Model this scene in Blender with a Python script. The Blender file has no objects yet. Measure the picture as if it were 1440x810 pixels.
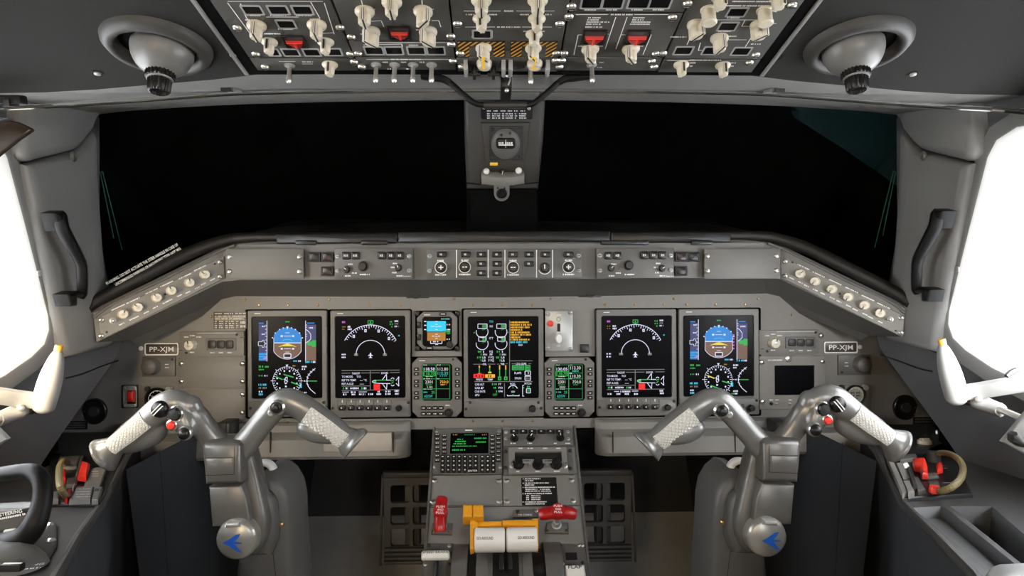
import bpy, bmesh, math, random
from mathutils import Vector as V, Matrix
random.seed(7)
S = bpy.context.scene
COL = S.collection
R = math.radians

# ------------------------------------------------------------------ camera
PITCH, YAW, FPX = R(12), R(1.37), 960.0
CP = V((-.017, 0, 1.30))
FW = V((math.sin(YAW)*math.cos(PITCH), math.cos(YAW)*math.cos(PITCH), -math.sin(PITCH)))
RT = V((math.cos(YAW), -math.sin(YAW), 0))
UP = RT.cross(FW)
cd = bpy.data.cameras.new('camera'); cd.sensor_width = 36; cd.lens = FPX/1440*36; cd.clip_start = .02
co = bpy.data.objects.new('camera', cd); COL.objects.link(co)
m = Matrix((RT, UP, -FW)).transposed().to_4x4(); m.translation = CP
co.matrix_world = m
S.camera = co

# ------------------------------------------------------------------ world, lights, exposure
w = bpy.data.worlds.new('overcast sky'); S.world = w; w.use_nodes = True
bg = w.node_tree.nodes['Background']
bg.inputs[0].default_value = (.93, .96, 1, 1); bg.inputs[1].default_value = 11.0
S.view_settings.view_transform = 'Standard'; S.view_settings.look = 'None'
S.view_settings.exposure = 0; S.view_settings.gamma = 1
S.view_settings.use_curve_mapping = False
def area(name, loc, aim, size, power, col=(1, 1, 1), sy=None, spread=180):
    l = bpy.data.lights.new(name, 'AREA'); l.energy = power; l.color = col; l.size = size
    l.spread = R(spread)
    if sy: l.shape = 'RECTANGLE'; l.size_y = sy
    o = bpy.data.objects.new(name, l); COL.objects.link(o); o.location = loc
    o.rotation_euler = (V(aim)-V(loc)).to_track_quat('-Z', 'Y').to_euler()
    return o
area('dome_light_captain', (-.50, -.85, 1.60), (-.45, 1.5, .70), .26, 11, (1, .80, .54))
area('dome_light_copilot', (.50, -.85, 1.60), (.45, 1.5, .70), .26, 10.5, (.97, .98, 1))
area('panel_fill_captain', (-.77, .90, 1.0), (-.52, 1.52, .70), .10, .62, (1, .80, .55), spread=85)  # unseen fill lamp added to brighten the outer left panel
area('panel_fill_copilot', (.77, .90, 1.0), (.52, 1.52, .70), .10, .66, (.97, .98, 1), spread=85)  # its twin, added for the outer right panel

# ------------------------------------------------------------------ materials
def mat(name, col, rough=.5, metal=0., var=.06, bump=.0, scale=60, emit=None, es=1., trans=0., ior=1.45, coat=0., spec=.5):
    m = bpy.data.materials.new(name); m.use_nodes = True
    nt = m.node_tree; b = nt.nodes['Principled BSDF']
    c = (*col, 1)
    b.inputs['Base Color'].default_value = c; b.inputs['Roughness'].default_value = rough
    b.inputs['Metallic'].default_value = metal; b.inputs['Specular IOR Level'].default_value = spec
    b.inputs['Transmission Weight'].default_value = trans; b.inputs['IOR'].default_value = ior
    b.inputs['Coat Weight'].default_value = coat
    if emit:
        b.inputs['Emission Color'].default_value = (*emit, 1); b.inputs['Emission Strength'].default_value = es
    if var or bump:
        tc = nt.nodes.new('ShaderNodeTexCoord'); n = nt.nodes.new('ShaderNodeTexNoise')
        n.inputs['Scale'].default_value = scale; n.inputs['Detail'].default_value = 5
        nt.links.new(tc.outputs['Object'], n.inputs['Vector'])
        if var:
            mx = nt.nodes.new('ShaderNodeMix'); mx.data_type = 'RGBA'
            mx.inputs[6].default_value = tuple(x*(1-var) for x in col)+(1,)
            mx.inputs[7].default_value = tuple(min(1, x*(1+var)) for x in col)+(1,)
            nt.links.new(n.outputs['Fac'], mx.inputs[0]); nt.links.new(mx.outputs[2], b.inputs['Base Color'])
        if bump:
            bp = nt.nodes.new('ShaderNodeBump'); bp.inputs['Strength'].default_value = bump; bp.inputs['Distance'].default_value = .0006
            n2 = nt.nodes.new('ShaderNodeTexNoise'); n2.inputs['Scale'].default_value = 900
            nt.links.new(tc.outputs['Object'], n2.inputs['Vector'])
            nt.links.new(n2.outputs['Fac'], bp.inputs['Height']); nt.links.new(bp.outputs[0], b.inputs['Normal'])
    return m
def glow(name, col, s=1.): return mat(name, (0, 0, 0), .6, var=0, emit=col, es=s)
M = dict(
    panel=mat('grey panel paint', (.20, .192, .176), .5, bump=.25),
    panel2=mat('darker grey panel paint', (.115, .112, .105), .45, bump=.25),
    oh=mat('overhead panel paint', (.076, .074, .067), .5, spec=.4, bump=.2),
    shield=mat('glareshield grey', (.145, .141, .13), .5, bump=.3),
    ceil=mat('ceiling liner grey', (.028, .0275, .026), .85, var=.04, bump=.3, scale=8, spec=.12),
    pillar=mat('pillar trim grey', (.205, .204, .20), .55, var=.05, bump=.4, scale=8),
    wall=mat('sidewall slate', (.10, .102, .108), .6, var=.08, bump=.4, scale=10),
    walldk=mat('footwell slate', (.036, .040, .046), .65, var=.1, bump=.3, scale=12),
    dark=mat('charcoal plastic', (.035, .034, .033), .45, bump=.2),
    black=mat('black plastic', (.010, .010, .010), .4, var=0),
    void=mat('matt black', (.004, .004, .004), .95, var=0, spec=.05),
    lip=mat('black padded vinyl', (.012, .0105, .009), .5, bump=.6),
    slot=mat('dark slot', (.006, .006, .006), .6, var=0),
    glass=mat('clear glass', (1, 1, 1), 0, var=0, trans=1, ior=1.2),
    wglass=mat('coated windscreen glass', (1, 1, 1), 0, var=0, trans=1, ior=1.08),
    screen=mat('display glass', (.003, .003, .004), .3, var=0, spec=.06),
    white=mat('white print', (.88, .87, .83), .6, var=0),
    cream=mat('cream plastic', (.64, .585, .465), .35, var=.05, scale=150),
    steel=mat('bright steel', (.72, .70, .65), .28, .9, var=.05, scale=200),
    chrome=mat('chrome', (.8, .8, .8), .08, 1., var=0),
    brass=mat('copper screw', (.55, .33, .13), .35, 1., var=0),
    alu=mat('grey alloy', (.42, .42, .41), .35, .3, var=.05, bump=.15, scale=80),
    yoke=mat('yoke grey enamel', (.20, .198, .19), .30, .35, var=.05, bump=.15, scale=40),
    console=mat('console grey paint', (.052, .050, .047), .5, bump=.3),
    kpanel=mat('light control paint', (.20, .195, .18), .45, bump=.2),
    reveal=mat('window seal with sky glare', (.62, .62, .60), .5, var=.03),  # seal colour paled to carry the sky glare on the reveal
    pedal=mat('pedal black paint', (.085, .08, .075), .45, var=.1),
    plate=mat('pale switch plate', (.36, .35, .31), .4, var=.05),
    line=mat('grey outline paint', (.33, .33, .32), .5, var=0),
    post=mat('centre post paint', (.055, .052, .046), .5, bump=.25),
    header=mat('header trim grey', (.26, .255, .24), .55, var=.05, bump=.3),
    hub=mat('wheel hub enamel', (.135, .13, .12), .36, .3, var=.05, bump=.15),
    column=mat('column grey paint', (.085, .084, .08), .45, bump=.2),
    crank=mat('crank handle enamel', (.30, .30, .29), .4, var=.04),
    vent=mat('vent ball grey', (.17, .168, .16), .38, var=.04),
    ventring=mat('vent ring grey', (.055, .054, .05), .55, bump=.2),
    hubcap=mat('hub cap satin', (.34, .33, .30), .35, .5, var=.05),
    tray=mat('tray grey', (.095, .098, .102), .5, bump=.3),
    tiller=mat('tiller black', (.006, .006, .006), .5, var=0, spec=.25),
    bezel=mat('display bezel grey', (.15, .146, .135), .45, bump=.2),
    footboard=mat('foot board with shade', (.035, .034, .032), .6, var=.1, bump=.4, scale=14),  # dark tone stands in for the shade deep in the footwell
    grip=mat('pale knurled grip', (.66, .65, .61), .45, var=.05),
    red=mat('red plastic', (.42, .010, .010), .3, var=.05),
    redhot=mat('signal red', (.75, .035, .02), .35, var=.04),
    yellow=mat('amber yellow lever', (.75, .33, .015), .38, var=.05),
    yel=mat('yellow print', (.85, .52, .03), .5, var=0),
    orange=mat('orange stripe', (.62, .32, .05), .5, var=0),
    whiteknob=mat('white plastic', (.78, .76, .71), .35, var=.03),
    blue=mat('emblem blue', (.015, .10, .48), .35, var=0),
    hose=mat('olive hose', (.20, .16, .07), .5, var=.1),
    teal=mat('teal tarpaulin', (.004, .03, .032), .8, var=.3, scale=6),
    green=mat('green glass edge', (.04, .16, .10), .3, var=0),
    maroon=mat('maroon lamp', (.020, .008, .007), .35, var=0),
    visor=mat('smoked brown acrylic', (.03, .022, .016), .2, var=.1),
    ind=mat('dark indicator', (.004, .004, .004), .5, var=0, spec=.1),
    card=mat('compass card', (.8, .8, .76), .5, var=0),
    floor=mat('grey floor paint', (.72, .69, .64), .6, var=.1, bump=.4, scale=14),
    text=mat('black lettering', (.02, .02, .02), .6, var=0),
)
G = dict(
    w=glow('display white', (.80, .80, 1), .95), g=glow('display green', (.05, .70, .12), .62), G=glow('display dim green', (.02, .30, .07), .7),
    c=glow('display cyan', (.05, .62, .85), .9), b=glow('display sky blue', (.02, .28, .80), .85), n=glow('display earth brown', (.24, .135, .09), .75),
    B=glow('tape blue grey', (.07, .08, .22), .7), m=glow('display magenta', (.75, .12, .80), .9), a=glow('display amber', (.95, .50, .04), .9),
    r=glow('display red', (1, .02, .02), .9), y=glow('display yellow', (.9, .75, .10), .9), k=glow('display black', (.002, .002, .002), 1),
    s=glow('standby sky', (.03, .66, .95), .95), o=glow('standby ground', (.52, .22, .03), .9), p=glow('legend glow', (.8, .8, .75), .75),
    t=glow('display teal', (.05, .50, .42), .8), A=glow('amber brown', (.45, .25, .05), .8), d=glow('legend dim', (.5, .5, .47), .35))

# ------------------------------------------------------------------ geometry helpers
def ray(px, py): return FW + RT*((px-720)/FPX) - UP*((py-405)/FPX)
def pd(px, py, d): return CP + ray(px, py)*d          # the point of the cockpit seen at that bearing, d metres ahead
class Frame:                                           # a real plane of the cockpit with its own axes
    def __init__(s, o, ux, uy):
        s.o = V(o); s.ux = V(ux).normalized(); n = s.ux.cross(V(uy)).normalized()
        s.n = n; s.uy = n.cross(s.ux)
    def uv(s, px, py, w=0.):
        r = ray(px, py); p0 = s.o + s.n*w
        t = (p0-CP).dot(s.n)/r.dot(s.n); q = CP + r*t - p0
        return (q.dot(s.ux), q.dot(s.uy))
    def P(s, u, v, w=0.): return s.o + s.ux*u + s.uy*v + s.n*w
    def mtx(s, u=0, v=0, w=0):
        mm = Matrix((s.ux, s.uy, s.n)).transposed().to_4x4(); mm.translation = s.P(u, v, w); return mm
    def rect(s, x0, y0, x1, y1, w=0.):
        xm, ym = (x0+x1)/2, (y0+y1)/2
        a = s.uv(x0, ym, w)[0]; b = s.uv(x1, ym, w)[0]; c = s.uv(xm, y1, w)[1]; d = s.uv(xm, y0, w)[1]
        return ((a+b)/2, (c+d)/2, b-a, d-c)
    def k(s, px, py, w=0.): return abs(s.uv(px+1, py, w)[0]-s.uv(px, py, w)[0])   # metres per unit at that spot
class MB:
    def __init__(s, X=None): s.v = []; s.f = []; s.mi = []; s.ms = []; s.X = X
    def m(s, mt):
        if mt not in s.ms: s.ms.append(mt)
        return s.ms.index(mt)
    def add(s, vs, fs, mt, T=None):
        o = len(s.v); i = s.m(mt)
        for q in vs:
            q = V(q)
            if T is not None: q = T @ q
            if s.X: q = s.X(q)
            s.v.append(q)
        for q in fs: s.f.append([o+j for j in q]); s.mi.append(i)
        return s
    def mesh(s, name, off=(0, 0, 0), ang=35, smooth=True, normals=True):
        me = bpy.data.meshes.new(name); o = V(off)
        me.from_pydata([q-o for q in s.v], [], s.f)
        for mt in s.ms: me.materials.append(mt)
        me.polygons.foreach_set('material_index', s.mi)
        if normals:
            b = bmesh.new(); b.from_mesh(me); bmesh.ops.recalc_face_normals(b, faces=b.faces); b.to_mesh(me); b.free()
        if smooth:
            me.shade_smooth(); me.set_sharp_from_angle(angle=R(ang))
        me.update(); return me
    def islands(s):
        r = list(range(len(s.v)))
        def fd(i):
            while r[i] != i: r[i] = r[r[i]]; i = r[i]
            return i
        for f in s.f:
            for j in f[1:]: r[fd(j)] = fd(f[0])
        D = {}
        for f, mi in zip(s.f, s.mi): D.setdefault(fd(f[0]), []).append((f, mi))
        out = []
        for L in D.values():
            b = MB(); b.ms = s.ms; ix = {}
            for f, mi in L:
                for j in f:
                    if j not in ix: ix[j] = len(b.v); b.v.append(s.v[j])
                b.f.append([ix[j] for j in f]); b.mi.append(mi)
            out.append(b)
        return out
    def build(s, name, parent=None, off=(0, 0, 0), label=None, split=False, kind=None, **k):
        if split:
            return [q.build(name, parent, off, label=label, **k) for q in s.islands()]
        o = bpy.data.objects.new(name, s.mesh(name, off, **k)); COL.objects.link(o)
        if parent is not None: o.parent = parent
        if label: o['label'] = label
        if kind: o['kind'] = kind
        return o
def rrect(cu, cv, wd, ht, r, n=4):
    r = min(r, wd/2*.999, ht/2*.999); P = []
    for (sx, sy, a0) in ((1, 1, 0), (-1, 1, 90), (-1, -1, 180), (1, -1, 270)):
        for i in range(n+1):
            a = R(a0+90*i/n); P.append((cu+sx*(wd/2-r)+r*math.cos(a), cv+sy*(ht/2-r)+r*math.sin(a)))
    return P
def circ(cu, cv, r, n=24, ry=None): return [(cu+r*math.cos(2*math.pi*i/n), cv+(ry or r)*math.sin(2*math.pi*i/n)) for i in range(n)]
def ccw(P):
    a = sum(P[i-1][0]*P[i][1]-P[i][0]*P[i-1][1] for i in range(len(P)))
    return P if a > 0 else P[::-1]
def inset(P, d):
    n = len(P); Q = []
    for i in range(n):
        a, b, c = V(P[i-1]), V(P[i]), V(P[(i+1) % n])
        e1 = (b-a); e2 = (c-b)
        if e1.length < 1e-9 or e2.length < 1e-9: Q.append(tuple(b)); continue
        e1.normalize(); e2.normalize()
        n1 = V((-e1.y, e1.x)); n2 = V((-e2.y, e2.x)); h = n1+n2
        l = max(.35, (1+n1.dot(n2))/2)
        Q.append(tuple(b + h*.5*d/l))
    return Q
def prism(mb, P, w0, w1, mt, ch=0., T=None, side=None):
    P = ccw(P); n = len(P); rings = [(P, w0)]
    if ch: rings += [(P, w1-ch), (inset(P, ch*.4), w1-ch*.4), (inset(P, ch), w1)]
    else: rings += [(P, w1)]
    vs = [(*q, z) for Q, z in rings for q in Q]; fs = []
    for k in range(len(rings)-1):
        for i in range(n): j = (i+1) % n; fs.append((k*n+i, k*n+j, k*n+n+j, k*n+n+i))
    k = (len(rings)-1)*n; fs += [list(range(k, k+n)), list(range(n))[::-1]]
    mb.add(vs, fs, mt, T)
def plate(mb, rc, w0, w1, mt, r=.002, ch=.0008, n=3, T=None): prism(mb, rrect(*rc, r, n), w0, w1, mt, ch, T)
def bezel(mb, O, I, w0, w1, wr, mt, ch=.002, T=None):
    n = len(O); O2 = inset(O, ch); I2 = inset(I, -ch*.6)
    R_ = [(O, w0), (O, w1-ch), (O2, w1), (I2, w1), (I, w1-ch*.6), (I, wr)]
    vs = [(*q, z) for Q, z in R_ for q in Q]; fs = []
    for k in range(5):
        for i in range(n): j = (i+1) % n; fs.append((k*n+i, k*n+j, k*n+n+j, k*n+n+i))
    mb.add(vs, fs, mt, T)
def lathe(mb, prof, mt, c=(0, 0, 0), n=20, T=None, caps=True, ex=1., ey=1., rib=0, rd=0.):
    vs = []; fs = []; L = len(prof)
    for (r, h) in prof:
        for i in range(n):
            a = 2*math.pi*i/n; q = r*(1-(rd if rib and (i % 2) else 0))
            vs.append((c[0]+q*ex*math.cos(a), c[1]+q*ey*math.sin(a), c[2]+h))
    for k in range(L-1):
        for i in range(n): j = (i+1) % n; fs.append((k*n+i, k*n+j, k*n+n+j, k*n+n+i))
    if caps:
        if prof[-1][0] > 1e-6: fs.append(list(range((L-1)*n, L*n)))
        if prof[0][0] > 1e-6: fs.append(list(range(n))[::-1])
    mb.add(vs, fs, mt, T)
def box(mb, a, b, mt, ch=0., T=None):
    (x0, y0, z0), (x1, y1, z1) = a, b
    prism(mb, [(x0, y0), (x1, y0), (x1, y1), (x0, y1)], z0, z1, mt, ch, T)
def crom(P, n):
    out = []; L = len(P)
    for i in range(L-1):
        a, b, c, d = [V(P[max(0, min(L-1, j))]) for j in (i-1, i, i+1, i+2)]
        for k in range(n):
            t = k/n; out.append(.5*((2*b)+(c-a)*t+(2*a-5*b+4*c-d)*t*t+(3*b-a-3*c+d)*t**3))
    out.append(V(P[-1])); return out
def sweep(mb, pts, mt, N=(0, 0, 1), seg=14, sub=6, closed=False, caps=True, sq=1.):
    """pts: (x,y,z,a,b) - a half width across N, b half width along N; a smooth tube through them"""
    C = crom([V(p) if len(p) == 5 else V((*p, p[-1])) for p in pts], sub) if sub > 1 else [V(p) if len(p) == 5 else V((*p, p[-1])) for p in pts]
    vs = []; fs = []; L = len(C); N = V(N)
    for i, q in enumerate(C):
        p0 = C[(i-1) % L if closed else max(0, i-1)]; p1 = C[(i+1) % L if closed else min(L-1, i+1)]
        t = V(p1[:3])-V(p0[:3]); t.normalize()
        s = t.cross(N)
        if s.length < .05: s = t.cross(V((0, 1, .3)))
        s.normalize(); nn = s.cross(t)
        for k in range(seg):
            a = 2*math.pi*k/seg; ca, sa = math.cos(a), math.sin(a)
            if sq != 1: ca = math.copysign(abs(ca)**sq, ca); sa = math.copysign(abs(sa)**sq, sa)
            vs.append(V(q[:3])+s*(q[3]*ca)+nn*(q[4]*sa))
    K = L if closed else L-1
    for i in range(K):
        for k in range(seg):
            j = (k+1) % seg; i2 = (i+1) % L
            fs.append((i*seg+k, i*seg+j, i2*seg+j, i2*seg+k))
    if caps and not closed: fs += [list(range(seg))[::-1], list(range((L-1)*seg, L*seg))]
    mb.add(vs, fs, mt)
_tc = {}
def tmesh(s):
    if s not in _tc:
        cu = bpy.data.curves.new('t', 'FONT'); cu.body = s; cu.size = 1; cu.resolution_u = 2; cu.align_x = 'CENTER'; cu.offset = .010
        o = bpy.data.objects.new('t', cu); me = bpy.data.meshes.new_from_object(o)
        vs = [tuple(q.co) for q in me.vertices]; fs = [tuple(p.vertices) for p in me.polygons]
        bpy.data.objects.remove(o); bpy.data.curves.remove(cu); bpy.data.meshes.remove(me)
        xs = [q[0] for q in vs] or [0]; _tc[s] = (vs, fs, max(xs)-min(xs), (max(xs)+min(xs))/2)
    return _tc[s]
def text(mb, s, u, v, w, h, mt, wd=None, rot=0., T=None):
    """centred lettering, cap height h, optionally squeezed to width wd"""
    vs, fs, W, cx = tmesh(s); k = h/.70; kx = wd/W if wd else k
    c, sn = math.cos(rot), math.sin(rot); out = []
    for x, y, z in vs:
        x = (x-cx)*kx; y = (y-.35)*k
        out.append((u+x*c-y*sn, v+x*sn+y*c, w))
    mb.add(out, fs, mt, T)
def clip(P, x0, y0, x1, y1):
    for ax, lim, sg in ((0, x0, 1), (0, x1, -1), (1, y0, 1), (1, y1, -1)):
        Q = []
        for i in range(len(P)):
            a, b = P[i-1], P[i]; da, db = (a[ax]-lim)*sg, (b[ax]-lim)*sg
            if (da >= 0) != (db >= 0): t = da/(da-db); Q.append((a[0]+(b[0]-a[0])*t, a[1]+(b[1]-a[1])*t))
            if db >= 0: Q.append(b)
        P = Q
        if not P: return P
    return P
def flat(mb, P, w, mt): mb.add([(*q, w) for q in P], [list(range(len(P)))], mt)
def seg2(mb, p, q, wd, w, mt):
    p, q = V(p), V(q); d = q-p
    if d.length < 1e-9: return
    d.normalize(); s = V((-d.y, d.x))*wd/2
    flat(mb, [tuple(p-s), tuple(q-s), tuple(q+s), tuple(p+s)], w, mt)
def arc2(mb, c, r, a0, a1, wd, w, mt, n=24):
    vs = []; fs = []
    for i in range(n+1):
        a = R(a0+(a1-a0)*i/n)
        for q in (r-wd/2, r+wd/2): vs.append((c[0]+q*math.cos(a), c[1]+q*math.sin(a), w))
    for i in range(n): fs.append((2*i, 2*i+1, 2*i+3, 2*i+2))
    mb.add(vs, fs, mt)
def scrib(mb, u0, v, u1, h, w, mt, cw=None, T=None):
    """a line of print too small to read: short strokes of uneven width"""
    cw = cw or h*.7; x = u0; n = 0
    while x < u1:
        l = cw*random.uniform(.55, .95); e = min(x+l, u1)
        hh = h*random.uniform(.75, 1)
        mb.add([(x, v-hh/2, w), (e, v-hh/2, w), (e, v+hh/2, w), (x, v+hh/2, w)], [(0, 1, 2, 3)], mt, T)
        x = e+cw*(.3 if random.random() < .8 else .9)
class T_:
    """a thing: an Empty on its plane, with parts"""
    def __init__(s, name, label, cat, F, px, py, w=0., group=None):
        s.F = F; u, v = F.uv(px, py, w); s.off = V((u, v, w))
        s.o = bpy.data.objects.new(name, None); COL.objects.link(s.o); s.o.empty_display_size = .02
        s.o.matrix_world = F.mtx(u, v, w)
        s.o['label'] = label; s.o['category'] = cat
        if group: s.o['group'] = group
    def part(s, name, mb, parent=None, label=None, **k):
        if name.endswith(('lettering', '_symbols')): k.setdefault('kind', 'stuff')
        return mb.build(name, parent or s.o, s.off, label=label, **k)
    def put(s, me, name, px, py, w=0., rot=0., sc=1., parent=None, label=None):
        u, v = s.F.uv(px, py, w)
        o = bpy.data.objects.new(name, me); COL.objects.link(o); o.parent = parent or s.o
        o.matrix_local = Matrix.Translation(V((u, v, w))-s.off) @ Matrix.Rotation(R(rot), 4, 'Z') @ Matrix.Scale(sc, 4)
        if label: o['label'] = label
        return o
def tag(o, label, cat, group=None):
    o['label'] = label; o['category'] = cat
    if group: o['group'] = group
    return o
def struct(o): o['kind'] = 'structure'; return o
mir = lambda q: V((-q[0], q[1], q[2]))

# ------------------------------------------------------------------ planes of the cockpit
c12, s12 = math.cos(PITCH), math.sin(PITCH)
def perp(px, py, d, x0=None):
    o = pd(px, py, d)
    if x0 is not None: o.x = x0
    return Frame(o, (1, 0, 0), (0, s12, c12))
MAIN = perp(707, 510, 1.60, 0)
GS = perp(707, 370, 1.45, 0)
a23 = R(23); _o = pd(713, 103, .99); _o.x = 0
OH = Frame(_o, (1, 0, 0), (0, -math.cos(a23), math.sin(a23)))
a32 = R(32.5); _o = pd(709, 602, 1.49); _o.x = 0
PED = Frame(_o, (1, 0, 0), (0, math.cos(a32), math.sin(a32)))
CON = Frame((0, 1.2, .74), (1, 0, 0), (0, 1, 0))
XW = .825
WL = Frame((-XW, 1.3, 1.0), (0, 1, 0), (0, 0, 1))
WR = Frame((XW, 1.3, 1.0), (0, -1, 0), (0, 0, 1))
_a, _b = pd(710, 140, 1.38), pd(707, 300, 1.53); _a.x = _b.x = 0
POST = Frame((_a+_b)/2, (1, 0, 0), _a-_b)
A, B, C = pd(139, 477, 1.33), pd(315, 392, 1.45), pd(139, 448, 1.33)
GL = Frame((A+B)/2, B-A, C-A)
A2, B2, C2 = mir(A), mir(B), mir(C)
GR = Frame((A2+B2)/2, A2-B2, C2-A2)

# ------------------------------------------------------------------ shared small meshes
def _m(fn, name):
    b = MB(); fn(b); return b.mesh(name)
def f_screw(b, mt=None, r=.0042):
    mt = mt or M['steel']
    lathe(b, [(r*1.15, -.001), (r*1.15, .0004), (r, .0012), (r*.9, .0022), (r*.55, .0030), (0, .0031)], mt, n=12)
    box(b, (-r*.7, -r*.13, .0027), (r*.7, r*.13, .0033), M['slot'])
SCREW = _m(f_screw, 'screw'); BSCREW = _m(lambda b: (f_screw(b, M['brass'], .0026)), 'screw'); DSCREW = _m(lambda b: f_screw(b, M['alu'], .0046), 'screw')
MSCREW = _m(lambda b: f_screw(b, M['dark'], .003), 'screw')
def f_big(b):      # overhead rotary selector: winged skirt, tapering blade
    lathe(b, [(.0135, 0), (.0142, .002), (.0142, .005), (.0125, .008), (.0095, .010), (.0088, .024), (.0072, .0265), (0, .027)], M['cream'], n=18)
    P = [(-.0044, -.0140), (.0044, -.0140), (.0044, .0130), (-.0044, .0130)]
    prism(b, P, .004, .0268, M['cream'], .002)
    box(b, (-.0016, -.0147, .0045), (.0016, -.0135, .0255), M['dark'])
    box(b, (-.0007, -.0150, .0045), (.0007, -.0140, .0255), M['white'])
    box(b, (-.0012, -.0135, .0262), (.0012, .012, .0272), M['dark'])
    b.v = [V((-q.x*.86, -q.y*.78, q.z*.74)) for q in b.v]
BIG = _m(f_big, 'rotary_knob')
def f_small(b):
    lathe(b, [(.0108, 0), (.0112, .002), (.0105, .004), (.0085, .006), (.0070, .008), (.0064, .019), (.0052, .021), (0, .0213)], M['cream'], n=16)
    prism(b, [(-.003, -.0105), (.003, -.0105), (.003, .0095), (-.003, .0095)], .002, .0208, M['cream'], .0014)
    box(b, (-.0012, -.0112, .003), (.0012, -.0100, .0195), M['dark'])
    b.v = [V((-q.x, -q.y*.9, q.z*.80)) for q in b.v]
SMALL = _m(f_small, 'rotary_knob')
def f_cyl(b):
    lathe(b, [(.0098, 0), (.0098, .002), (.0085, .003), (.0085, .016), (.0095, .0165), (.0095, .0185), (.008, .020), (0, .020)], M['cream'], n=18)
    box(b, (.0075, -.001, .006), (.0088, .001, .012), M['dark'])
CYL = _m(f_cyl, 'cylindrical_knob')
def f_tog(b):
    lathe(b, [(.0075, 0), (.0075, .0012), (.0050, .002), (.0050, .003), (.003, .0035)], M['alu'], n=12)
    lathe(b, [(.0030, .004), (.0032, .016), (.0038, .0205), (.0040, .024), (.0022, .0268), (0, .027)], M['steel'], n=10)
TOG = _m(f_tog, 'toggle_switch')
def f_dim(b):      # cream dimmer knob
    lathe(b, [(.0105, 0), (.0105, .003), (.0092, .005), (.0092, .0125), (.0085, .0142), (.0035, .0146), (0, .0146)], M['cream'], n=16, rib=1, rd=.06)
    lathe(b, [(.0032, .0140), (.0032, .0155), (0, .0157)], M['alu'], n=10)
    box(b, (-.0009, .003, .0144), (.0009, .0088, .0151), M['dark'])
DIM = _m(f_dim, 'dimmer_knob')
def f_blk(b):      # round black knob with pointer
    lathe(b, [(.0135, 0), (.0135, .001), (.0100, .0015), (.0100, .013), (.0088, .0152), (0, .0155)], M['black'], n=20, rib=1, rd=.05)
BLK = _m(f_blk, 'knob')
def f_ptr(b):
    f_blk(b); box(b, (-.0011, 0, .0153), (.0011, .0085, .0162), M['white'])
PTR = _m(f_ptr, 'pointer_knob')
def f_tiny(b):
    lathe(b, [(.0062, 0), (.0062, .010), (.0052, .0115), (0, .0117)], M['black'], n=14, rib=1, rd=.06)
TINY = _m(f_tiny, 'knob')
def keymesh(wd, ht, mark=True, col=None, h=.004, mm=None, frac=.55):
    b = MB(); plate(b, (0, 0, wd, ht), 0, h, col or M['black'], r=min(wd, ht)*.22, ch=.0008)
    if mark:
        scrib(b, -wd*frac/2, 0, wd*frac/2, ht*.34, h+.0002, mm or M['white'], cw=ht*.22)
    return b.mesh('button')
# ================================================================== the setting
from mathutils.geometry import tessellate_polygon
CON = Frame((0, 1.12, .74), (1, 0, 0), (0, 1, -.25))
def holed(mb, O, H, w, mt):
    L = [[V((*q, 0)) for q in O]]+[[V((*q, 0)) for q in h] for h in H]
    t = tessellate_polygon(L); pts = [(q[0], q[1], w) for l in L for q in l]
    mb.add(pts, [tuple(x) for x in t], mt)
def quad3(mb, a, b, c, d, mt): mb.add([a, b, c, d], [(0, 1, 2, 3)], mt)
def side(fn, name_l, name_r, mk):
    """build the same piece on the left's and, mirrored, on the right's side"""
    out = []
    for nm, X in ((name_l, None), (name_r, mir)):
        b = MB(X); fn(b); out.append(mk(b, nm))
    return out
def W(px, py, w=0.):                # point of the left sidewall plane
    return WL.P(*WL.uv(px, py, w), w)
def wprism(b, pts, w0, w1, mt, ch=0.):
    P = [WL.uv(x, y, w1) for x, y in pts]
    bb = MB(); prism(bb, P, w0, w1, mt, ch)
    b.add([WL.P(*q) for q in bb.v], bb.f, mt)

b = MB(); box(b, (-1.12, -1.2, -.02), (1.12, 2.6, 0), M['floor']); struct(b.build('floor'))
# ceiling: front edge bowed, then back over the seats
stn = [(0, 131), (60, 130), (135, 126), (180, 122), (240, 117), (300, 112), (335, 108), (362, 105), (480, 104.5), (600, 104), (707, 104)]
def ceil_pts():
    L = [OH.uv(x, y) for x, y in stn]
    L = [(-.86, L[0][1]-.003)]+L; L[-1] = (0, L[-1][1])
    return L+[(-u, v) for u, v in L[-2::-1]]
CE = ceil_pts()
b = MB(); vb = .88
for (u, v), (u2, v2) in zip(CE, CE[1:]): b.add([OH.P(u, v), OH.P(u2, v2), OH.P(u2, vb), OH.P(u, vb)], [(0, 1, 2, 3)], M['ceil'])
q0, q1 = OH.P(-.86, vb), OH.P(.86, vb)
quad3(b, q0, q1, V((.86, -1.2, q1.z)), V((-.86, -1.2, q0.z)), M['ceil'])
# rolled front lip
for (u, v), (u2, v2) in zip(CE, CE[1:]):
    b.add([OH.P(u, v), OH.P(u2, v2), OH.P(u2, v2-.006, -.006), OH.P(u, v-.006, -.006), OH.P(u2, v2-.006, -.03), OH.P(u, v-.006, -.03)], [(0, 1, 2, 3), (3, 2, 4, 5)], M['header'])
ZC = q0.z
struct(b.build('ceiling', ang=50))
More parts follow.
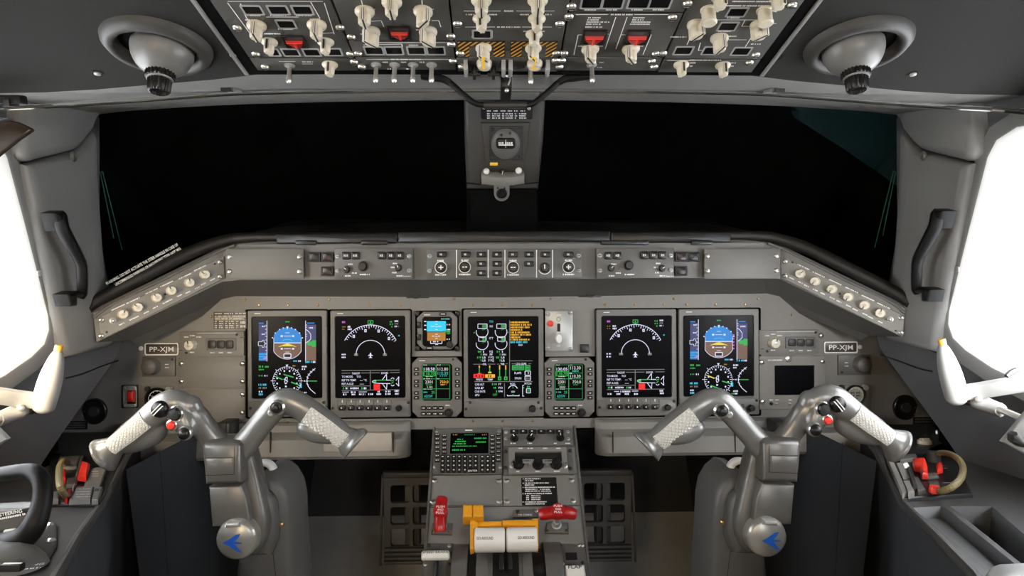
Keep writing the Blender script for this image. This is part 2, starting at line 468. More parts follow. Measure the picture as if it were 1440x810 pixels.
# header between ceiling and windscreens
hs = [(-40, 131, 152, 168), (0, 131, 151, 166), (60, 130, 149.5, 164), (135, 126, 147, 161), (180, 122, 144, 156), (240, 117, 140, 152), (300, 112, 136, 148.5), (362, 105, 133, 146), (480, 104.5, 130.5, 143), (600, 104, 129, 141), (707, 104, 128.5, 140)]
def hpts():
    rows = []
    for x, y0, y1, y2 in hs:
        u, v = OH.uv(x, y0); a = OH.P(u, v-.006, -.004)
        rows.append((a, pd(x, y1, 1.20), pd(x, y2, 1.36), pd(x, y2+0.0, 1.36)+V((0, .03, .05))))
    for r in rows[-1]: r.x = 0
    return rows+[tuple(mir(q) for q in r) for r in rows[-2::-1]]
b = MB(); HP = hpts()
for r, r2 in zip(HP, HP[1:]):
    for k in range(3): quad3(b, r[k], r2[k], r2[k+1], r[k+1], M['header'])
struct(b.build('trim_1', ang=40))

# side walls with the window opening
OPEN = [(-40, 178), (-10, 197), (3, 222), (32, 330), (50, 400), (61, 444), (62.5, 464), (56, 484), (38, 502), (0, 528), (-40, 548)]
OW = [WL.uv(x, y) for x, y in OPEN]
OW = OW+[(OW[-1][0]-.12, OW[-1][1]-.004), (-.80, OW[-1][1]-.004), (-.85, OW[-1][1]+.05), (-.85, OW[0][1]-.05), (-.80, OW[0][1]+.01), (OW[0][0]-.12, OW[0][1]+.012)]
WALLP = [(-2.5, -1.0), (-2.5, .78)]+[WL.uv(x, y) for x, y in ((60, 60),)]
e = [WL.uv(x, y) for x, y in ((140, 150), (140, 330), (158, 430), (172, 478), (165, 500), (86, 611), (60, 650), (48, 672))]
WALLP = [(-2.5, -1.0), (-2.5, .80), (e[0][0], .80)]+e+[(e[-1][0]-.02, -1.0)]
def f_wall(b):
    t = MB(); holed(t, WALLP, [OW], 0, M['wall'])
    b.add([WL.P(*q) for q in t.v], t.f, M['wall'])
for o in side(f_wall, 'wall_left', 'wall_right', lambda b, n: b.build(n)): struct(o)
b = MB(); box(b, (-1.12, -1.22, 0), (1.12, -1.2, 1.8), M['wall']); struct(b.build('wall_rear'))
# outer skin of the nose (unlit outside)
b = MB(); D = M['void']
box(b, (-1.14, -1.2, 1.79), (1.14, 2.62, 1.81), D); box(b, (-1.14, 2.6, -.02), (1.14, 2.62, 1.8), D)
SU = [(.827, 1.20), (.845, 1.23), (.90, 1.45), (1.10, 1.9), (1.12, 2.62)]; SL = [(.83, 1.10), (.90, 1.30), (1.08, 1.50), (1.12, 1.9), (1.12, 2.62)]
for s in (-1, 1):
    for i in range(4):
        L = [(V((s*SU[j][0], SU[j][1], 1.8)), V((s*SU[j][0], SU[j][1], .90)), V((s*SL[j][0], SL[j][1], .80)), V((s*SL[j][0], SL[j][1], 0))) for j in (i, i+1)]
        for k in range(3): quad3(b, L[0][k], L[1][k], L[1][k+1], L[0][k+1], D)
    quad3(b, V((s*.826, -1.2, 1.3)), V((s*.826, -1.2, 1.8)), V((s*1.13, -1.2, 1.8)), V((s*1.13, -1.2, 1.3)), D)
    quad3(b, V((s*.83, -1.2, 1.55)), V((s*.83, 1.2, 1.55)), V((s*.83, 1.2, 1.8)), V((s*.83, -1.2, 1.8)), D)
struct(b.build('trim_2'))
# side windows: frame band, reveal, pane
def f_frame(b):
    t = MB(); n = len(OW); O2 = inset(ccw(OW), -.030); I0 = ccw(OW); I2 = inset(ccw(OW), .012)
    rg = [(O2, 0), (inset(ccw(OW), -.027), .009), (inset(ccw(OW), -.003), .011), (I0, .008)]
    vs = [(*q, z) for Q, z in rg for q in Q]; fs = []
    for k in range(3):
        for i in range(n): j = (i+1) % n; fs.append((k*n+i, k*n+j, k*n+n+j, k*n+n+i))
    b.add([WL.P(*q) for q in vs], fs, M['pillar'])
def f_reveal(b):
    n = len(OW); I0 = ccw(OW); vs = [(*q, .008) for q in I0]+[(*q, .004) for q in inset(I0, .003)]+[(*q, -.022) for q in inset(I0, .009)]
    b.add([WL.P(*q) for q in vs], [(k*n+i, k*n+(i+1) % n, k*n+n+(i+1) % n, k*n+n+i) for k in (0, 1) for i in range(n)], M['reveal'])
def f_pane(b):
    bb = MB(); prism(bb, inset(ccw(OW), .007), -.026, -.021, M['glass'])
    b.add([WL.P(*q) for q in bb.v], bb.f, M['glass'])
for nm, X in (('window_3', None), ('window_4', mir)):
    b = MB(X); f_frame(b); o = struct(b.build(nm, ang=50))
    b = MB(X); f_pane(b); b.build('pane', o)
    b = MB(X); f_reveal(b); b.build('reveal', o, ang=60)
    b = MB(X); 
    bb = MB(); seq = [WL.uv(x, y, .012) for x, y in ((20, 215), (70, 440))]
    if 1:
        u, v = WL.uv(20, 214, .011); lathe(bb, [(.006, 0), (.006, .002), (.004, .004), (0, .0042)], M['alu'], (u, v, .008), n=12)
        u, v = WL.uv(57, 384, .011); lathe(bb, [(.006, 0), (.006, .002), (.004, .004), (0, .0042)], M['alu'], (u, v, .008), n=12)
    b.add([WL.P(*q) for q in bb.v], bb.f, M['alu']); b.build('screw', o, split=True)
# dark joint between window frame and pillar
def f_joint(b): wprism(b, [(30, 150), (39, 150), (36, 225), (52, 300), (72, 390), (90, 480), (100, 500), (88, 505), (80, 480), (62, 390), (44, 300), (27, 228)], -.004, .004, M['slot'])
for o in side(f_joint, 'trim_3', 'trim_4', lambda b, n: b.build(n)): struct(o)
# pillars: upper cap and lower trim
CAPP = [(38, 140), (35, 200), (35, 214), (40, 223), (47, 227), (108, 211.5), (114, 209), (121, 202), (136, 182), (138.5, 173), (141, 167), (146, 162), (153, 158.5), (166, 156), (166, 138)]
LOWP = [(41, 231), (49, 230), (109, 214.5), (116, 211.5), (123, 204.5), (137, 185), (143, 270), (150, 365), (156, 405), (170, 474), (160, 487), (97, 503), (91, 490), (84, 450), (75, 405), (58, 325)]
for nm, P, w1 in (('trim_5', CAPP, .032), ('trim_6', LOWP, .026)):
    for k, X in ((0, None), (1, mir)):
        b = MB(X); wprism(b, P, -.02, w1, M['pillar'], .012)
        o = struct(b.build('trim_%d' % (int(nm[-1])+2*k), ang=50))
        sx, sy = (103, 220) if nm == 'trim_6' else (120, 160)
        if nm == 'trim_6':
            bb = MB(); u, v = WL.uv(sx, sy, w1)
            lathe(bb, [(.0095, -.001), (.0095, .0008), (.0075, .0012), (.0070, .0002), (0, .0002)], M['pillar'], (u, v, w1), n=14)
            lathe(bb, [(.0055, 0), (.005, .002), (.002, .003), (0, .003)], M['steel'], (u, v, w1), n=12)
            b = MB(X); b.add([WL.P(*q) for q in bb.v], bb.f, M['steel']); b.build('screw', o)
# centre post
b = MB()
PO = [POST.uv(x, y) for x, y in ((652, 132), (653, 200), (656, 268), (656, 345), (757, 345), (757, 268), (764, 200), (768, 132))]
prism(b, PO[:3]+[PO[5]]+PO[6:], -.05, 0, M['post'], .010)
post = struct(b.build('trim_9', ang=50)); post.matrix_world = POST.mtx()
b = MB(); 
for x0, x1 in ((656, 676), (737, 757)):
    p, q = POST.uv(x0, 257 if x0 < 700 else 258.5, 0), POST.uv(x1, 259.5 if x0 < 700 else 256.5, 0); seg2(b, p, q, .0035, .0004, M['slot'])
b.build('joint', post, split=True)
b = MB(); PL = [POST.uv(x, y) for x, y in ((656, 269), (656, 345), (757, 345), (757, 269))]; prism(b, PL, -.05, -.002, M['void'], .010); b.build('lower_cover', post, label='lower cover of the centre post, blackened for its shade')  # matt black carries the shade at the foot of the post
# windscreens, and the black cover over the nose outside
wp = [V((-.835, 1.40, 1.345)), V((-.05, 1.47, 1.405)), V((-.05, 2.15, .93)), V((-.835, 1.90, .93))]
for nm, X in (('window_1', None), ('window_2', mir)):
    b = MB(X); n = (wp[1]-wp[0]).cross(wp[2]-wp[0]).normalized()*.008
    b.add(wp+[q+n for q in wp], [(0, 1, 2, 3), (7, 6, 5, 4), (0, 4, 5, 1), (1, 5, 6, 2), (2, 6, 7, 3), (3, 7, 4, 0)], M['wglass'])
    o = struct(b.build(nm, smooth=False))
    b = MB(X)   # green edge of the heated pane beside the pillar
    for (x0, y0, x1, y1, rr) in ((141, 242, 160, 335, .0010), (144, 241, 172, 352, .0010), (140.5, 243, 144, 241, .0009)):
        a_, b_ = pd(x0, y0, 1.445), pd(x1, y1, 1.52); sweep(b, [(*a_, rr), (*b_, rr)], M['green'], seg=6, sub=1)
    b.build('heater_edge', o, split=True)
b = MB(); CV = [(-1.12, 1.30, 1.50), (-.5, 1.52, 1.47), (0, 1.55, 1.47), (.5, 1.52, 1.47), (1.12, 1.30, 1.50)]
CV2 = [(-1.12, 2.1, .80), (-.5, 2.32, .80), (0, 2.38, .80), (.5, 2.32, .80), (1.12, 2.1, .80)]
for i in range(4):
    for dz in (0, .004): quad3(b, V(CV[i])+V((0, 0, dz)), V(CV[i+1])+V((0, 0, dz)), V(CV2[i+1])+V((0, 0, dz)), V(CV2[i])+V((0, 0, dz)), M['void'])
tag(b.build('windscreen_cover'), 'black cloth cover laid over the nose outside both windscreens', 'cover')
# teal sheet added outside to paint the reflection in the right windscreen
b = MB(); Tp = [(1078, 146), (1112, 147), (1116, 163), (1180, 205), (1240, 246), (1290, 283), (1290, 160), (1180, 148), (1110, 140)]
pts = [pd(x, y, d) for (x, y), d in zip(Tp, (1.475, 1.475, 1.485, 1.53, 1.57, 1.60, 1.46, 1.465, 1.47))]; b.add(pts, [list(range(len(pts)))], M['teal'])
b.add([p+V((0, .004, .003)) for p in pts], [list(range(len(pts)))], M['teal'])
tag(b.build('reflection_sheet'), 'dark teal sheet added for the reflection in the right windscreen top corner', 'sheet')

# ------------------------------------------------------------------ ceiling fittings
b = MB(); a_ = OH.uv(360, 104); 
box(b, (a_[0]-.0095, a_[1]+.0015, -.004), (-a_[0]+.0095, .62, .0012), M['void'])
o = struct(b.build('trim_10')); o.matrix_world = OH.mtx()
b = MB()
for s in (-1, 1):
    x = s*(-a_[0]+.0125); box(b, (x-.003, a_[1]+.001, -.004), (x+.003, .62, .0035), M['header'], .001)
b.build('edging', o, split=True)
def vent(px, py, label, dx):
    t = T_('air_vent', label, 'air vent', OH, px, py)
    u, v = OH.uv(px, py)
    b = MB(); lathe(b, [(.069, -.002), (.067, .006), (.060, .0135), (.052, .013), (.047, .004), (.046, -.012)], M['ventring'], (u, v, 0), n=40, caps=False); t.part('bezel', b, ang=60)
    b = MB(); lathe(b, [(.048, -.0005), (0, .0012)], M['void'], (u, v, .001), n=40); t.part('cavity', b)
    b = MB(); cu, cv = u+dx*.006, v-.003; r = .0395; prof = [(r*math.cos(R(a)), r*math.sin(R(a))) for a in range(-20, 70, 8)]+[(.0150, r*.93)]
    lathe(b, prof, M['vent'], (cu, cv, .004), n=36); t.part('ball', b, ang=60)
    b = MB(); lathe(b, [(.0170, .034), (.0185, .038), (.0185, .046), (.016, .048)], M['black'], (cu, cv, 0), n=44, rib=1, rd=.10)
    lathe(b, [(.0135, .046), (.0150, .050), (.0142, .064), (.0125, .066), (.0118, .0665), (.0105, .062), (0, .060)], M['black'], (cu, cv, 0), n=40, rib=1, rd=.10)
    lathe(b, [(.0166, .0475), (.0166, .0492)], M['alu'], (cu, cv, 0), n=24)
    t.part('nozzle', b)
vent(222, 63, 'round ball air vent in the ceiling above the left windscreen, cavity showing on its left', .9)
vent(1206, 62, 'round ball air vent in the ceiling above the right windscreen, cavity showing on its right', -.9)
for px, py in ((137, 103), (327.5, 76.5), (1284, 104), (1094, 80)):
    u, v = OH.uv(px, py); b = MB()
    lathe(b, [(.0085, 0), (.0085, .0008), (.0065, .001), (.0060, .0002), (0, .0002)], M['ceil'], n=14)
    if px != 1094: lathe(b, [(.0048, 0), (.0045, .002), (.002, .003), (0, .003)], M['alu'], n=12)
    else: lathe(b, [(.006, 0), (0, .0003)], M['slot'], n=12)
    o = b.build('screw', bpy.data.objects['ceiling']); o.matrix_world = OH.mtx(u, v, 0)
# curtain rail
b = MB(); L = [(-60, 158, 1.00), (0, 152.5, 1.035), (70, 149, 1.06), (135, 145, 1.085), (240, 137.5, 1.12), (335, 131, 1.14), (480, 128, 1.15), (600, 127, 1.155), (707, 126.5, 1.155)]
L = [pd(*q) for q in L]; L[-1].x = 0; L = L+[mir(q) for q in L[-2::-1]]
sweep(b, [(*q, .0038) for q in L], M['chrome'], seg=10, sub=4)
t = tag(b.build('curtain_rail'), 'thin chromed rail running right across above the windscreens', 'rail')
for s in (-1, 1):
    b = MB(); p = pd(325, 124, 1.12)
    box(b, (-.011, -.02, -.005), (.011, .02, .010), M['alu'], .002)
    box(b, (-.008, -.024, -.0065), (.008, -.012, .0035), M['dark'], .001)
    o = b.build('rail_clip', t); o.location = p if s < 0 else mir(p)
# left's sun visor and the dark clip above it
F_ = perp(0, 190, .93)
b = MB(); P = [F_.uv(x, y) for x, y in ((-60, 160), (-20, 164), (8, 168), (30, 173), (47, 181), (49, 184), (30, 197), (0, 221), (-30, 244), (-60, 262))]
prism(b, P, 0, .006, M['visor'], .002)
P = [F_.uv(x, y) for x, y in ((-60, 158), (0, 163), (24, 170), (0, 176), (-60, 172))]; prism(b, P, .006, .016, M['dark'], .003)
o = b.build('sun_visor'); o.matrix_world = F_.mtx(); tag(o, 'smoked brown sun visor blade hanging at the left side window', 'sun visor')
b = MB(); box(b, (-.030, -.008, -.006), (.028, .008, .006), M['black'], .002); box(b, (.006, -.012, -.010), (.014, .01, .0), M['dark'], .001)
o = b.build('visor_slider'); o.location = pd(6, 140, 1.0); tag(o, 'short black slider block on the rail above the sun visor', 'slider')
# ================================================================== glareshield
def SP(top, bot, und): return [pd(*top), pd(*bot), pd(*und)]
s0 = SP((131, 441, 1.325), (136, 481, 1.325), (183, 479, 1.47))
s1 = SP((314, 351, 1.45), (313, 396, 1.45), (312, 421, 1.585))
s2 = SP((336, 344, 1.455), (338, 393.5, 1.455), (330, 417, 1.588)); s3 = SP((707, 343, 1.45), (707, 393, 1.45), (707, 415.5, 1.588))
for q in s3: q.x = 0
St = [s0, s1, s2, s3]; St = St+[[mir(q) for q in r] for r in St[-2::-1]]
def mid(r, r2, t): return [a.lerp(b_, t) for a, b_ in zip(r, r2)]
St = [St[0]]+[mid(St[0], St[1], .95)]+St[1:-2]+[St[-2]]+[mid(St[-1], St[-2], .95)]+[St[-1]]
gs = bpy.data.objects.new('glareshield', None); COL.objects.link(gs); gs.location = (0, 1.4, 1.0)
tag(gs, 'long grey glareshield with black padded brow spanning the cockpit below the windscreens', 'glareshield')
OFF = gs.location.copy()
b = MB()
for r, r2 in zip(St, St[1:]):
    quad3(b, r[0], r2[0], r2[1], r[1], M['shield'])
    up = V((0, .012, .008))
    quad3(b, r[0]+up, r2[0]+up, r2[0], r[0], M['shield'])
b.build('face', gs, OFF, ang=30)
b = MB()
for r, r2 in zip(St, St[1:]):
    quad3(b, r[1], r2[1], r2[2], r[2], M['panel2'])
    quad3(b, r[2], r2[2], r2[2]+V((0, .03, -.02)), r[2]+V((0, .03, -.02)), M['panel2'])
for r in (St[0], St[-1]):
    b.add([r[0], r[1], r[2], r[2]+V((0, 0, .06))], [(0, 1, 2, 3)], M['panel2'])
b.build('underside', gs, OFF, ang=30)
# black brow and top cover
br = [(124, 437, 1.315), (136, 423, 1.335), (200, 389, 1.375), (270, 354, 1.425), (318, 338, 1.455), (345, 334.5, 1.46), (385, 333.5, 1.465), (520, 333.5, 1.465), (707, 333.5, 1.465)]
rr = [.007, .0125, .0135, .0135, .0125, .0115, .0105, .0105, .0105]
bp = [pd(*q) for q in br]; bp[-1].x = 0
full = [(*q, r_) for q, r_ in zip(bp, rr)]; full = full+[(-q[0], *q[1:]) for q in full[-2::-1]]
b = MB(); sweep(b, full, M['lip'], N=(0, .2, 1), seg=12, sub=4); b.build('brow', gs, OFF, ang=60)
b = MB(); T0 = bp+[mir(q) for q in bp[-2::-1]]
b_ = [V((q.x*(1.0), max(q.y+.05, 1.95-.05*abs(q.x)), q.z-.02-.1*max(0, abs(q.x)-.6))) for q in T0]
for i in range(len(T0)-1): quad3(b, T0[i]+V((0, .005, .006)), T0[i+1]+V((0, .005, .006)), b_[i+1], b_[i], M['lip'])
b.build('top_cover', gs, OFF)
b = MB()       # thin seal below the brow on the slanted ends
sl = [pd(*q) for q in ((131, 447, 1.322), (160, 427, 1.345), (230, 393, 1.39), (300, 357.5, 1.44), (330, 345, 1.448))]
for X in (None, mir):
    P = [X(q) if X else q for q in sl]; sweep(b, [(*q, .0032) for q in P], M['panel2'], seg=8, sub=4)
b.build('seal', gs, OFF, split=True)
def warn_print(b):
    p0, p1 = pd(158, 412, 1.345), pd(259, 355, 1.43); ux = (p1-p0); L = ux.length
    F = Frame(p0+V((0, -.017, .010)), ux, UP)
    t = MB(); text(t, 'WARNING: DO NOT ACTUATE THE STEER HANDLE IN CASE OF', L*.52, .0105, 0, .0058, M['white'], L*.98)
    text(t, 'UNCOMMANDED SWERVING OR INADVERTENT "STEER INOP" MSG', L*.56, .0008, 0, .0052, M['white'], L*.90)
    b.add([F.P(*q) for q in t.v], t.f, M['white'])
b = MB(); warn_print(b); b.build('lettering', gs, OFF, label='white warning lettering on the left side brow')
b = MB()       # three raised slabs on the brow
for x0, x1, y0, y1 in ((388, 558, 328.5, 342), (560, 858, 325.5, 340.5), (860, 1028, 326.5, 341)):
    n0 = len(b.v); f = perp(707, 335, 1.452, 0); prism(b, rrect(*f.rect(x0, y0, x1, y1), .003), -.05, .0, M['black'], .002); 
    b.v[n0:] = [f.P(*q) for q in b.v[n0:]]
b.build('brow_slab', gs, OFF, split=True)
b = MB()       # dents along the upper edge
f = GS
for x0, x1 in ((416, 444), (508, 545), (845, 912), (972, 1002)):
    plate(b, f.rect(x0, 338, x1, 344.5), -.004, .0035, M['black'], .003, .001)
b.v = [f.P(*q) for q in b.v]; b.build('brow_tab', gs, OFF, split=True)

# ---- boxes on the front face
def put_list(t, me, name, pts, w, rot=0, sc=1., parent=None):
    for p in pts: t.put(me, name, p[0], p[1], w, p[2] if len(p) > 2 else rot, sc, parent)
def blank(label, F, rc, scr, mt, group=None, name='blanking_plate', th=.0022, me=None):
    t = T_(name, label, 'plate', F, (rc[0]+rc[2])/2, (rc[1]+rc[3])/2, group=group)
    b = MB(); plate(b, F.rect(*rc), .0002, th, mt, .0012, .0006); t.part('cover', b)
    put_list(t, me or SCREW, 'screw', scr, th, 0, 1.25)
    return t
blank('plain grey cover plate at the left end of the glareshield front', GS, (318, 350, 427, 392), [(322.5, 361), (322.5, 382), (421.5, 361), (421.5, 382)], M['shield'])
blank('plain grey cover plate at the right end of the glareshield front', GS, (990, 350, 1097, 392), [(994.5, 360), (994.5, 381), (1092, 360), (1092, 380.5)], M['shield'])
def warnlight(px, py, label, mt):
    t = T_('warning_light', label, 'warning light', GS, px, py, group='square warning lights on the glareshield')
    b = MB(); bezel(b, rrect(*GS.rect(px-8.7, py-6.8, px+8.7, py+6.8), .002), rrect(*GS.rect(px-6.6, py-5, px+6.6, py+5), .0015), 0, .006, .004, M['black'], .001); t.part('housing', b)
    b = MB(); plate(b, GS.rect(px-6.6, py-5, px+6.6, py+5), .002, .0056, mt, .0012, .0008); t.part('lens', b)
for px, py, l, mt in ((442.5, 361.5, 'black square warning light, outer of the upper pair beside the left cover plate', 'black'),
        (461, 361.5, 'dark maroon warning light, inner of the upper pair on the left side', 'maroon'),
        (461, 381.5, 'dark maroon warning light below the upper pair on the left side', 'maroon'),
        (957.5, 361, 'dark maroon warning light, inner of the upper pair on the right side', 'maroon'),
        (974.5, 361, 'black square warning light, outer of the upper pair beside the right cover plate', 'black'),
        (957, 381, 'black square warning light below the upper pair on the right side', 'black')): warnlight(px, py, l, M[mt])
def dcp(x0, x1, y0, y1, label, sq2, sq3, k1, k2, k3, scr, flip):
    t = T_('display_control_panel', label, 'control panel', GS, (x0+x1)/2, (y0+y1)/2)
    b = MB(); plate(b, GS.rect(x0, y0, x1, y1), .0002, .009, M['panel2'], .0015, .0008); t.part('faceplate', b)
    k = GS.k(500, 360, .009)
    me = keymesh(11.5*k, 11*k, True, h=.005, mm=G['p'], frac=.5); put_list(t, me, 'button', sq2, .009)
    me = keymesh(11.5*k, 11*k, True, h=.005, mm=G['p'], frac=.4); put_list(t, me, 'button', sq3, .009)
    put_list(t, DSCREW, 'screw', scr, .009)
    t.put(PTR, 'knob', *k1[:2], .009, k1[2], .62); t.put(BLK, 'knob', *k2, .009, 0, .85); t.put(PTR, 'knob', *k3[:2], .009, k3[2], .62)
    b = MB()
    def sc(xa, xb, y, h=2.2): 
        u, v = GS.uv(xa, y, .0093); u1, _ = GS.uv(xb, y, .0093); scrib(b, u, v, u1, h*k, .0093, M['white'], cw=1.5*k)
    sc(k1[0]-3, k1[0]+5, 388); sc(k2[0]-5, k2[0]+9, 386); sc(k3[0]-3, k3[0]+6, 388); sc(k3[0]+7, k3[0]+17, 388.5, 1.2)
    sc(k1[0]+2*(1 if not flip else 0), k1[0]+8, 371.5); sc(k1[0]+7, k1[0]+14, 384); sc(k3[0]-8, k3[0]-2, 370.5); sc(k3[0]-11, k3[0]-5, 376); sc(k3[0]-9, k3[0]-3, 383.5)
    t.part('lettering', b, smooth=False)
dcp(472, 581, 349, 392, 'grey display control box on the glareshield left of the guidance panel', [(487, 359.5), (500, 359.5)], [(537, 359.5), (550, 359.5), (562.5, 359.5)], (488, 379, 55), (511, 374.5), (560.5, 376.5, 20), [(475, 360.5), (475, 381), (575.5, 360), (575.5, 380.5)], 0)
dcp(838, 946, 349, 391.5, 'grey display control box on the glareshield right of the guidance panel', [(855, 359.5), (868, 359.5)], [(905.5, 359), (918.5, 359), (931, 359)], (859, 377, -45), (883.5, 373), (930.5, 377.5, -60), [(843.5, 359.5), (843.5, 380.5), (943, 359.5), (943, 380)], 1)
# guidance panel
t = T_('guidance_panel', 'wide grey flight guidance panel with white divider lines, middle of the glareshield', 'control panel', GS, 709, 371)
b = MB(); plate(b, GS.rect(600, 350.5, 818, 391.5), .0002, .008, M['panel2'], .0015, .0008); t.part('faceplate', b)
k = GS.k(700, 370, .008); me = keymesh(13.5*k, 8*k, True, h=.005, mm=G['p'], frac=.34)
put_list(t, me, 'button', [(621, 358), (655, 358), (677, 358), (699, 358), (721.5, 358), (744, 358), (767, 358), (799.5, 358), (677, 371), (699, 371), (744, 371), (677, 384), (699, 384)], .008)
for i, (x, y) in enumerate(((620, 376), (653.5, 375.5), (721.5, 376), (766, 376.5), (799.5, 375.5))):
    t.put(BLK, 'knob', x, y, .008, 0, .86)
b = MB()
for x in (642, 686.5, 710, 754.5, 777): 
    u, v = GS.uv(x, 351.5, .0082); u2, v2 = GS.uv(x, 390.5, .0082); seg2(b, (u, v), (u2, v2), 1.3*k, .0083, M['white'])
t.part('divider', b, smooth=False, split=True)
b = MB()
for x, y in ((620, 376), (653.5, 375.5), (721.5, 376), (799.5, 375.5)):
    c = GS.uv(x, y, .0084); arc2(b, c, 8.2*k, 0, 360, .9*k, .0083, M['white'], 32)
    for yy, wd in ((y-8.5-1, 5), (y+10.5, 8)):
        u, v = GS.uv(x-wd, yy, .0083); scrib(b, u, v, u+2*wd*k, 2.6*k, .0083, M['white'], cw=1.7*k)
c = GS.uv(766, 376.5, .0083); arc2(b, c, 9*k, 200, 340, .9*k, .0083, M['white'], 20)
for x, y, a in ((620, 376, 'p'), (653.5, 375.5, 'h'), (721.5, 376, 'h'), (766, 375, 'v'), (799.5, 375.5, 'p')):
    u, v = GS.uv(x, y, .022)
    if a in 'ph': seg2(b, (u-3.4*k, v), (u+3.4*k, v), 1.5*k, .0228, M['white'])
    if a in 'pv': seg2(b, (u, v-3*k), (u, v+3*k), 1.5*k, .0228, M['white'])
    if a == 'h': seg2(b, (u-.5*k, v), (u+.5*k, v), 2*k, .0229, M['black'])
t.part('lettering', b, smooth=False)
put_list(t, DSCREW, 'screw', [(604.5, 360), (604.5, 381), (813.5, 359.5), (813.5, 380.5)], .008)

# ---- light control panels on the slanted ends
def lights(F, corners, label, kn, tog, scr, pts_s):
    (x0, y0), (x1, y1), (x2, y2), (x3, y3) = corners
    t = T_('light_control_panel', label, 'control panel', F, (x0+x2)/2, (y0+y2)/2)
    b = MB(); P = [F.uv(x, y, .004) for x, y in corners]; prism(b, P, -.004, .004, M['kpanel'], .0012); t.part('faceplate', b)
    put_list(t, DIM, 'dimmer_knob', kn, .004)
    t.put(TOG, 'toggle_switch', *tog, .004, 0, .8)
    put_list(t, SCREW, 'screw', scr, .004, 0, 1.15)
    put_list(t, MSCREW, 'rivet', pts_s, .0035, 0, .7)
    b = MB()
    for x, y in [q[:2] for q in kn]:
        u, v = F.uv(x, y, .0043)
        scrib(b, u-.014, v+.0155, u+.012, .0026, .0043, M['white'], cw=.0022)
        scrib(b, u-.016, v-.0165, u-.006, .0026, .0043, M['white'], cw=.0022); scrib(b, u+.004, v-.0165, u+.014, .0026, .0043, M['white'], cw=.0022)
    t.part('lettering', b, smooth=False)
lights(GL, [(137.5, 447), (141, 478.5), (316.5, 391), (315, 360)], 'slanted light control panel with cream knobs on the left end of the glareshield',
       [(173, 441.5, -50), (193.5, 432, 20), (220, 418.5, 10), (240.5, 408.5, 0), (266, 397.5, -20), (287.5, 386, 30)], (158.5, 451), [(142.5, 450), (142, 472.5), (309.5, 368.5), (309.5, 389)], [(150, 467), (302, 371), (232, 414)])
lights(GR, [(1097.5, 360), (1098, 391), (1269.5, 474), (1272, 444)], 'slanted light control panel with cream knobs on the right end of the glareshield',
       [(1125.5, 385, -30), (1146.5, 395.5, 170), (1170, 406.5, 170), (1193, 417.5, 180), (1216, 429, 180), (1238, 440, 10)], (1252, 449), [(1104, 367.5), (1104, 388), (1267.5, 447), (1267, 468)], [(1114.5, 369), (1260, 465), (1181, 413)])

# ================================================================== main instrument panel
t = T_('instrument_panel', 'wide grey main instrument panel carrying the five displays under the glareshield', 'instrument panel', MAIN, 707, 510)
b = MB(); a0 = MAIN.uv(707, 406)[1]; a1 = MAIN.uv(707, 606)[1]
box(b, (-1.07, a1, -.012), (1.07, a0, 0), M['panel']); t.part('face', b)
for p in ((297, 445), (345, 421), (364.5, 429), (405.5, 429), (447, 429), (463, 421), (520, 429), (563, 429), (639, 420.5), (665.5, 429), (707, 429), (749, 429), (775, 420.5), (851, 428.5), (893, 428), (933.5, 428), (948, 420), (965.5, 428), (1006.5, 428), (1047.5, 428), (1066, 420), (1113.5, 443), (665, 592), (707, 592)): t.put(BSCREW, 'screw', *p, 0)
t.put(BSCREW, 'screw', 749, 592, 0)
b = MB()
for x, y in ((585, 417), (831, 415.5)):
    plate(b, MAIN.rect(x-16, y-2.2, x+17, y+2.4, .03), .0, .004, M['dark'], .002, .001)
t.part('latch_base', b, split=True)
for x, y, s in ((585, 417, 1), (831, 415.5, -1)):
    b = MB(); u, v = MAIN.uv(x, y, .01); P = [(u-.012*s, v+.004, .006), (u-.004*s, v-.003, .010), (u+.008*s, v-.001, .012), (u+.010*s, v+.008, .012)]
    sweep(b, [(*q, .0017) for q in P], M['black'], seg=6, sub=3); t.part('latch_hook', b)
def ledge(nm, x0, x1, lab, xr):
    t = T_(nm, lab, 'ledge', MAIN, (x0+x1)/2, 620)
    F = MAIN
    def prof(b, xa, xb, mt, ew):
        va = F.uv(707, 590)[1]; vb_ = F.uv(707, 606)[1]; vc = F.uv(707, 637)[1]
        ua, ub = F.uv(xa, 610)[0], F.uv(xb, 610)[0]
        Pf = [(va, 0), (va, .012), (va-.006, .020), (vb_+.006, .022), (vb_+.001, .040), (vb_-.006, .052), (vc+.010, .056), (vc+.002, .050), (vc, .040), (vc, 0)]
        xs = [(ua, 1), (ub, 1)]
        e = .03
        cols = [(ua+.0, .55), (ua+.006, .8), (ua+.018, .95), (ua+e, 1), (ub-e, 1), (ub-.018, .95), (ub-.006, .8), (ub, .55)] if ew == 2 else ([(ua, 1), (ub-e, 1), (ub-.018, .95), (ub-.006, .8), (ub, .55)] if ew == 1 else [(ua, .55), (ua+.006, .8), (ua+.018, .95), (ua+e, 1), (ub, 1)])
        n = len(Pf); vs = [(u, v, w_*s) for u, s in cols for v, w_ in Pf]; fs = []
        for k in range(len(cols)-1):
            for i in range(n): j = (i+1) % n; fs.append((k*n+i, k*n+j, k*n+n+j, k*n+n+i))
        fs += [list(range(n)), list(range((len(cols)-1)*n, len(cols)*n))]
        b.add(vs, fs, mt)
    b = MB(); prof(b, x0, x1, M['panel'], xr); t.part('body', b, ang=40)
    return t
lt = ledge('knee_ledge', 172, 578, 'grey rounded ledge under the left side of the main panel', 1)
rt = ledge('knee_ledge', 836, 1236, 'grey rounded ledge under the right side of the main panel', 0)
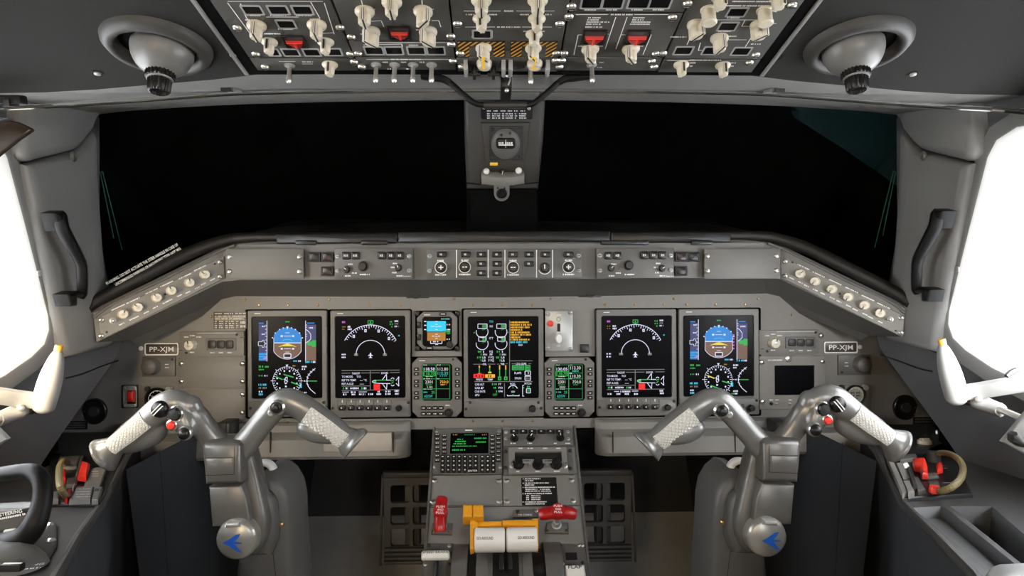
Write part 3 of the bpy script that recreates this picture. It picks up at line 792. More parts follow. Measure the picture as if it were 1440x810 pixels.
for t, xs, tx in ((lt, (380, 553), (455, 551)), (rt, (862, 1034), (1125, 1212))):
    b = MB()
    for x in xs:
        c = MAIN.rect(x-.7, 608, x+.7, 636.5, .056); plate(b, c, .050, .0566, M['slot'], .0003, 0)
    t.part('joint', b, split=True)
    b = MB(); c = MAIN.rect(tx[0], 609, tx[1], 635, .056); plate(b, c, .050, .0572, mat('worn vinyl patch', (.38, .35, .31), .6, bump=.8, var=.1), .003, .0006); t.part('vinyl_pad', b)
for x, y in ((363, 631), (404, 593)): lt.put(BSCREW, 'screw', x, y, .056)
for x, y in ((318, 603), (1098, 602)):
    t = T_('ledge_latch', 'dark latch block on the ledge behind the %s control wheel' % ('left' if x < 700 else 'right'), 'latch', MAIN, x, y)
    b = MB(); plate(b, MAIN.rect(x-10, y-10, x+9, y+10, .06), .02, .075, M['dark'], .003, .002); t.part('block', b)
    b = MB(); plate(b, MAIN.rect(x-.6, y-9, x+.6, y+9, .075), .07, .0756, M['slot'], .0002, 0); t.part('joint', b, split=True)

# ------------------------------------------------------------------ display drawing
class DG:
    def __init__(s, F, w): s.F = F; s.w = w; s.b = {}; s.k = F.k(707, 500, w); s.dx = s.dy = 0
    def mb(s, c):
        if c not in s.b: s.b[c] = MB()
        return s.b[c]
    def p(s, x, y): return s.F.uv(x+s.dx, y+s.dy, s.w)
    def line(s, x0, y0, x1, y1, c='w', wd=.9, z=2): seg2(s.mb(c), s.p(x0, y0), s.p(x1, y1), wd*s.k, s.w+z*.0002, G[c])
    def pl(s, P, c='w', wd=.9, z=2, close=False):
        for a, b in zip(P, P[1:]+([P[0]] if close else [])): s.line(*a, *b, c, wd, z)
    def arc(s, x, y, r, a0, a1, c='w', wd=.9, z=2, n=28): arc2(s.mb(c), s.p(x, y), r*s.k, a0, a1, wd*s.k, s.w+z*.0002, G[c], n)
    def fill(s, P, c, z=1): flat(s.mb(c), [s.p(*q) for q in P], s.w+z*.0002, G[c])
    def rect(s, x0, y0, x1, y1, c='w', z=1): s.fill([(x0, y1), (x1, y1), (x1, y0), (x0, y0)], c, z)
    def box(s, x0, y0, x1, y1, c='w', wd=.8, z=2): s.pl([(x0, y0), (x1, y0), (x1, y1), (x0, y1)], c, wd, z, True)
    def txt(s, x, y, t, c='w', h=3., wd=None, z=3):
        u, v = s.p(x, y); text(s.mb(c), t, u, v, s.w+z*.0002, h*s.k, G[c], wd and wd*s.k)
    def scr(s, x0, y, x1, c='w', h=2.6, z=2): 
        u, v = s.p(x0, y); u1, _ = s.p(x1, y); scrib(s.mb(c), u, v, u1, h*s.k, s.w+z*.0002, G[c], cw=1.9*s.k)
    def done(s, t, parent):
        nm = dict(w='white', g='green', G='green', c='cyan', b='blue', n='brown', B='blue_grey', m='magenta', a='amber', r='red', y='yellow', k='black', s='blue', o='brown', p='white', t='cyan', A='amber', d='white')
        for c, b in s.b.items(): t.part(nm[c]+'_symbols', b, parent, smooth=False, normals=False)
TH = .014                                   # how far a display stands proud of the panel
def unit(name, label, cat, outer, scr, r=.004, n=3, low=None, group=None):
    F = MAIN; t = T_(name, label, cat, F, (outer[0]+outer[2])/2, (outer[1]+outer[3])/2, group=group)
    b = MB(); bezel(b, rrect(*F.rect(*outer, TH), r, n), rrect(*F.rect(*scr, TH), .0045, n), 0, TH, TH-.005, M['bezel'], .0015); t.part('bezel', b)
    b = MB(); c = F.rect(*outer, 0); plate(b, (c[0], c[1], c[2]+.0085, c[3]+.006), .0001, .0009, M['void'], .004, 0); t.part('gap', b)
    b = MB(); plate(b, F.rect(scr[0]-1, scr[1]-1, scr[2]+1, scr[3]+1, TH-.004), TH-.008, TH-.0042, M['screen'], .004, .0); s = t.part('screen', b)
    if low:
        b = MB(); plate(b, F.rect(outer[0]+1.5, low, outer[2]-1.5, outer[3]-.5, TH), TH-.004, TH+.0022, M['bezel'], .002, .0008); t.part('lower_panel', b)
    b = MB(); c = F.uv(outer[0]+14, outer[1]+4.3, TH); plate(b, (*c, .014, .0014), TH, TH+.0003, M['white'], .0003, 0); t.part('marking', b, split=True)
    return t, s, DG(F, TH-.0041)
def pfd(d):
    # attitude ball
    cx, cy, r, hx = 404.3, 482.7, 22.3, 19.2
    a = math.degrees(math.acos(hx/r)); 
    top = [(cx+hx, 482.2)]+[(cx+r*math.cos(R(q)), cy-r*math.sin(R(q))) for q in range(int(a), 181-int(a), 6)]+[(cx-hx, 482.2)]
    bot = [(cx-hx, 482.2)]+[(cx+r*math.cos(R(q)), cy-r*math.sin(R(q))) for q in range(180+int(a), 361-int(a), 6)]+[(cx+hx, 482.2)]
    d.fill(top[::-1], 'b'); d.fill(bot[::-1], 'n'); d.pl(bot, 'w', .7)
    d.line(cx-hx, 482.2, cx+hx, 482.2, 'w', 1.1); d.line(cx-hx, 482, cx-hx, 475, 'w', .7); d.line(cx+hx, 482, cx+hx, 475, 'w', .7)
    for y in (472.6, 490.4):
        d.line(cx-5, y, cx+5, y, 'w', .8); d.rect(cx-9.5, y-1.2, cx-6.5, y+1.2, 'w', 2); d.rect(cx+6.5, y-1.2, cx+9.5, y+1.2, 'w', 2)
    d.line(cx-3, 468, cx+3, 468, 'w', .6); d.line(cx-3, 495, cx+3, 495, 'w', .6)
    d.pl([(cx-7, 479), (cx-2, 477.2), (cx+2, 477.2), (cx+7, 479)], 'c', .9)
    d.fill([(cx-13, 487.5), (cx+13, 487.5), (cx+1, 483), (cx-1, 483)][::1], 'y', 3); d.line(cx-9, 487.6, cx+9, 487.6, 'k', 1, 4)
    d.box(cx-5, 497.5, cx+5, 502.8, 'w', 1.2, 3); d.rect(cx-4, 498.5, cx+4, 501.8, 'k', 3)
    d.fill([(cx-1.6, 459), (cx+1.6, 459), (cx, 463.5)], 'w', 3)
    for q in (20, 40, 60, 75, 105, 120, 140, 160):
        x, y = cx+r*math.cos(R(q)), cy-r*math.sin(R(q)); d.rect(x-.8, y-.8, x+.8, y+.8, 'w', 3)
    d.fill([(401.5, 451.4), (401.5, 453.6), (405, 452.5)], 'g'); d.line(403, 452.5, 407.5, 452.5, 'g', 1.1)
    # speed tape
    d.rect(364, 456.5, 375, 507.5, 'B'); d.rect(364, 496, 374.5, 507, 'b'); d.line(375.5, 451, 375.5, 508, 'w', .9)
    for y in (498, 501.5, 505): d.line(364, y, 374.5, y, 'c', .8)
    for y in range(458, 508, 5): d.line(373, y, 375.5, y, 'w', .6)
    d.scr(368.5, 459, 373, 'w', 2); d.scr(368, 470, 373, 'w', 2); d.rect(370.5, 503, 374, 505, 'm', 3)
    d.fill([(363.4, 480.5), (363.4, 486), (369, 486), (369, 488.3), (371.5, 488.3), (371.5, 478.5), (369, 478.5), (369, 480.5)], 'k', 3); d.pl([(363.4, 480.5), (363.4, 486), (369, 486), (369, 488.3), (371.5, 488.3), (371.5, 485), (374, 483.2), (371.5, 481.5), (371.5, 478.5), (369, 478.5), (369, 480.5)], 'w', .7, 4, True)
    d.line(364, 454.5, 371, 454.5, 'b', 1.6)
    # altitude tape
    d.rect(429.5, 456.5, 444.5, 482.5, 'B'); d.rect(429.5, 482.5, 444.5, 507, 'n'); d.line(429.8, 451, 429.8, 508, 'w', .9)
    d.pl([(430, 463), (434, 466), (437, 470), (437, 477), (433, 480.5), (430.5, 482)], 'w', .9); d.scr(434.5, 461, 442, 'w', 2.4)
    d.fill([(431.5, 483.2), (434, 480.2), (439, 480.2), (439, 478.5), (444.6, 478.5), (444.6, 488), (439, 488), (439, 486), (434, 486)][::-1], 'g', 3)
    for y in (457, 460, 470, 473): d.line(430, y, 432, y, 'w', .6)
    d.line(432, 454.3, 442, 454.3, 'b', 1.4); d.scr(429.5, 509, 439, 'c', 3); d.scr(440, 509, 444, 'w', 3)
    d.scr(412.5, 507.7, 418, 'c', 2.4); d.scr(419.5, 507.7, 424, 'w', 2.4)
    # text left
    for x0, y, x1, c, h in ((364, 515.5, 370.5, 'g', 3), (372.5, 515.7, 378, 'g', 2.6), (364, 519.8, 371, 'g', 2), (364, 528.3, 369.5, 'g', 2), (372, 528.3, 376, 'w', 2.6), (363.5, 541, 367.5, 'c', 3), (369.5, 541, 375, 'c', 3), (364, 545.5, 367.5, 'd', 2.6), (369.5, 545.5, 375, 'd', 2.6), (364, 550.8, 369.5, 'w', 2.4), (364, 554.5, 370, 'c', 3), (411.5, 514.4, 416, 'A', 2), (424.5, 515.5, 431.5, 'w', 2.4), (424.5, 519, 429, 'w', 2.4), (424.5, 552, 431, 'w', 2.4), (426.5, 555.5, 431, 'w', 2.4), (422, 555.5, 425.5, 'g', 2.2)): d.scr(x0, y, x1, c, h)
def hsi(d, need, ac):
    cx, cy = 403.6, 535.6; r = 19.8
    for i in range(0, 360, 10):
        l = 4 if i % 30 == 0 else 2.6
        x, y = math.sin(R(i)), -math.cos(R(i)); d.line(cx+x*r, cy+y*r, cx+x*(r-l), cy+y*(r-l), 'w', .7)
    d.arc(cx, cy, r, 0, 360, 'w', .5)
    for i in range(0, 360, 45):
        x, y = math.sin(R(i)), -math.cos(R(i)); d.line(cx+x*(r+.3), cy+y*(r+.3), cx+x*(r+3), cy+y*(r+3), 'w', .7)
    d.fill([(cx-2, cy-r-3), (cx+2, cy-r-3), (cx, cy-r)], 'w')
    for i in range(15, 360, 30):
        x, y = cx+math.sin(R(i))*(r-5.5), cy-math.cos(R(i))*(r-5.5); d.rect(x-1, y-1.1, x+1, y+1.1, 'w')
    for n in need: d.line(*n)
    d.pl([(400.5, 537), (401.5, 531), (404, 530), (403.5, 538.5), (401.5, 540)], 'w', .9, 3, True); d.line(399, 533, 405, 536.5, 'w', .9); d.rect(400.8, 542.3, 403.2, 544.4, 'w')
    d.rect(421.5, 540, 424.5, 545.5, 'c')
    # vertical speed arc
    pts = [(443.6, 518), (437, 523.5), (433, 529), (431.5, 535.6), (433, 542.5), (437, 548), (443.6, 553.5)]
    d.pl(pts[:3]+[pts[3]]+pts[4:], 'w', .8)
    for i, (x, y) in enumerate(((441, 520), (437.5, 523), (434.5, 527), (432.5, 531), (432.5, 540.5), (434.5, 544.5), (437.5, 548.4), (441, 551.5))): d.line(x-1.5, y-1.2, x+1.6, y+1.2, 'w', .7)
    d.line(431, 535.8, 446, 535.8, 'g', 1.1, 3); d.fill([(431, 534.5), (434, 535.8), (431, 537)], 'w', 4); d.rect(427.5, 535, 429.3, 536.6, 'w')
def navd(d, left=True):
    cx, cy, r = 521, 497.7, 40.6
    d.arc(cx, cy, r, 28, 152, 'w', .9, 2, 40)
    for q in range(28, 153, 5):
        l = 5 if (q-3) % 15 == 0 else 3
        x, y = math.cos(R(q)), -math.sin(R(q)); d.line(cx+x*r, cy+y*r, cx+x*(r-l), cy+y*(r-l), 'w', .8)
    for x, y in ((497.5, 473), (514, 465), (532.5, 465.5), (547, 476)): d.rect(x-1.6, y-2, x+1.6, y+2, 'w'); d.rect(x-.5, y-.8, x+.6, y+.8, 'k', 3)
    d.arc(cx, 498.6, 20, 0, 180, 'w', .9, 2, 30); d.rect(498, 497, 503.5, 500.5, 'd'); d.rect(538.5, 497, 544, 500.5, 'd')
    d.fill([(520.2, 496), (521.8, 496), (522, 503), (520, 503)][::-1], 'w'); d.fill([(517, 500.3), (525, 500.3), (521.5, 498), (520.5, 498)][::-1], 'w', 2); d.line(518.7, 503, 523.3, 503, 'w', .9)
    d.box(517.5, 450.8, 524.5, 455, 'g', .9); d.fill([(519, 455), (523, 455), (521, 457.3)], 'g')
    d.rect(520, 452, 522, 454, 'g')
    for x0, y, x1, c, h in ((481, 453, 485.5, 'm', 3), (481, 459.7, 486, 'A', 1.5), (481, 463, 485.5, 'A', 1.2), (489, 459.5, 493.5, 'w', 2.6), (489, 463, 494.5, 'w', 2.6), (548, 452.5, 552.5, 'g', 2.4), (548, 456, 552.5, 'g', 2.4), (550.5, 459.5, 552.5, 'g', 2.2), (555, 451.6, 560, 'w', 2.4), (555, 455.3, 560, 'd', 2.4), (555, 459, 560, 'w', 2.2), (480.5, 498.5, 486.5, 'w', 2.4), (480.5, 502.5, 486.5, 'w', 2.4)): d.scr(x0, y, x1, c, h)
    d.fill([(559.5, 472), (562, 470.8), (562, 473.2)], 'c')
    # lower boxes
    d.line(480.5, 521, 562, 520.4, 'd', 1); d.line(480.5, 524.8, 493, 524.6, 'd', .9); d.line(507.5, 524.5, 534, 524.2, 'd', .9); d.line(548.5, 524, 562, 523.8, 'd', .9)
    d.line(520.7, 521, 520.7, 548, 'd', 1); d.line(480.5, 543, 520.7, 542.6, 'd', .9); d.line(480.5, 549, 562, 548, 'd', .9)
    d.txt(500.5, 525, 'TAKEOFF', 'w', 2.7, 11); d.txt(541, 524.5, 'DOORS', 'w', 2.7, 9.5)
    d.txt(488.6, 529.6, 'T/O MODE:', 'w', 2.8, 15.5); d.txt(504.5, 529.6, 'T/O', 'w', 2.8, 6); d.txt(490.8, 534.6, 'REF TO TEMP:', 'w', 2.8, 20); d.txt(511, 534.6, '--- °C', 'w', 2.8, 9.5); d.txt(489, 539.6, 'REF A-ICE:', 'w', 2.8, 16.5); d.txt(509, 539.6, '---', 'w', 2.8, 5.5)
    d.scr(482.5, 546, 486.5, 'g', 2.8); d.scr(486.8, 546, 490.3, 'w', 2.8); d.scr(492.5, 546, 504.5, 'w', 2.6); d.scr(508, 546, 511.3, 'g', 2.8); d.scr(511.8, 546, 515.3, 'w', 2.8)
    # airframe outline
    d.pl([(523.5, 536.5), (526, 535), (536, 534.6), (550, 534.5)], 'w', .9); d.pl([(523.5, 536.5), (526, 538.6), (536, 539.2), (549, 539.4)], 'w', .9)
    d.pl([(537.5, 534.5), (543.5, 526), (543.8, 534.3)], 'w', .9); d.pl([(537.5, 539.2), (543.6, 547.5), (544.3, 539.4)], 'w', .9)
    d.arc(552.2, 533.7, 2.3, 20, 160, 'w', .9); d.arc(552.2, 540.2, 2.3, 200, 340, 'w', .9)
    d.pl([(556.8, 535), (561, 529.7), (560.5, 536.5), (561, 543), (557, 539)], 'w', .9)
    d.line(529, 534.8, 543, 534.4, 'g', 1.1, 3); d.rect(523.5, 535.2, 529, 538.2, 'g', 2); d.line(550, 536, 554, 534, 'g', 1, 3); d.line(550.5, 539.5, 553.5, 536.5, 'g', 1, 3)
    d.rect(525.5, 540, 534.5, 549, 'r', 3)
    if left:
        d.line(481.5, 551.5, 490.5, 551.2, 'w', .8); d.line(504.5, 551.2, 516, 551, 'w', .8)
        for x0, y, x1 in ((482.5, 554.7, 487.5), (493.5, 551.6, 500, ), (494.5, 554.7, 499.5), (505, 554.5, 513.5), (518, 554.3, 525), (529.5, 554.2, 536), (531, 550.8, 534), (542, 550.5, 549.5), (542, 554, 549.5), (555, 549.7, 561), (555.5, 553.7, 561)): d.scr(x0, y, x1, 'w', 2.7)
    else:
        d.line(491, 551.6, 498, 551.4, 'w', .8); d.line(516, 551, 525, 550.8, 'w', .8)
        for x0, y, x1 in ((482, 555, 487.5), (494.5, 555, 500), (500, 551.6, 514), (506, 555, 512), (519, 555, 524.5), (555, 550.5, 561), (555.5, 554, 561)): d.scr(x0, y, x1, 'w', 2.7)
def tabs(t, xs, y0, y1, y2, k):
    """white tick above each soft key, dark dividers between"""
    b = MB()
    for x in xs: 
        c = MAIN.uv(x, y0, TH+.0024); plate(b, (*c, .0016, .0062), TH+.002, TH+.0026, M['white'], .0002, 0)
    t.part('marking', b, split=True)
    b = MB(); 
    for x in [xs[0]-6.6]+[x+6.2 for x in xs]:
        c = MAIN.uv(x, (y0+y1)/2, TH+.0024); plate(b, (*c, .0011, .020), TH+.002, TH+.0034, M['panel2'], .0002, 0)
    t.part('divider', b, split=True)
    put_list(t, k, 'button', [(x, y1) for x in xs], TH+.002)
KEYN = keymesh(.0155, .0115, True, h=.005, mm=M['white'], frac=.28)
def small_bottom(t, pts, kn, sc=.9):
    t.put(TINY, 'knob', *kn, TH+.002, 0, sc)
    put_list(t, MSCREW, 'screw', pts, TH+.002)
t, s, d = unit('primary_display', 'lit primary flight display on the left outer side, its horizon a blue and brown disc', 'display', (348, 436.5, 459.5, 586.5), (353.5, 445, 453, 560.5), low=563)
pfd(d); hsi(d, [(399, 526.5, 413, 530.5, 'g', 1.5, 3), (388, 529.5, 397.5, 533.8, 'g', 1.5, 3), (409.5, 537.3, 420, 541.2, 'g', 1.6, 3)], 0); d.done(t, s)
small_bottom(t, [(352, 574), (455, 566)], (447, 575)); 
t, s, d = unit('primary_display', 'lit primary flight display on the right outer side with red dots beside its horizon disc', 'display', (955, 434.5, 1067.5, 583.5), (961, 443.5, 1060.5, 557.5), low=560.5)
d.dx, d.dy = 606.5, -2; pfd(d); hsi(d, [(388, 530, 398, 534, 'y', 1.5, 3), (393, 544, 406, 549, 'g', 1.6, 3), (409, 538, 420, 541, 'g', 1.6, 3)], 0)
for y in (473, 478.5, 483, 487.5, 492): d.rect(424, y-1, 426, y+1, 'm', 3)
d.done(t, s); small_bottom(t, [(959, 571.5), (1064, 563)], (1055.5, 573), 1.2)
k = MAIN.k(1000, 560); t.put(keymesh(10*k, 7*k, False, h=.004), 'button', 1041, 571.5, TH+.002)
t, s, d = unit('navigation_display', 'lit navigation display beside the left primary display, white compass arc above a red block', 'display', (464.5, 436.5, 577, 587), (471, 444.5, 570, 560), low=563)
navd(d); d.done(t, s); tabs(t, [481.3, 494, 506.5, 519, 531.3, 544], 564.5, 573.3, 0, KEYN); small_bottom(t, [(467.5, 574), (574, 566)], (561.5, 573.5), 1.15)
t, s, d = unit('navigation_display', 'lit navigation display beside the right primary display, white compass arc above a red block', 'display', (839, 435, 951.5, 585), (846, 444, 945, 559), low=562)
d.dx, d.dy = 372.5, -1; navd(d, False); d.done(t, s); tabs(t, [859, 871.3, 884, 896.3, 908.5, 921], 562.8, 571.8, 0, KEYN); small_bottom(t, [(843, 573), (948, 564)], (938.5, 572.5), 1.15)
# engine display
t, s, d = unit('engine_display', 'lit engine and alert display in the middle of the main panel with amber messages', 'display', (652, 435, 764.5, 586), (658, 445, 757.5, 560.5), low=563.5)
for x in (678, 704.6):
    d.arc(x, 466.5, 8.3, 165, 385, 'w', .9); d.box(x-6, 455.6, x+7, 461.8, 'w', .9); d.rect(x, 456.2, x+6.4, 461.2, 'G', 1); d.scr(x+.6, 458.7, x+6.2, 'g', 3)
    d.arc(x, 483.3, 8.4, 170, 385, 'w', .9); d.box(x-4.8, 473.7, x+5.6, 479.8, 'w', .9); d.rect(x+.4, 474.2, x+5.2, 479.4, 'G', 1); d.scr(x+.8, 476.7, x+5, 'g', 3)
    d.pl([(x, 464), (x+4, 463), (x+6, 461)], 'G', 1); d.pl([(x, 482), (x+4, 481), (x+6, 479)], 'G', 1)
    d.scr(x-6, 494.5, x-1, 'g', 3); d.rect(x+1.3, 493, x+2.5, 496, 'w'); d.rect(x-2, 497, x-1, 500, 'g'); d.txt(x+4, 498.7, 'PPH', 'w', 2.6, 5.5)
    d.scr(x-7, 502.7, x-1, 'g', 3); d.txt(x+2.7, 502.7, 'LB', 'w', 2.8, 4.5); d.rect(x-2, 505.3, x-1, 508.2, 'g'); d.txt(x+2.7, 506.9, 'LB', 'w', 2.8, 4.5)
d.rect(666, 467, 667.6, 468.6, 'g'); d.line(713.5, 467.5, 717, 467.5, 'G', 1.2)
for y, t_, c, wd in ((452.2, 'T/O', 'c', 5.5), (458.7, 'N1', 'w', 4), (475.6, 'ITT', 'w', 5.5), (494.3, 'N2', 'w', 4.5), (498.4, 'FF', 'w', 4), (502.6, 'F FQ', 'w', 7.5), (506.8, 'F FQ', 'w', 7.5)): d.txt(690.8, y, t_, c, 3, wd)
d.line(716.6, 450.5, 716.6, 536, 'd', 1); d.line(716.6, 507.4, 749, 507.3, 'd', .9); d.line(667, 536.6, 749, 536.4, 'd', .9); d.line(709.4, 539, 709.4, 558, 'd', .9)
for y, x1 in ((453.3, 744), (456.9, 748), (460.4, 744.5), (464, 734.5), (467.5, 745), (470.8, 747), (474.4, 732), (477.7, 745)): d.scr(717.8, y, x1, 'a', 2.7)
d.scr(717.5, 481.2, 741.5, 'c', 2.8); d.txt(732, 485, 'END', 'w', 2.7, 5.5)
for x0, x1, y in ((665.5, 679, 512.2), (686, 696.5, 512), (699, 702, 512), (711, 714, 511.5), (719.5, 724.5, 511.5), (743, 747, 511.5)): d.line(x0, y, x1, y, 'd', .8)
d.txt(681.7, 512, 'OIL', 'w', 2.8, 5.5); d.txt(706.5, 511.8, 'VIB', 'w', 2.8, 5.5); d.txt(733, 511.6, 'LDG GEAR', 'w', 2.9, 15)
for x, y1 in ((674, 526), (688.7, 523.5)): d.line(x, 514.5, x, y1, 'g', 1.2); d.rect(x-.8, 514, x+.8, 517.3, 'a', 3)
for x in (702.6, 711.2): d.line(x, 513.8, x, 530, 'g', 1.2); d.rect(x-.8, 513.5, x+.8, 519.5, 'a', 3); d.rect(x-2.3, 529.6, x+2.3, 534.6, 'g', 2); d.rect(x-.8, 531.2, x+1, 533.2, 'k', 3)
d.rect(666.2, 526.3, 680.8, 531.2, 'r', 1); d.rect(671.6, 524.7, 677.2, 531.2, 'r', 2); d.box(666.2, 526.3, 680.8, 531.2, 'r', .8); d.rect(668.6, 527.3, 670.8, 530.3, 'k', 3); d.rect(677.2, 527.3, 679, 530.3, 'k', 3); d.rect(673.7, 527.5, 675, 530.5, 'k', 3)
d.rect(682.3, 526.4, 696, 531.2, 'a', 1); d.rect(686.6, 522.8, 691, 524.8, 'y', 2)
for x in (687, 690): d.rect(x-.8, 527.3, x+.8, 530.3, 'k', 3)
d.txt(674.2, 533.7, 'PRESS', 'w', 2.6, 9.5); d.txt(689.3, 533.7, 'TEMP', 'w', 2.6, 7.5)
for x in (724, 732.8, 741.8): d.rect(x-3.6, 513.6, x+3.6, 520.2, 'G', 1); d.box(x-3.6, 513.6, x+3.6, 520.2, 'g', .8, 2); d.scr(x-1.8, 516.9, x+1.8, 'g', 2.2, 3)
d.txt(728.2, 524.5, 'FLAPS', 'w', 2.8, 9.5); d.txt(728.6, 531.8, 'SPLRS', 'w', 2.8, 9.5)
d.box(738.3, 521.8, 746, 527.6, 'w', .9); d.txt(743, 524.7, '9', 'w', 3); d.box(738.3, 529, 746, 534.8, 'w', .9); d.scr(739.8, 532, 744.8, 'd', 3)
d.txt(674.5, 540.5, 'CAB ALT', 'w', 2.9, 13); d.txt(674, 545.5, 'CAB ΔP', 'w', 2.9, 12.5); d.txt(675, 550.4, 'CAB RATE', 'w', 2.9, 14.5); d.txt(671, 555.5, 'APU', 'w', 2.9, 6)
d.scr(692, 540.3, 699, 'g', 3); d.scr(694, 545.3, 699, 'g', 2.6); d.rect(697.6, 549, 698.8, 552, 'g'); d.txt(696, 555, 'OFF', 'g', 3, 6)
d.txt(703, 540.3, 'FT', 'w', 2.7, 4); d.txt(703.8, 545.3, 'PSI', 'w', 2.7, 5.5); d.txt(703.8, 550.3, 'FPM', 'w', 2.7, 5.5)
d.txt(721.3, 539.6, 'ROLL', 'w', 2.8, 7.5); d.txt(742.3, 539.3, 'PITCH', 'w', 2.8, 9.5); d.txt(721.4, 550.8, 'YAW', 'w', 2.7, 5.5)
d.arc(721.3, 548.6, 6.6, 20, 160, 'w', 1); d.line(721.3, 541.5, 721.3, 546, 'g', 1); d.line(713.5, 556.5, 730, 556.5, 'w', .9); d.line(713.5, 555, 713.5, 557, 'w', .8); d.line(730, 555, 730, 557, 'w', .8); d.rect(720.5, 554.4, 722.3, 556.6, 'g', 3)
d.line(735, 541.8, 735, 557, 'w', .9); d.line(735, 541.8, 737, 541.8, 'w', .8); d.line(735, 557, 737, 557, 'w', .8); d.fill([(735.3, 544), (735.3, 546.5), (738, 545.2)], 'g', 3); d.scr(741, 544, 745.5, 'g', 2.6); d.box(740.3, 546.6, 746, 552.4, 'w', .9); d.scr(741.8, 549.5, 744.5, 'g', 3)
d.done(t, s); small_bottom(t, [(655, 575), (761, 574), (661, 566), (757, 566)], (748.5, 574), 1.3)
# standby attitude indicator
t, s, d = unit('standby_display', 'small lit standby attitude display, cyan over orange, right of the left navigation display', 'display', (586.5, 438.5, 643, 491.5), (594, 445.5, 635.5, 487), r=.014, n=1)
d.rect(600.2, 451.5, 627, 467, 's'); d.rect(600.8, 467, 626.5, 479.3, 'o'); d.rect(599, 466.2, 628, 467.2, 'k', 2)
for y in (452, 456, 459.5, 463.5, 470, 473, 476): d.line(612, y, 615.5, y, 'w', .8)
d.line(606, 459, 611, 459, 'w', .8); d.line(616, 459, 621, 459, 'w', .8); d.line(607.5, 472.6, 611, 472.6, 'w', 1.1); d.line(616, 472.6, 619, 472.6, 'w', 1.1)
for y in (452, 457.5, 463.5): d.line(596.5, y, 599.5, y, 'w', 1.4)
for y in (456.5, 463.5, 477): d.scr(628, y, 633, 'w', 2.2)
d.rect(623, 465, 633, 467.5, 'g', 2); d.scr(628, 469, 633, 'g', 2); d.pl([(605.5, 479.5), (605.5, 483), (621.5, 483), (621.5, 479.5)], 'w', 1); d.scr(609, 480.5, 618, 'w', 2); d.scr(620.5, 448.5, 633, 't', 2.4); d.line(612, 484.5, 616, 484.5, 'w', .8)
d.done(t, s)
k = MAIN.k(600, 460, TH)
me = keymesh(10*k, 4.6*k, True, h=.004, mm=M['white'], frac=.6); put_list(t, me, 'button', [(623, 441.5), (604, 489.3)], TH)
me = keymesh(5.5*k, 9*k, False, h=.005); put_list(t, me, 'button', [(589.5, 457), (589.5, 474)], TH)
t.put(BLK, 'knob', 632.5, 485, TH, 0, .62)
b = MB()
for x, y in ((586.5, 441), (643.5, 441), (587, 490), (643, 490)): plate(b, MAIN.rect(x-3.5, y-3.5, x+3.5, y+3.5), 0, .006, M['black'], .002, .001)
t.part('mounting_lug', b, split=True)
# radio units
def radio(x, label, left):
    t, s, d = unit('radio_unit', label, 'radio', (x-35, 503, x+35, 586.5), (x-21.5, 511.5, x+21.5, 563.5), r=.013, n=1)
    d.dx = x-615
    d.box(594.8, 513, 633, 561, 'G', .8); d.line(613.8, 513, 613.8, 561, 'g', .8); d.line(594.8, 532.7, 633, 532.7, 'G', .9); d.line(594.8, 546.7, 633, 546.7, 'G', .9)
    d.txt(604.3, 519, '118.50' if left else '130.05', 'w', 4.2, 15.5)
    d.box(596, 522.6, 612.6, 528.6, 'g', .9); d.txt(604.4, 525.2, '118.70', 'g', 3.6, 14.5); d.scr(599.5, 529.3, 609, 'p', 1.4)
    if left: d.txt(623.3, 519, '112.80', 'p', 4.2, 14.5); d.txt(623.3, 524.8, '110.30', 't', 4.2, 14.5); d.scr(619, 528.7, 629, 't', 1.6); d.txt(625, 537, '750.0', 'a', 4, 12); d.scr(620, 541, 628, 'a', 1.6)
    else: d.txt(623.3, 517.3, '113.30', 'p', 4.2, 14.5); d.scr(619, 521.8, 627.5, 't', 2.8); d.line(613.8, 524.6, 633, 524.6, 'G', .8); d.txt(623.3, 529, '110.30', 'p', 4.2, 14.5); d.scr(615, 524.8, 618.5, 'w', 2); d.txt(625, 537, '750.0', 'p', 4, 12); d.scr(620, 541, 627, 'G', 2)
    d.txt(603.6, 537, '2301', 'p', 4.2, 10.5); d.scr(599.5, 541.3, 608, 'G', 2.6); d.scr(601, 544.3, 609, 'p', 1.8); d.scr(596, 547, 608.5, 'p', 1.6); d.scr(596, 551.5, 603, 't', 2.2); d.txt(609.5, 551.5, '25', 'g', 3.6, 4.5); d.txt(603, 557, 'ADSW', 't', 4, 12)
    d.scr(596, 513.2, 601, 'p', 1.6); d.scr(615, 513.2, 620, 'p', 1.6); d.scr(596, 532.6, 607.5, 'p', 1.6); d.scr(615, 532.6, 618, 'p', 1.6)
    d.done(t, s)
    k = MAIN.k(600, 560, TH)
    me = keymesh(7*k, 4.6*k, True, h=.005, mm=M['white'], frac=.3); put_list(t, me, 'button', [(x+sx*28.7, y) for sx in (-1, 1) for y in (519, 525.5, 536, 542, 552.3, 559)], TH)
    me = keymesh(7.6*k, 5*k, True, h=.005, mm=M['white'], frac=.5); put_list(t, me, 'button', [(x+q, y) for y in (573.3, 581.3) for q in (-19, -11, -2.7, 5.5)], TH)
    t.put(BLK, 'knob', x+16.5, 580, TH, 0, .80); t.put(MSCREW, 'screw', x+22.5, 505.5, TH, 0, .8); 
    b = MB(); u, v = MAIN.uv(x+12, 570, TH+.0003); scrib(b, u, v, u+.010, .0028, TH+.0004, M['white'], cw=.002); t.part('lettering', b, smooth=False)
radio(614.5, 'lit radio tuning unit below the standby attitude display, one frequency in amber', True)
radio(801, 'lit radio tuning unit below the gear lever, all its frequencies in white and cyan', False)
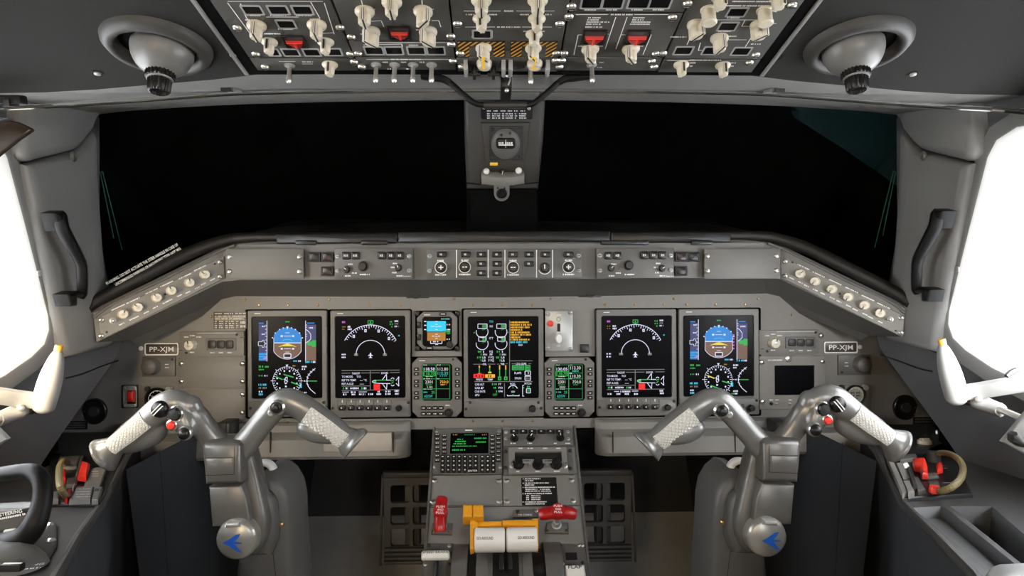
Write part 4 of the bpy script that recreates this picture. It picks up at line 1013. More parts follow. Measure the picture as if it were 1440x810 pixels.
# gear lever
t = T_('gear_lever_panel', 'grey landing gear plate with white lever and red button right of the engine display', 'lever panel', MAIN, 786, 465)
b = MB(); plate(b, MAIN.rect(767, 437, 805.5, 494, .012), 0, .012, M['alu'], .002, .001); t.part('faceplate', b)
b = MB(); plate(b, MAIN.rect(783.5, 455, 788, 470, .012), .008, .0123, M['slot'], .002, 0); t.part('slot', b)
b = MB(); u, v = MAIN.uv(774, 455, .014); lathe(b, [(.0072, 0), (.0072, .006), (.0060, .009), (0, .010)], M['redhot'], (u, v, .012), n=18); t.part('lock_button', b, label='round red lock release button')
b = MB(); u, v = MAIN.uv(786.3, 475, .035)
lathe(b, [(.0078, -.004), (.0086, .002), (.0076, .012), (.0076, .016), (.0066, .019), (0, .020)], M['whiteknob'], (u, v-.002, .018), n=20, ey=1.55, rib=1, rd=.05)
plate(b, (u, v+.002, .010, .022), .012, .022, M['whiteknob'], .003, .002); t.part('lever', b, label='white wheel-shaped gear lever')
put_list(t, DSCREW, 'screw', [(770.5, 442), (802, 440), (771, 490), (802, 491)], .012)
b = MB(); c = MAIN.uv(785.5, 449, .0123); arc2(b, c, .0045, 0, 360, .001, .0124, M['dark'], 20); u, v = c; scrib(b, u-.004, v+.010, u+.006, .002, .0124, M['white']); scrib(b, u-.004, v-.062, u+.004, .002, .0124, M['white']); t.part('lettering', b, smooth=False)
t = T_('indicator_lamp', 'small black square indicator right below the gear lever plate', 'indicator', MAIN, 821.5, 489.5)
b = MB(); plate(b, MAIN.rect(815.5, 484, 828, 495.5), 0, .006, M['black'], .002, .001); t.part('frame', b)
b = MB(); plate(b, MAIN.rect(817.5, 486, 826, 493.5, .006), .004, .0068, M['dark'], .001, .0008); t.part('lens', b)
# ------------------------------------------------------------------ side modules of the main panel
F = MAIN; k6 = F.k(300, 500)
def rever(label, rc, knob, grp, krot, scr):
    t = T_('reversionary_panel', label, 'control panel', F, (rc[0]+rc[2])/2, (rc[1]+rc[3])/2)
    b = MB(); plate(b, F.rect(*rc, .008), 0, .008, M['panel'], .0015, .0008); t.part('faceplate', b)
    b = MB(); bezel(b, rrect(*F.rect(*grp, .010), .002), rrect(*F.rect(grp[0]+3, grp[1]+2.5, grp[2]-3, grp[3]-2.5, .010), .001), .006, .010, .0085, M['panel2'], .0006); t.part('button_frame', b)
    n = (grp[2]-grp[0]-6)/3; me = keymesh((n-1)*k6, (grp[3]-grp[1]-6)*k6, False, h=.0035, col=M['dark'])
    put_list(t, me, 'button', [(grp[0]+3+n*(i+.5), (grp[1]+grp[3])/2) for i in range(3)], .0075)
    t.put(DIM, 'rotary_knob', knob[0], knob[1], .008, krot, 1.25)
    put_list(t, SCREW, 'screw', scr[0], .004, 0, 1.3); put_list(t, MSCREW, 'rivet', scr[1], .008, 0, .9)
    b = MB()
    def sc(x0, y, x1): u, v = F.uv(x0, y, .0083); scrib(b, u, v, u+(x1-x0)*k6, .0026, .0083, M['white'], cw=.0018)
    for x0, y, x1 in ((knob[0]-11, rc[1]+8, knob[0]-5), (knob[0]-3, rc[1]+6, knob[0]+4), (knob[0]+6, rc[1]+8, knob[0]+13), (knob[0]-3, knob[1]+10.5, knob[0]+3)): sc(x0, y, x1)
    u, v = F.uv(rc[0]+25, rc[1]+2.5, .0083); seg2(b, (u, v), (u+.09, v), .0007, .0083, M['white'])
    for i in range(3): x = grp[0]+3+n*(i+.5); sc(x-3, grp[3]+3, x+3)
    t.part('lettering', b, smooth=False)
rever('grey panel with cream knob and three dark buttons beside the left registration plate', (252, 466, 343, 501), (270, 485), (289.5, 475.5, 332, 493), 15, ([(341, 474.5), (255, 492.5)], [(333, 470.5), (262, 496)]))
rever('grey panel with cream knob and three dark buttons beside the right registration plate', (1067.5, 464, 1151.5, 498.5), (1087, 482), (1104.5, 473.5, 1147.5, 490), -20, ([(1155, 472), (1071, 490.5)], [(1147, 467.5), (1079, 494)]))
t = blank('upper plain cover plate between the left placard and primary display', F, (251, 502, 345, 545), [(255, 511.5), (341, 511.5), (255, 536.5), (341, 536.5)], M['panel'], th=.003)
t = blank('lower plain cover plate left of the left primary display', F, (251, 546.5, 345, 590), [(255.5, 554), (341, 555), (341, 580.5)], M['panel'], th=.003)
t = T_('blank_screen_unit', 'grey unit with an unlit black screen right of the right primary display', 'display', F, 1115, 537)
b = MB(); O = rrect(*F.rect(1068, 500.5, 1160.5, 575.5, .006), .001); I = rrect(*F.rect(1089.5, 514, 1145.5, 555.5, .006), .001)
bezel(b, O, I, 0, .006, -.001, M['panel'], .0008); t.part('faceplate', b)
b = MB(); plate(b, F.rect(1089, 513.5, 1146, 556), .0004, .0024, M['screen'], .001, 0); t.part('screen', b)
put_list(t, SCREW, 'screw', [(1071, 509.5), (1156.5, 508.5), (1072, 565)], .006, 0, 1.35)
b = MB(); u, v = F.uv(1108, 504.5, .006); lathe(b, [(.0075, 0), (.0075, .003), (.005, .004), (.005, .0042), (.002, .0045), (0, .005)], M['steel'], (u, v, .006), n=16); t.part('jack', b)
b = MB()
for x, m_ in ((1084.5, 'black'), (1092, 'steel'), (1111, 'steel'), (1123, 'black')):
    u, v = F.uv(x, 567.5, .006); lathe(b, [(.0042, 0), (.0042, .002), (.0026, .003), (.002, .007), (0, .008)], M[m_], (u, v, .006), n=12)
t.part('jack', b, split=True)
b = MB(); u, v = F.uv(1080, 506.5, .0063); scrib(b, u, v, u+.034, .003, .0063, M['white'], cw=.002)
for x in (1082, 1090, 1109): u, v = F.uv(x, 562.5, .0063); scrib(b, u, v, u+.009, .0024, .0063, M['white'], cw=.002)
t.part('lettering', b, smooth=False)
def reg(label, rc, scr):
    t = T_('registration_plate', label, 'sign', F, (rc[0]+rc[2])/2, (rc[1]+rc[3])/2)
    b = MB(); plate(b, F.rect(*rc, .003), .0002, .0030, mat('engraved brown', (.075, .062, .052), .4, var=0), .004, .0005); t.part('plate', b)
    b = MB(); c = F.rect(*rc, .003); bezel(b, rrect(c[0], c[1], c[2]-.001, c[3]-.001, .004), rrect(c[0], c[1], c[2]-.0066, c[3]-.0066, .003), .0028, .0034, .0029, M['white'], .0002); t.part('border', b)
    b = MB(); text(b, 'PP-XJM', c[0], c[1], .0034, .0112, M['white'], c[2]*.70); t.part('lettering', b, smooth=False)
    b = MB(); u, v = F.uv(*scr, .002); lathe(b, [(.0052, 0), (.0052, .0022), (.004, .003), (.0025, .003)], M['white'], (u, v, 0), n=16); lathe(b, [(.0026, .0), (0, .0032)], M['brass'], (u, v, 0), n=10); t.part('screw', b)
reg('small engraved registration plate reading PP-XJM on the left panel', (203, 482, 251.5, 500), (198, 490))
reg('small engraved registration plate reading PP-XJM on the right panel', (1158.5, 480, 1206.5, 497), (1209.5, 488))
def bigknob(label, rc, kp):
    t = T_('knob_panel', label, 'control panel', F, (rc[0]+rc[2])/2, (rc[1]+rc[3])/2)
    b = MB(); plate(b, F.rect(*rc, .006), 0, .006, M['panel2'], .001, .0008); t.part('faceplate', b)
    b = MB(); u, v = F.uv(*kp, .012); lathe(b, [(.0195, 0), (.0195, .003), (.018, .005), (.0175, .018), (.0155, .0205), (0, .021)], M['panel2'], (u, v, .006), n=30); t.part('knob', b, ang=50)
    put_list(t, MSCREW, 'rivet', [(rc[0]+5, rc[3]-4), (rc[2]-4, rc[1]+4)], .006, 0, .8)
    b = MB(); x = rc[2]-14 if kp[0] < (rc[0]+rc[2])/2 else rc[0]+9
    for dy in (-3, 1.5): u, v = F.uv(x, (rc[1]+rc[3])/2+dy, .0063); scrib(b, u, v, u+.009, .0022, .0063, M['white'], cw=.0018)
    t.part('lettering', b, smooth=False)
bigknob('square panel with one broad grey knob below the left registration plate', (199.5, 501.5, 246, 529.5), (212.5, 515.5))
bigknob('square panel with one broad grey knob below the right registration plate', (1179, 499, 1225, 527.5), (1212, 512.5))
t = T_('guarded_switch', 'red guarded switch on a small steel plate at the left end of the panel', 'switch', F, 182, 558)
b = MB(); plate(b, F.rect(170.5, 541.5, 193.5, 574, .004), 0, .004, M['black'], .002, .0008); plate(b, F.rect(172.5, 542.5, 192, 573, .005), .003, .0052, M['plate'], .004, .0008); t.part('base_plate', b)
b = MB(); plate(b, F.rect(178.5, 549, 190, 568, .008), .004, .009, M['black'], .002, .001); t.part('switch_body', b)
b = MB(); c = F.rect(179, 550, 188, 565, .014); P = [(c[0]-c[2]/2, c[1]-c[3]/2), (c[0]+c[2]/2, c[1]-c[3]/2), (c[0]+c[2]/2, c[1]+c[3]/2), (c[0]-c[2]/2, c[1]+c[3]/2)]; prism(b, P, .008, .018, M['redhot'], .0025); t.part('guard', b, label='red switch guard')
put_list(t, SCREW, 'screw', [(175, 545.5), (190, 546), (175, 570), (190, 570)], .005, 0, .55)
b = MB(); u, v = F.uv(174.5, 558, .0055); scrib(b, -.012, 0, .012, .0022, .0055, M['white'], T=Matrix.Translation((u, v, 0)) @ Matrix.Rotation(R(90), 4, 'Z')); t.part('lettering', b, smooth=False)
def clock(label, rc, c, r, dial):
    t = T_('clock', label, 'clock', F, *c)
    b = MB(); plate(b, F.rect(*rc, .003), 0, .004, M['panel'], .006, .0008); t.part('flange', b)
    u, v = F.uv(*c, .01); rr_ = r*k6
    b = MB(); lathe(b, [(rr_, .002), (rr_, .011), (rr_*.93, .013), (rr_*.86, .012), (rr_*.84, .006)], M['black'], (u, v, 0), n=32, caps=False); t.part('rim', b)
    b = MB(); lathe(b, [(rr_*.86, .005), (0, .0058)], dial, (u, v, 0), n=32); t.part('dial', b)
    b = MB(); arc2(b, (u, v), rr_*.72, 0, 360, rr_*.05, .0064, M['white'], 32)
    for i in range(12):
        a = R(30*i); seg2(b, (u+math.cos(a)*rr_*.62, v+math.sin(a)*rr_*.62), (u+math.cos(a)*rr_*.74, v+math.sin(a)*rr_*.74), rr_*.05, .0066, M['white'])
    for dx, dy, l in ((-.45, .22, .35), (.08, .22, .35), (-.45, -.05, .35), (.08, -.05, .4), (-.3, -.32, .5)): scrib(b, u+dx*rr_, v+dy*rr_, u+(dx+l)*rr_, rr_*.17, .0068, M['slot'] if dial is not M['screen'] else M['white'], cw=rr_*.13)
    t.part('dial_lettering', b, smooth=False)
    b = MB(); u2, v2 = F.uv(rc[2]-7, rc[1]+4, .01); lathe(b, [(.007, 0), (.007, .010), (.006, .012), (0, .012)], M['alu'], (u2, v2, .003), n=14, rib=1, rd=.08); t.part('knob', b)
    b = MB(); u2, v2 = F.uv(rc[0]+4, rc[1]+4, .01); lathe(b, [(.006, 0), (.006, .007), (.005, .008), (0, .008)], M['dark'], (u2, v2, .003), n=12); t.part('button', b)
    put_list(t, MSCREW, 'screw', [(rc[0]+4, rc[3]-4), (rc[2]-4, rc[3]-4)], .004)
clock('round clock half hidden behind the left control wheel', (202.5, 543, 244.5, 583), (220, 562), 17, M['screen'])
clock('round clock beside the black port on the right end of the panel', (1181, 541, 1224, 580), (1204, 556), 15, mat('dial ivory', (.42, .41, .33), .4, var=.1))
def port(label, c, lab2, rc):
    t = T_('round_port', label, 'port', F, *c); u, v = F.uv(*c, .004); r = 17.5*k6
    b = MB(); lathe(b, [(r, 0), (r, .006), (r*.92, .009), (r*.86, .008), (r*.8, .002), (0, .001)], M['black'], (u, v, 0), n=36, ey=1.05); t.part('ring', b)
    b = MB(); lathe(b, [(r*.45, .001), (r*.45, .008), (r*.38, .010), (0, .010)], M['dark'], (u, v, 0), n=24); t.part('plug', b)
    put_list(t, MSCREW, 'screw', [(c[0]-14, c[1]), (c[0]+14, c[1]), (c[0]+4, c[1]-4)], .008, 0, .7)
    t = T_('placard', lab2, 'placard', F, (rc[0]+rc[2])/2, (rc[1]+rc[3])/2)
    b = MB(); plate(b, F.rect(*rc, .001), .0002, .0014, M['black'], .001, 0); t.part('plate', b)
    b = MB(); u, v = F.uv(rc[0]+3, rc[1]+3, .0015); u1, v1 = F.uv(rc[2]-3, rc[3]-3, .0015)
    for i in range(3): scrib(b, u, v+(v1-v)*i/2, u1, .0028, .0016, G['d'] if 0 else mat('faded print %d' % i, (.16, .16, .15), .6, var=0), cw=.0022)
    t.part('lettering', b, smooth=False)
port('round black port low at the left end of the panel', (132.5, 578.5), 'dark placard of three faded lines under the left round port', (84, 592, 123, 604))
port('round black port low at the right end of the panel', (1273, 573), 'dark placard of three faded lines under the right round port', (1284, 586.5, 1321, 600))
t = T_('placard', 'black table placard above the left reversionary panel', 'placard', F, 324, 451)
b = MB(); plate(b, F.rect(300.5, 438.5, 346.5, 462.5, .001), .0002, .0014, M['black'], .001, 0); t.part('plate', b)
b = MB()
def ps(x0, y, x1, h=2.6): u, v = F.uv(x0, y, .0016); scrib(b, u, v, u+(x1-x0)*k6, h*k6, .0016, M['cream'], cw=1.7*k6)
for x0, y, x1 in ((302, 441, 312), (315, 441, 328), (331, 440.7, 345), (302, 444.8, 345), (302, 448.3, 343)): ps(x0, y, x1, 2)
for y in (452, 455, 458, 460.7):
    for x0, x1 in ((302, 305), (308, 314), (317, 320), (322, 329), (332, 335)): ps(x0, y, x1, 1.8)
ps(338, 453.5, 345, 4); ps(338, 459, 345, 4)
for y in (446.6, 450): u, v = F.uv(302, y, .0016); seg2(b, (u, v), (u+43*k6, v), .0006, .0016, M['cream'])
t.part('lettering', b, smooth=False)

# ================================================================== centre post fittings
F = POST; kp = F.k(710, 200)
t = T_('placard', 'black table placard on the centre post under the grab handle', 'placard', F, 712, 152)
b = MB(); plate(b, F.rect(676, 135, 749, 168, .003), .0002, .003, M['black'], .004, .0008); t.part('plate', b)
put_list(t, SCREW, 'screw', [(680.5, 151.5), (744, 152.5)], .003, 0, .75)
b = MB()
def ps(x0, y, x1, h=2.4, m_='white'): u, v = F.uv(x0, y, .0033); scrib(b, u, v, u+(x1-x0)*kp, h*kp, .0033, M[m_], cw=1.7*kp)
for x0, y, x1 in ((683, 138, 698), (702, 138, 714), (717, 138, 722), (725, 138, 742), (685, 152, 732), (685, 156, 690), (694, 156, 700), (704, 156, 711), (714, 156, 720), (723, 156, 728), (732, 156, 738)): ps(x0, y, x1, 1.8)
for y in (160, 163, 166):
    for x0, x1 in ((685, 689), (692, 703), (706, 709), (711, 721), (724, 727), (730, 740)): ps(x0, y, x1, 2)
t.part('lettering', b, smooth=False)
t = T_('compass', 'grey standby magnetic compass with a lit card set in the centre post', 'compass', F, 711, 202)
b = MB(); P = [F.uv(x, y, .002) for x, y in ((676, 172), (745, 172), (737.5, 230), (682.5, 230))]; prism(b, P, .0002, .005, M['post'], .002); t.part('backplate', b)
b = MB(); plate(b, F.rect(688, 177, 735, 226, .005), .003, .007, M['dark'], .003, .001); t.part('flange', b)
u, v = F.uv(711, 203, .012); r = 20.5*kp
b = MB(); lathe(b, [(r, 0), (r, .006)]+[(r*math.cos(R(a)), .004+r*.36*math.sin(R(a))) for a in range(10, 91, 10)], M['panel2'], (u, v, .005), n=32, ey=1.12); t.part('dome', b, ang=60)
b = MB(); plate(b, F.rect(697.5, 195, 725, 209, .022), .012, .0255, M['black'], .007, .002); t.part('window', b)
b = MB(); plate(b, F.rect(700, 199, 722, 206, .026), .02, .0262, M['slot'], .003, .0)
u1, v1 = F.uv(701, 202, .0263); scrib(b, u1, v1+.0012, u1+20*kp, 3.2*kp, .0264, M['card'], cw=2.6*kp); seg2(b, (u1, v1-.003), (u1+20*kp, v1-.003), 1.6*kp, .0264, M['card'])
c = F.uv(711.3, 202, .026); seg2(b, (c[0], c[1]-.009), (c[0], c[1]+.009), .0008, .0266, M['white']); t.part('card', b, kind='stuff', label='white compass card')
put_list(t, MSCREW, 'screw', [(692, 181.5), (731, 181.5), (691.5, 221), (729, 221)], .007, 0, 1.1); put_list(t, MSCREW, 'screw', [(705, 190), (717, 187.5)], .021, 0, .8)
t = T_('tag', 'tiny yellow tag sticking out below the compass', 'tag', F, 695, 231)
b = MB(); plate(b, F.rect(689, 229, 700, 233, .006), .0, .006, M['yel'], .001, .0005); t.part('blade', b)
t = T_('eye_reference', 'eye reference bracket with two white balls and a grey bar on the centre post', 'sight', F, 706, 250)
b = MB(); P = [F.uv(x, y, .004) for x, y in ((676, 240), (694, 246), (706, 248), (720, 246), (738, 240), (739, 259), (675, 259))]; prism(b, P, .0002, .006, M['black'], .001); t.part('backing', b)
b = MB(); P = [F.uv(x, y, .03) for x, y in ((676.5, 247), (690, 249), (706, 249.8), (722, 249), (737.5, 246.5), (737.5, 258.5), (722, 261), (706, 261.8), (690, 261), (677, 259.5))]; prism(b, P, .004, .03, M['panel'], .0015); t.part('bar', b)
for x, y, m_, r_ in ((684, 241.5, 'whiteknob', 4.6), (729.5, 240.5, 'whiteknob', 4.8), (706, 241.5, 'black', 3.8)):
    b = MB(); u, v = F.uv(x, y, .016); lathe(b, [(r_*kp*math.cos(R(a)), r_*kp*math.sin(R(a))) for a in range(-80, 91, 17)], M[m_], (u, v, .014), n=16); lathe(b, [(.0015, 0), (.0015, .012)], M['dark'], (u, v, .002), n=8); t.part('ball', b, ang=60)
b = MB(); c = F.uv(706, 243, .02); seg2(b, (c[0], c[1]-.004), (c[0]+.002, c[1]+.004), .001, .0205, M['white']); t.part('mark', b)
t = T_('light_socket', 'grey bracket holding a black round socket under the eye reference bar', 'socket', F, 705, 273)
b = MB(); P = [F.uv(x, y, .004) for x, y in ((694.5, 258), (716.5, 258), (716.5, 272))]+[F.uv(705.5+11*math.cos(R(a)), 272+11*math.sin(R(a)), .004) for a in range(15, 180, 15)]+[F.uv(694.5, 272, .004)]; prism(b, P, 0, .005, M['panel'], .001); t.part('bracket', b)
b = MB(); u, v = F.uv(705.5, 272, .006); lathe(b, [(8*kp, 0), (8*kp, .004), (6.8*kp, .006), (5.6*kp, .002), (0, .002)], M['black'], (u, v, .004), n=24); t.part('socket', b)
put_list(t, MSCREW, 'screw', [(700, 264.5), (709.5, 264.5)], .005, 0, .7)
# black grab handle in front of the post
F = perp(707, 125, 1.005, 0)
t = T_('grab_handle', 'black winged grab handle below the overhead panel, before the centre post', 'handle', F, 710, 140)
b = MB(); kq = F.k(700, 120)
L = [(622, 111), (632, 115.5), (650, 131.5), (663, 142), (672, 146.5), (684, 147.8), (710, 148), (737, 147.8), (748, 146), (757, 140.5), (772, 128), (786, 115.5), (797, 111)]
sweep(b, [(*F.uv(x, y), 0, 4.2*kq) for x, y in L], M['tiller'], seg=12, sub=4, caps=True); t.part('bar', b, ang=60)
for L in ([(592, 108.5, 2.6), (600, 108.7, 3.6), (612, 109.5, 4.6), (624, 111.5, 4.6), (633, 116.5, 4.4)], [(830, 108.5, 2.6), (821, 108.7, 3.6), (808, 109.5, 4.6), (795, 111, 4.6), (786, 116, 4.4)]):
    b = MB(); sweep(b, [(*F.uv(x, y), 0, r_*kq, .007) for x, y, r_ in L], M['tiller'], seg=10, sub=3, sq=.6); t.part('grip', b)
b = MB(); sweep(b, [(*F.uv(x, 148), 0, r_*kq) for x, r_ in ((680, 4.6), (684, 5.2), (737, 5.2), (741, 4.6))], M['dark'], seg=14, sub=1); t.part('sleeve', b)
t = T_('latch', 'black catch hanging below the middle of the overhead panel', 'latch', F, 712, 117)
b = MB(); plate(b, F.rect(704, 104, 720, 124), -.10, .006, M['black'], .002, .001); t.part('body', b)
b = MB(); c = F.uv(716.5, 115); sweep(b, [(c[0]-.002, c[1]+.010, .007, .0012), (c[0]+.001, c[1]+.003, .008, .0012), (c[0]-.002, c[1]-.007, .007, .0012)], M['steel'], seg=6, sub=3); t.part('spring', b)
for x, y in ((708.5, 108.5), (714.5, 108.5), (712.5, 127)):
    b = MB(); u, v = F.uv(x, y); lathe(b, [(.003, -.002), (.003, .002), (.002, .003), (0, .0032)], M['steel'], (u, v, .006 if y < 120 else 0), n=10); t.part('rivet', b)

# ================================================================== overhead panel modules
F = OH; OU = [F.uv(x, 101)[0] for x in (366.5, 508, 643.5, 783.5, 921.5, 1054.5)]
OVF = {}
def oy(y, x=713, w=.006): return F.uv(x, y, w)[1]
def omod(label, col, ya, yb, knobs=(), wins=(), guards=(), togs=(), lines=(), texts=(), screws=(), group=None, extra=None):
    """module of column col between photo rows ya (rear) and yb (front edge)"""
    u0, u1 = OU[col]+.0012, OU[col+1]-.0012; v0, v1 = oy(yb)+.0006, oy(ya)-.0006
    t = T_('overhead_panel', label, 'control panel', F, 0, 0); cu, cv = (u0+u1)/2, (v0+v1)/2
    t.o.matrix_world = F.mtx(cu, cv); t.off = V((cu, cv, 0))
    b = MB(); plate(b, (cu, cv, u1-u0, v1-v0), .0014, .006, M['oh'], .001, .0008); t.part('faceplate', b)
    for me, x, y, rot in knobs: t.put(me, 'rotary_knob', x, y, .006, rot)
    for x, y, wd, ht in wins:
        c = F.rect(x-wd/2, y-ht/2, x+wd/2, y+ht/2, .006); b = MB()
        bezel(b, rrect(c[0], c[1], c[2]+.005, c[3]+.006, .002), rrect(*c, .0015), .005, .0068, .0062, M['line'], .0004); t.part('indicator_frame', b)
        b = MB(); plate(b, c, .005, .0065, M['ind'], .0015, 0); t.part('indicator', b)
    for x, y, wd, ht in guards:
        c = F.rect(x-wd/2, y-ht/2, x+wd/2, y+ht/2, .006); b = MB()
        bezel(b, rrect(c[0], c[1], c[2]+.005, c[3]+.006, .002), rrect(*c, .0015), .005, .0080, .0064, M['black'], .0006); t.part('guard_frame', b)
        b = MB(); P = [(c[0]-c[2]*.46, c[1]+c[3]*.12), (c[0]-c[2]*.46, c[1]-c[3]*.10), (c[0]-c[2]*.22, c[1]-c[3]*.46), (c[0]+c[2]*.22, c[1]-c[3]*.46), (c[0]+c[2]*.46, c[1]-c[3]*.10), (c[0]+c[2]*.46, c[1]+c[3]*.12)]
        prism(b, P, .0064, .0095, M['red'], .002); box(b, (c[0]-.0018, c[1]-c[3]*.42, .009), (c[0]+.0018, c[1]+c[3]*.05, .011), M['redhot'], .0008); box(b, (c[0]-c[2]*.42, c[1]+c[3]*.04, .009), (c[0]+c[2]*.42, c[1]+c[3]*.10, .011), M['redhot'], .0006); t.part('switch_guard', b, label='red switch guard')
    for x, y in togs: t.put(TOG, 'toggle_switch', x, y, .006)
    if lines or texts:
        b = MB()
        for L in lines:
            for p, q in zip(L, L[1:]): seg2(b, F.uv(*p, .0063), F.uv(*q, .0063), .0011, .0063, M['white'])
        for x0, y, x1, *h in texts:
            u, v = F.uv(x0, y, .0064); uu, _ = F.uv(x1, y, .0064); hh = h[0] if h else .0030
            scrib(b, u, v, uu, hh, .0064, M['white'], cw=.0018)
        t.part('lettering', b, smooth=False)
    for x, y in screws: t.put(SCREW, 'screw', x, y, .006, 0, 1.25)
    if extra: extra(t)
    return t
omod('outer left-side overhead panel with four large cream knobs and a red guard', 0, -70, 82,
     [(BIG, 361, 34, 0), (BIG, 445.5, 33, 0), (SMALL, 379, 58, 0), (SMALL, 458, 58, 0), (BIG, 340, -30, 0), (BIG, 420, -34, 0)],
     [(355, 14, 24, 10), (391.5, 14, 24, 10), (425.5, 14, 24, 10), (402.5, 34, 22, 9), (384, 73.5, 14, 8), (409, 73.5, 20, 8), (438.5, 73.5, 20, 8), (470, 73, 18, 8)], [(414.5, 58, 27, 14)], [],
     [[(320, 4), (356, 53)], [(338, 5), (347, 26), (356, 30)], [(437, 3), (450, 26)], [(374, 24), (420, 24)], [(456, 4), (470, 48)], [(320, 2), (454, 2)], [(371, 48), (390, 47)], [(436, 48), (470, 46)]],
     [(344, 21.5, 366), (380, 21.5, 402), (416, 21.5, 438), (372, 47.5, 394), (345, 28, 362), (436, 27, 450), (391, 41, 412)], [(334, 39), (360, 76)])
omod('narrow front overhead strip with one toggle and one cream knob, left side', 0, 83, 100.5, [(SMALL, 464, 90, 0)], [], [], [(407.5, 92)], [[(392, 86.5), (415, 86.5)], [(425, 90), (440, 90)]], [(425, 87, 440)], [(373, 94)])
omod('overhead panel of five cream selectors around a red guard, second column', 1, -70, 57.5,
     [(BIG, 513, 14, 0), (BIG, 551, 1, 0), (BIG, 595, 14, -35), (BIG, 522, 43, 40), (BIG, 602, 43, 40)], [], [(562, 46, 27, 15)], [],
     [[(507, -3), (511, 11)], [(593, -3), (594, 11)], [(522, 30), (536, 29), (540, 38)], [(607, 29), (617, 29), (620, 38)], [(500, 13), (528, 13)], [(580, 13), (610, 13)]], [(507, 48, 512), (585, 42, 590)], [(478.5, 38.5), (494, 52), (634, 51)])
omod('overhead strip of four dark indicator windows, second column', 1, 58.5, 80.5, [], [(526, 71, 23, 9), (554, 71, 22, 9), (585.5, 71, 22, 9), (613, 71, 22, 9)], [], [], [[(511, 63), (565, 62), (568, 77)], [(512, 60), (630, 60)]], [(575, 63.5, 590)], [(493, 76), (503.5, 75.5), (635, 62.5)])
omod('front overhead strip of four steel toggle switches, second column', 1, 81.5, 99, [], [], [], [(529, 91), (555, 91), (581, 91), (607, 91)], [[(515, 83.5), (632, 83.5)]], [(550, 83.5, 592), (538, 87.5, 545), (564, 87.5, 571), (590, 87.5, 597), (545, 97, 550), (571, 97, 576)], [(498, 87), (509, 94), (637, 86)])
def hazard(t):
    for x0, x1 in ((644, 710), (718, 783)):
        c = F.rect(x0, 58, x1, 80, .0065); b = MB(); plate(b, c, .0055, .0066, M['black'], .0005, 0); t.part('hazard_plate', b)
        b = MB(); n = 8; X0, X1, Y0, Y1 = c[0]-c[2]*.49, c[0]+c[2]*.49, c[1]-c[3]*.47, c[1]+c[3]*.47
        for i in range(-8, n):
            a = X0+c[2]*i/n; th = c[2]*.46/n
            P = clip([(a, Y0), (a+th, Y0), (a+th+c[2]*.50, Y1), (a+c[2]*.50, Y1)], X0, Y0, X1, Y1)
            if len(P) > 2: flat(b, P, .00685, M['orange'])
        t.part('hazard_stripes', b, smooth=False, kind='stuff', label='orange and black hazard stripes')
        xm = (x0+x1)/2; cc = F.rect(xm-17, 65, xm+17, 80, .007); b = MB(); plate(b, cc, .006, .0074, M['oh'], .001, .0003); t.part('knob_plate', b)
    t.put(BIG, 'rotary_knob', 680, 66, .0065, 35, .92); t.put(BIG, 'rotary_knob', 750, 66, .0065, 30, .92)
omod('middle overhead panel of cream selectors over two orange hazard striped plates', 2, -70, 81,
     [(BIG, 677, -2, 0), (SMALL, 677, 25, 8), (BIG, 756, -2, 0), (SMALL, 755, 25, 0), (SMALL, 751, 47, 0)], [(678, 48, 23, 9)], [], [],
     [[(652, 15.5), (704, 15.5)], [(726, 15.5), (780, 15.5)], [(654, 38), (696, 38)], [(734, 38), (776, 38)], [(665, 43), (692, 43), (692, 53)], [(665, 43), (664, 53), (692, 53)]],
     [(709, 15.5, 722), (655, 20.5, 667), (687, 20.5, 699), (731, 20.5, 744), (767, 20.5, 776), (699, 38, 732), (736, 44, 766)], [(643.5, 33.5), (787, 33.5), (647, 75), (782, 75)], extra=hazard)
def clear(t):
    for x0, x1 in ((655, 708), (718, 770)):
        xm = (x0+x1)/2; b = MB(); c = F.rect(xm-22, 85, xm+22, 101, .012); plate(b, c, .006, .0072, M['oh'], .001, .0003); t.part('switch_plate', b)
        for x in (x0, x1):
            b = MB(); u, v = F.uv(x, 87, .006); box(b, (u-.0028, v-.016, .006), (u+.0028, v+.006, .021), M['steel'] if 0 else M['alu'], .0012); t.part('guard_bracket', b)
    for x, y, s_ in ((679.5, 90, '1'), (751, 90, '2')):
        b = MB(); u, v = F.uv(x, y-1.5, .046); text(b, s_, 0, 0, 0, .0155, M['yel'], .0085 if s_ == '2' else .004, T=Matrix.Translation((u, v, .046)) @ Matrix.Rotation(R(-72), 4, 'X')); t.part('lettering', b, smooth=False, label='yellow numeral '+s_)
    for x, y in ((681, 86), (752, 86)):
        b = MB(); u, v = F.uv(x, y, .006); lathe(b, [(.010, 0), (.011, .003), (.0105, .007), (.008, .011), (0, .012)], M['cream'], (u, v, .006), n=18); t.part('knob', b)
    for x in (667, 694):
        b = MB(); u, v = F.uv(x, 93, .006); lathe(b, [(.004, 0), (.004, .010), (.0022, .014), (.0022, .020), (0, .021)], M['black'], (u, v, .006), n=10); box(b, (u-.0085, v-.002, .017), (u+.0085, v+.002, .021), M['black'], .001); t.part('toggle_switch', b)
omod('front middle overhead strip with yellow numerals 1 and 2 under clear guards', 2, 82, 101, [], [], [], [(746, 93)], [], [(727, 91, 734)], [(650, 94), (786.5, 94), (781, 85)], extra=clear)
omod('overhead panel of four dark indicator windows, fourth column rear', 3, -70, 17, [(BIG, 850, -35, 0)], [(832, 4, 26, 13), (862, 4, 26, 13), (898.5, 4, 27, 13), (928.5, 4, 27, 13)], [], [], [], [(822, 13.8, 838), (852, 13.8, 868), (888, 13.8, 904), (918, 13.8, 934)], [(803.5, 9)])
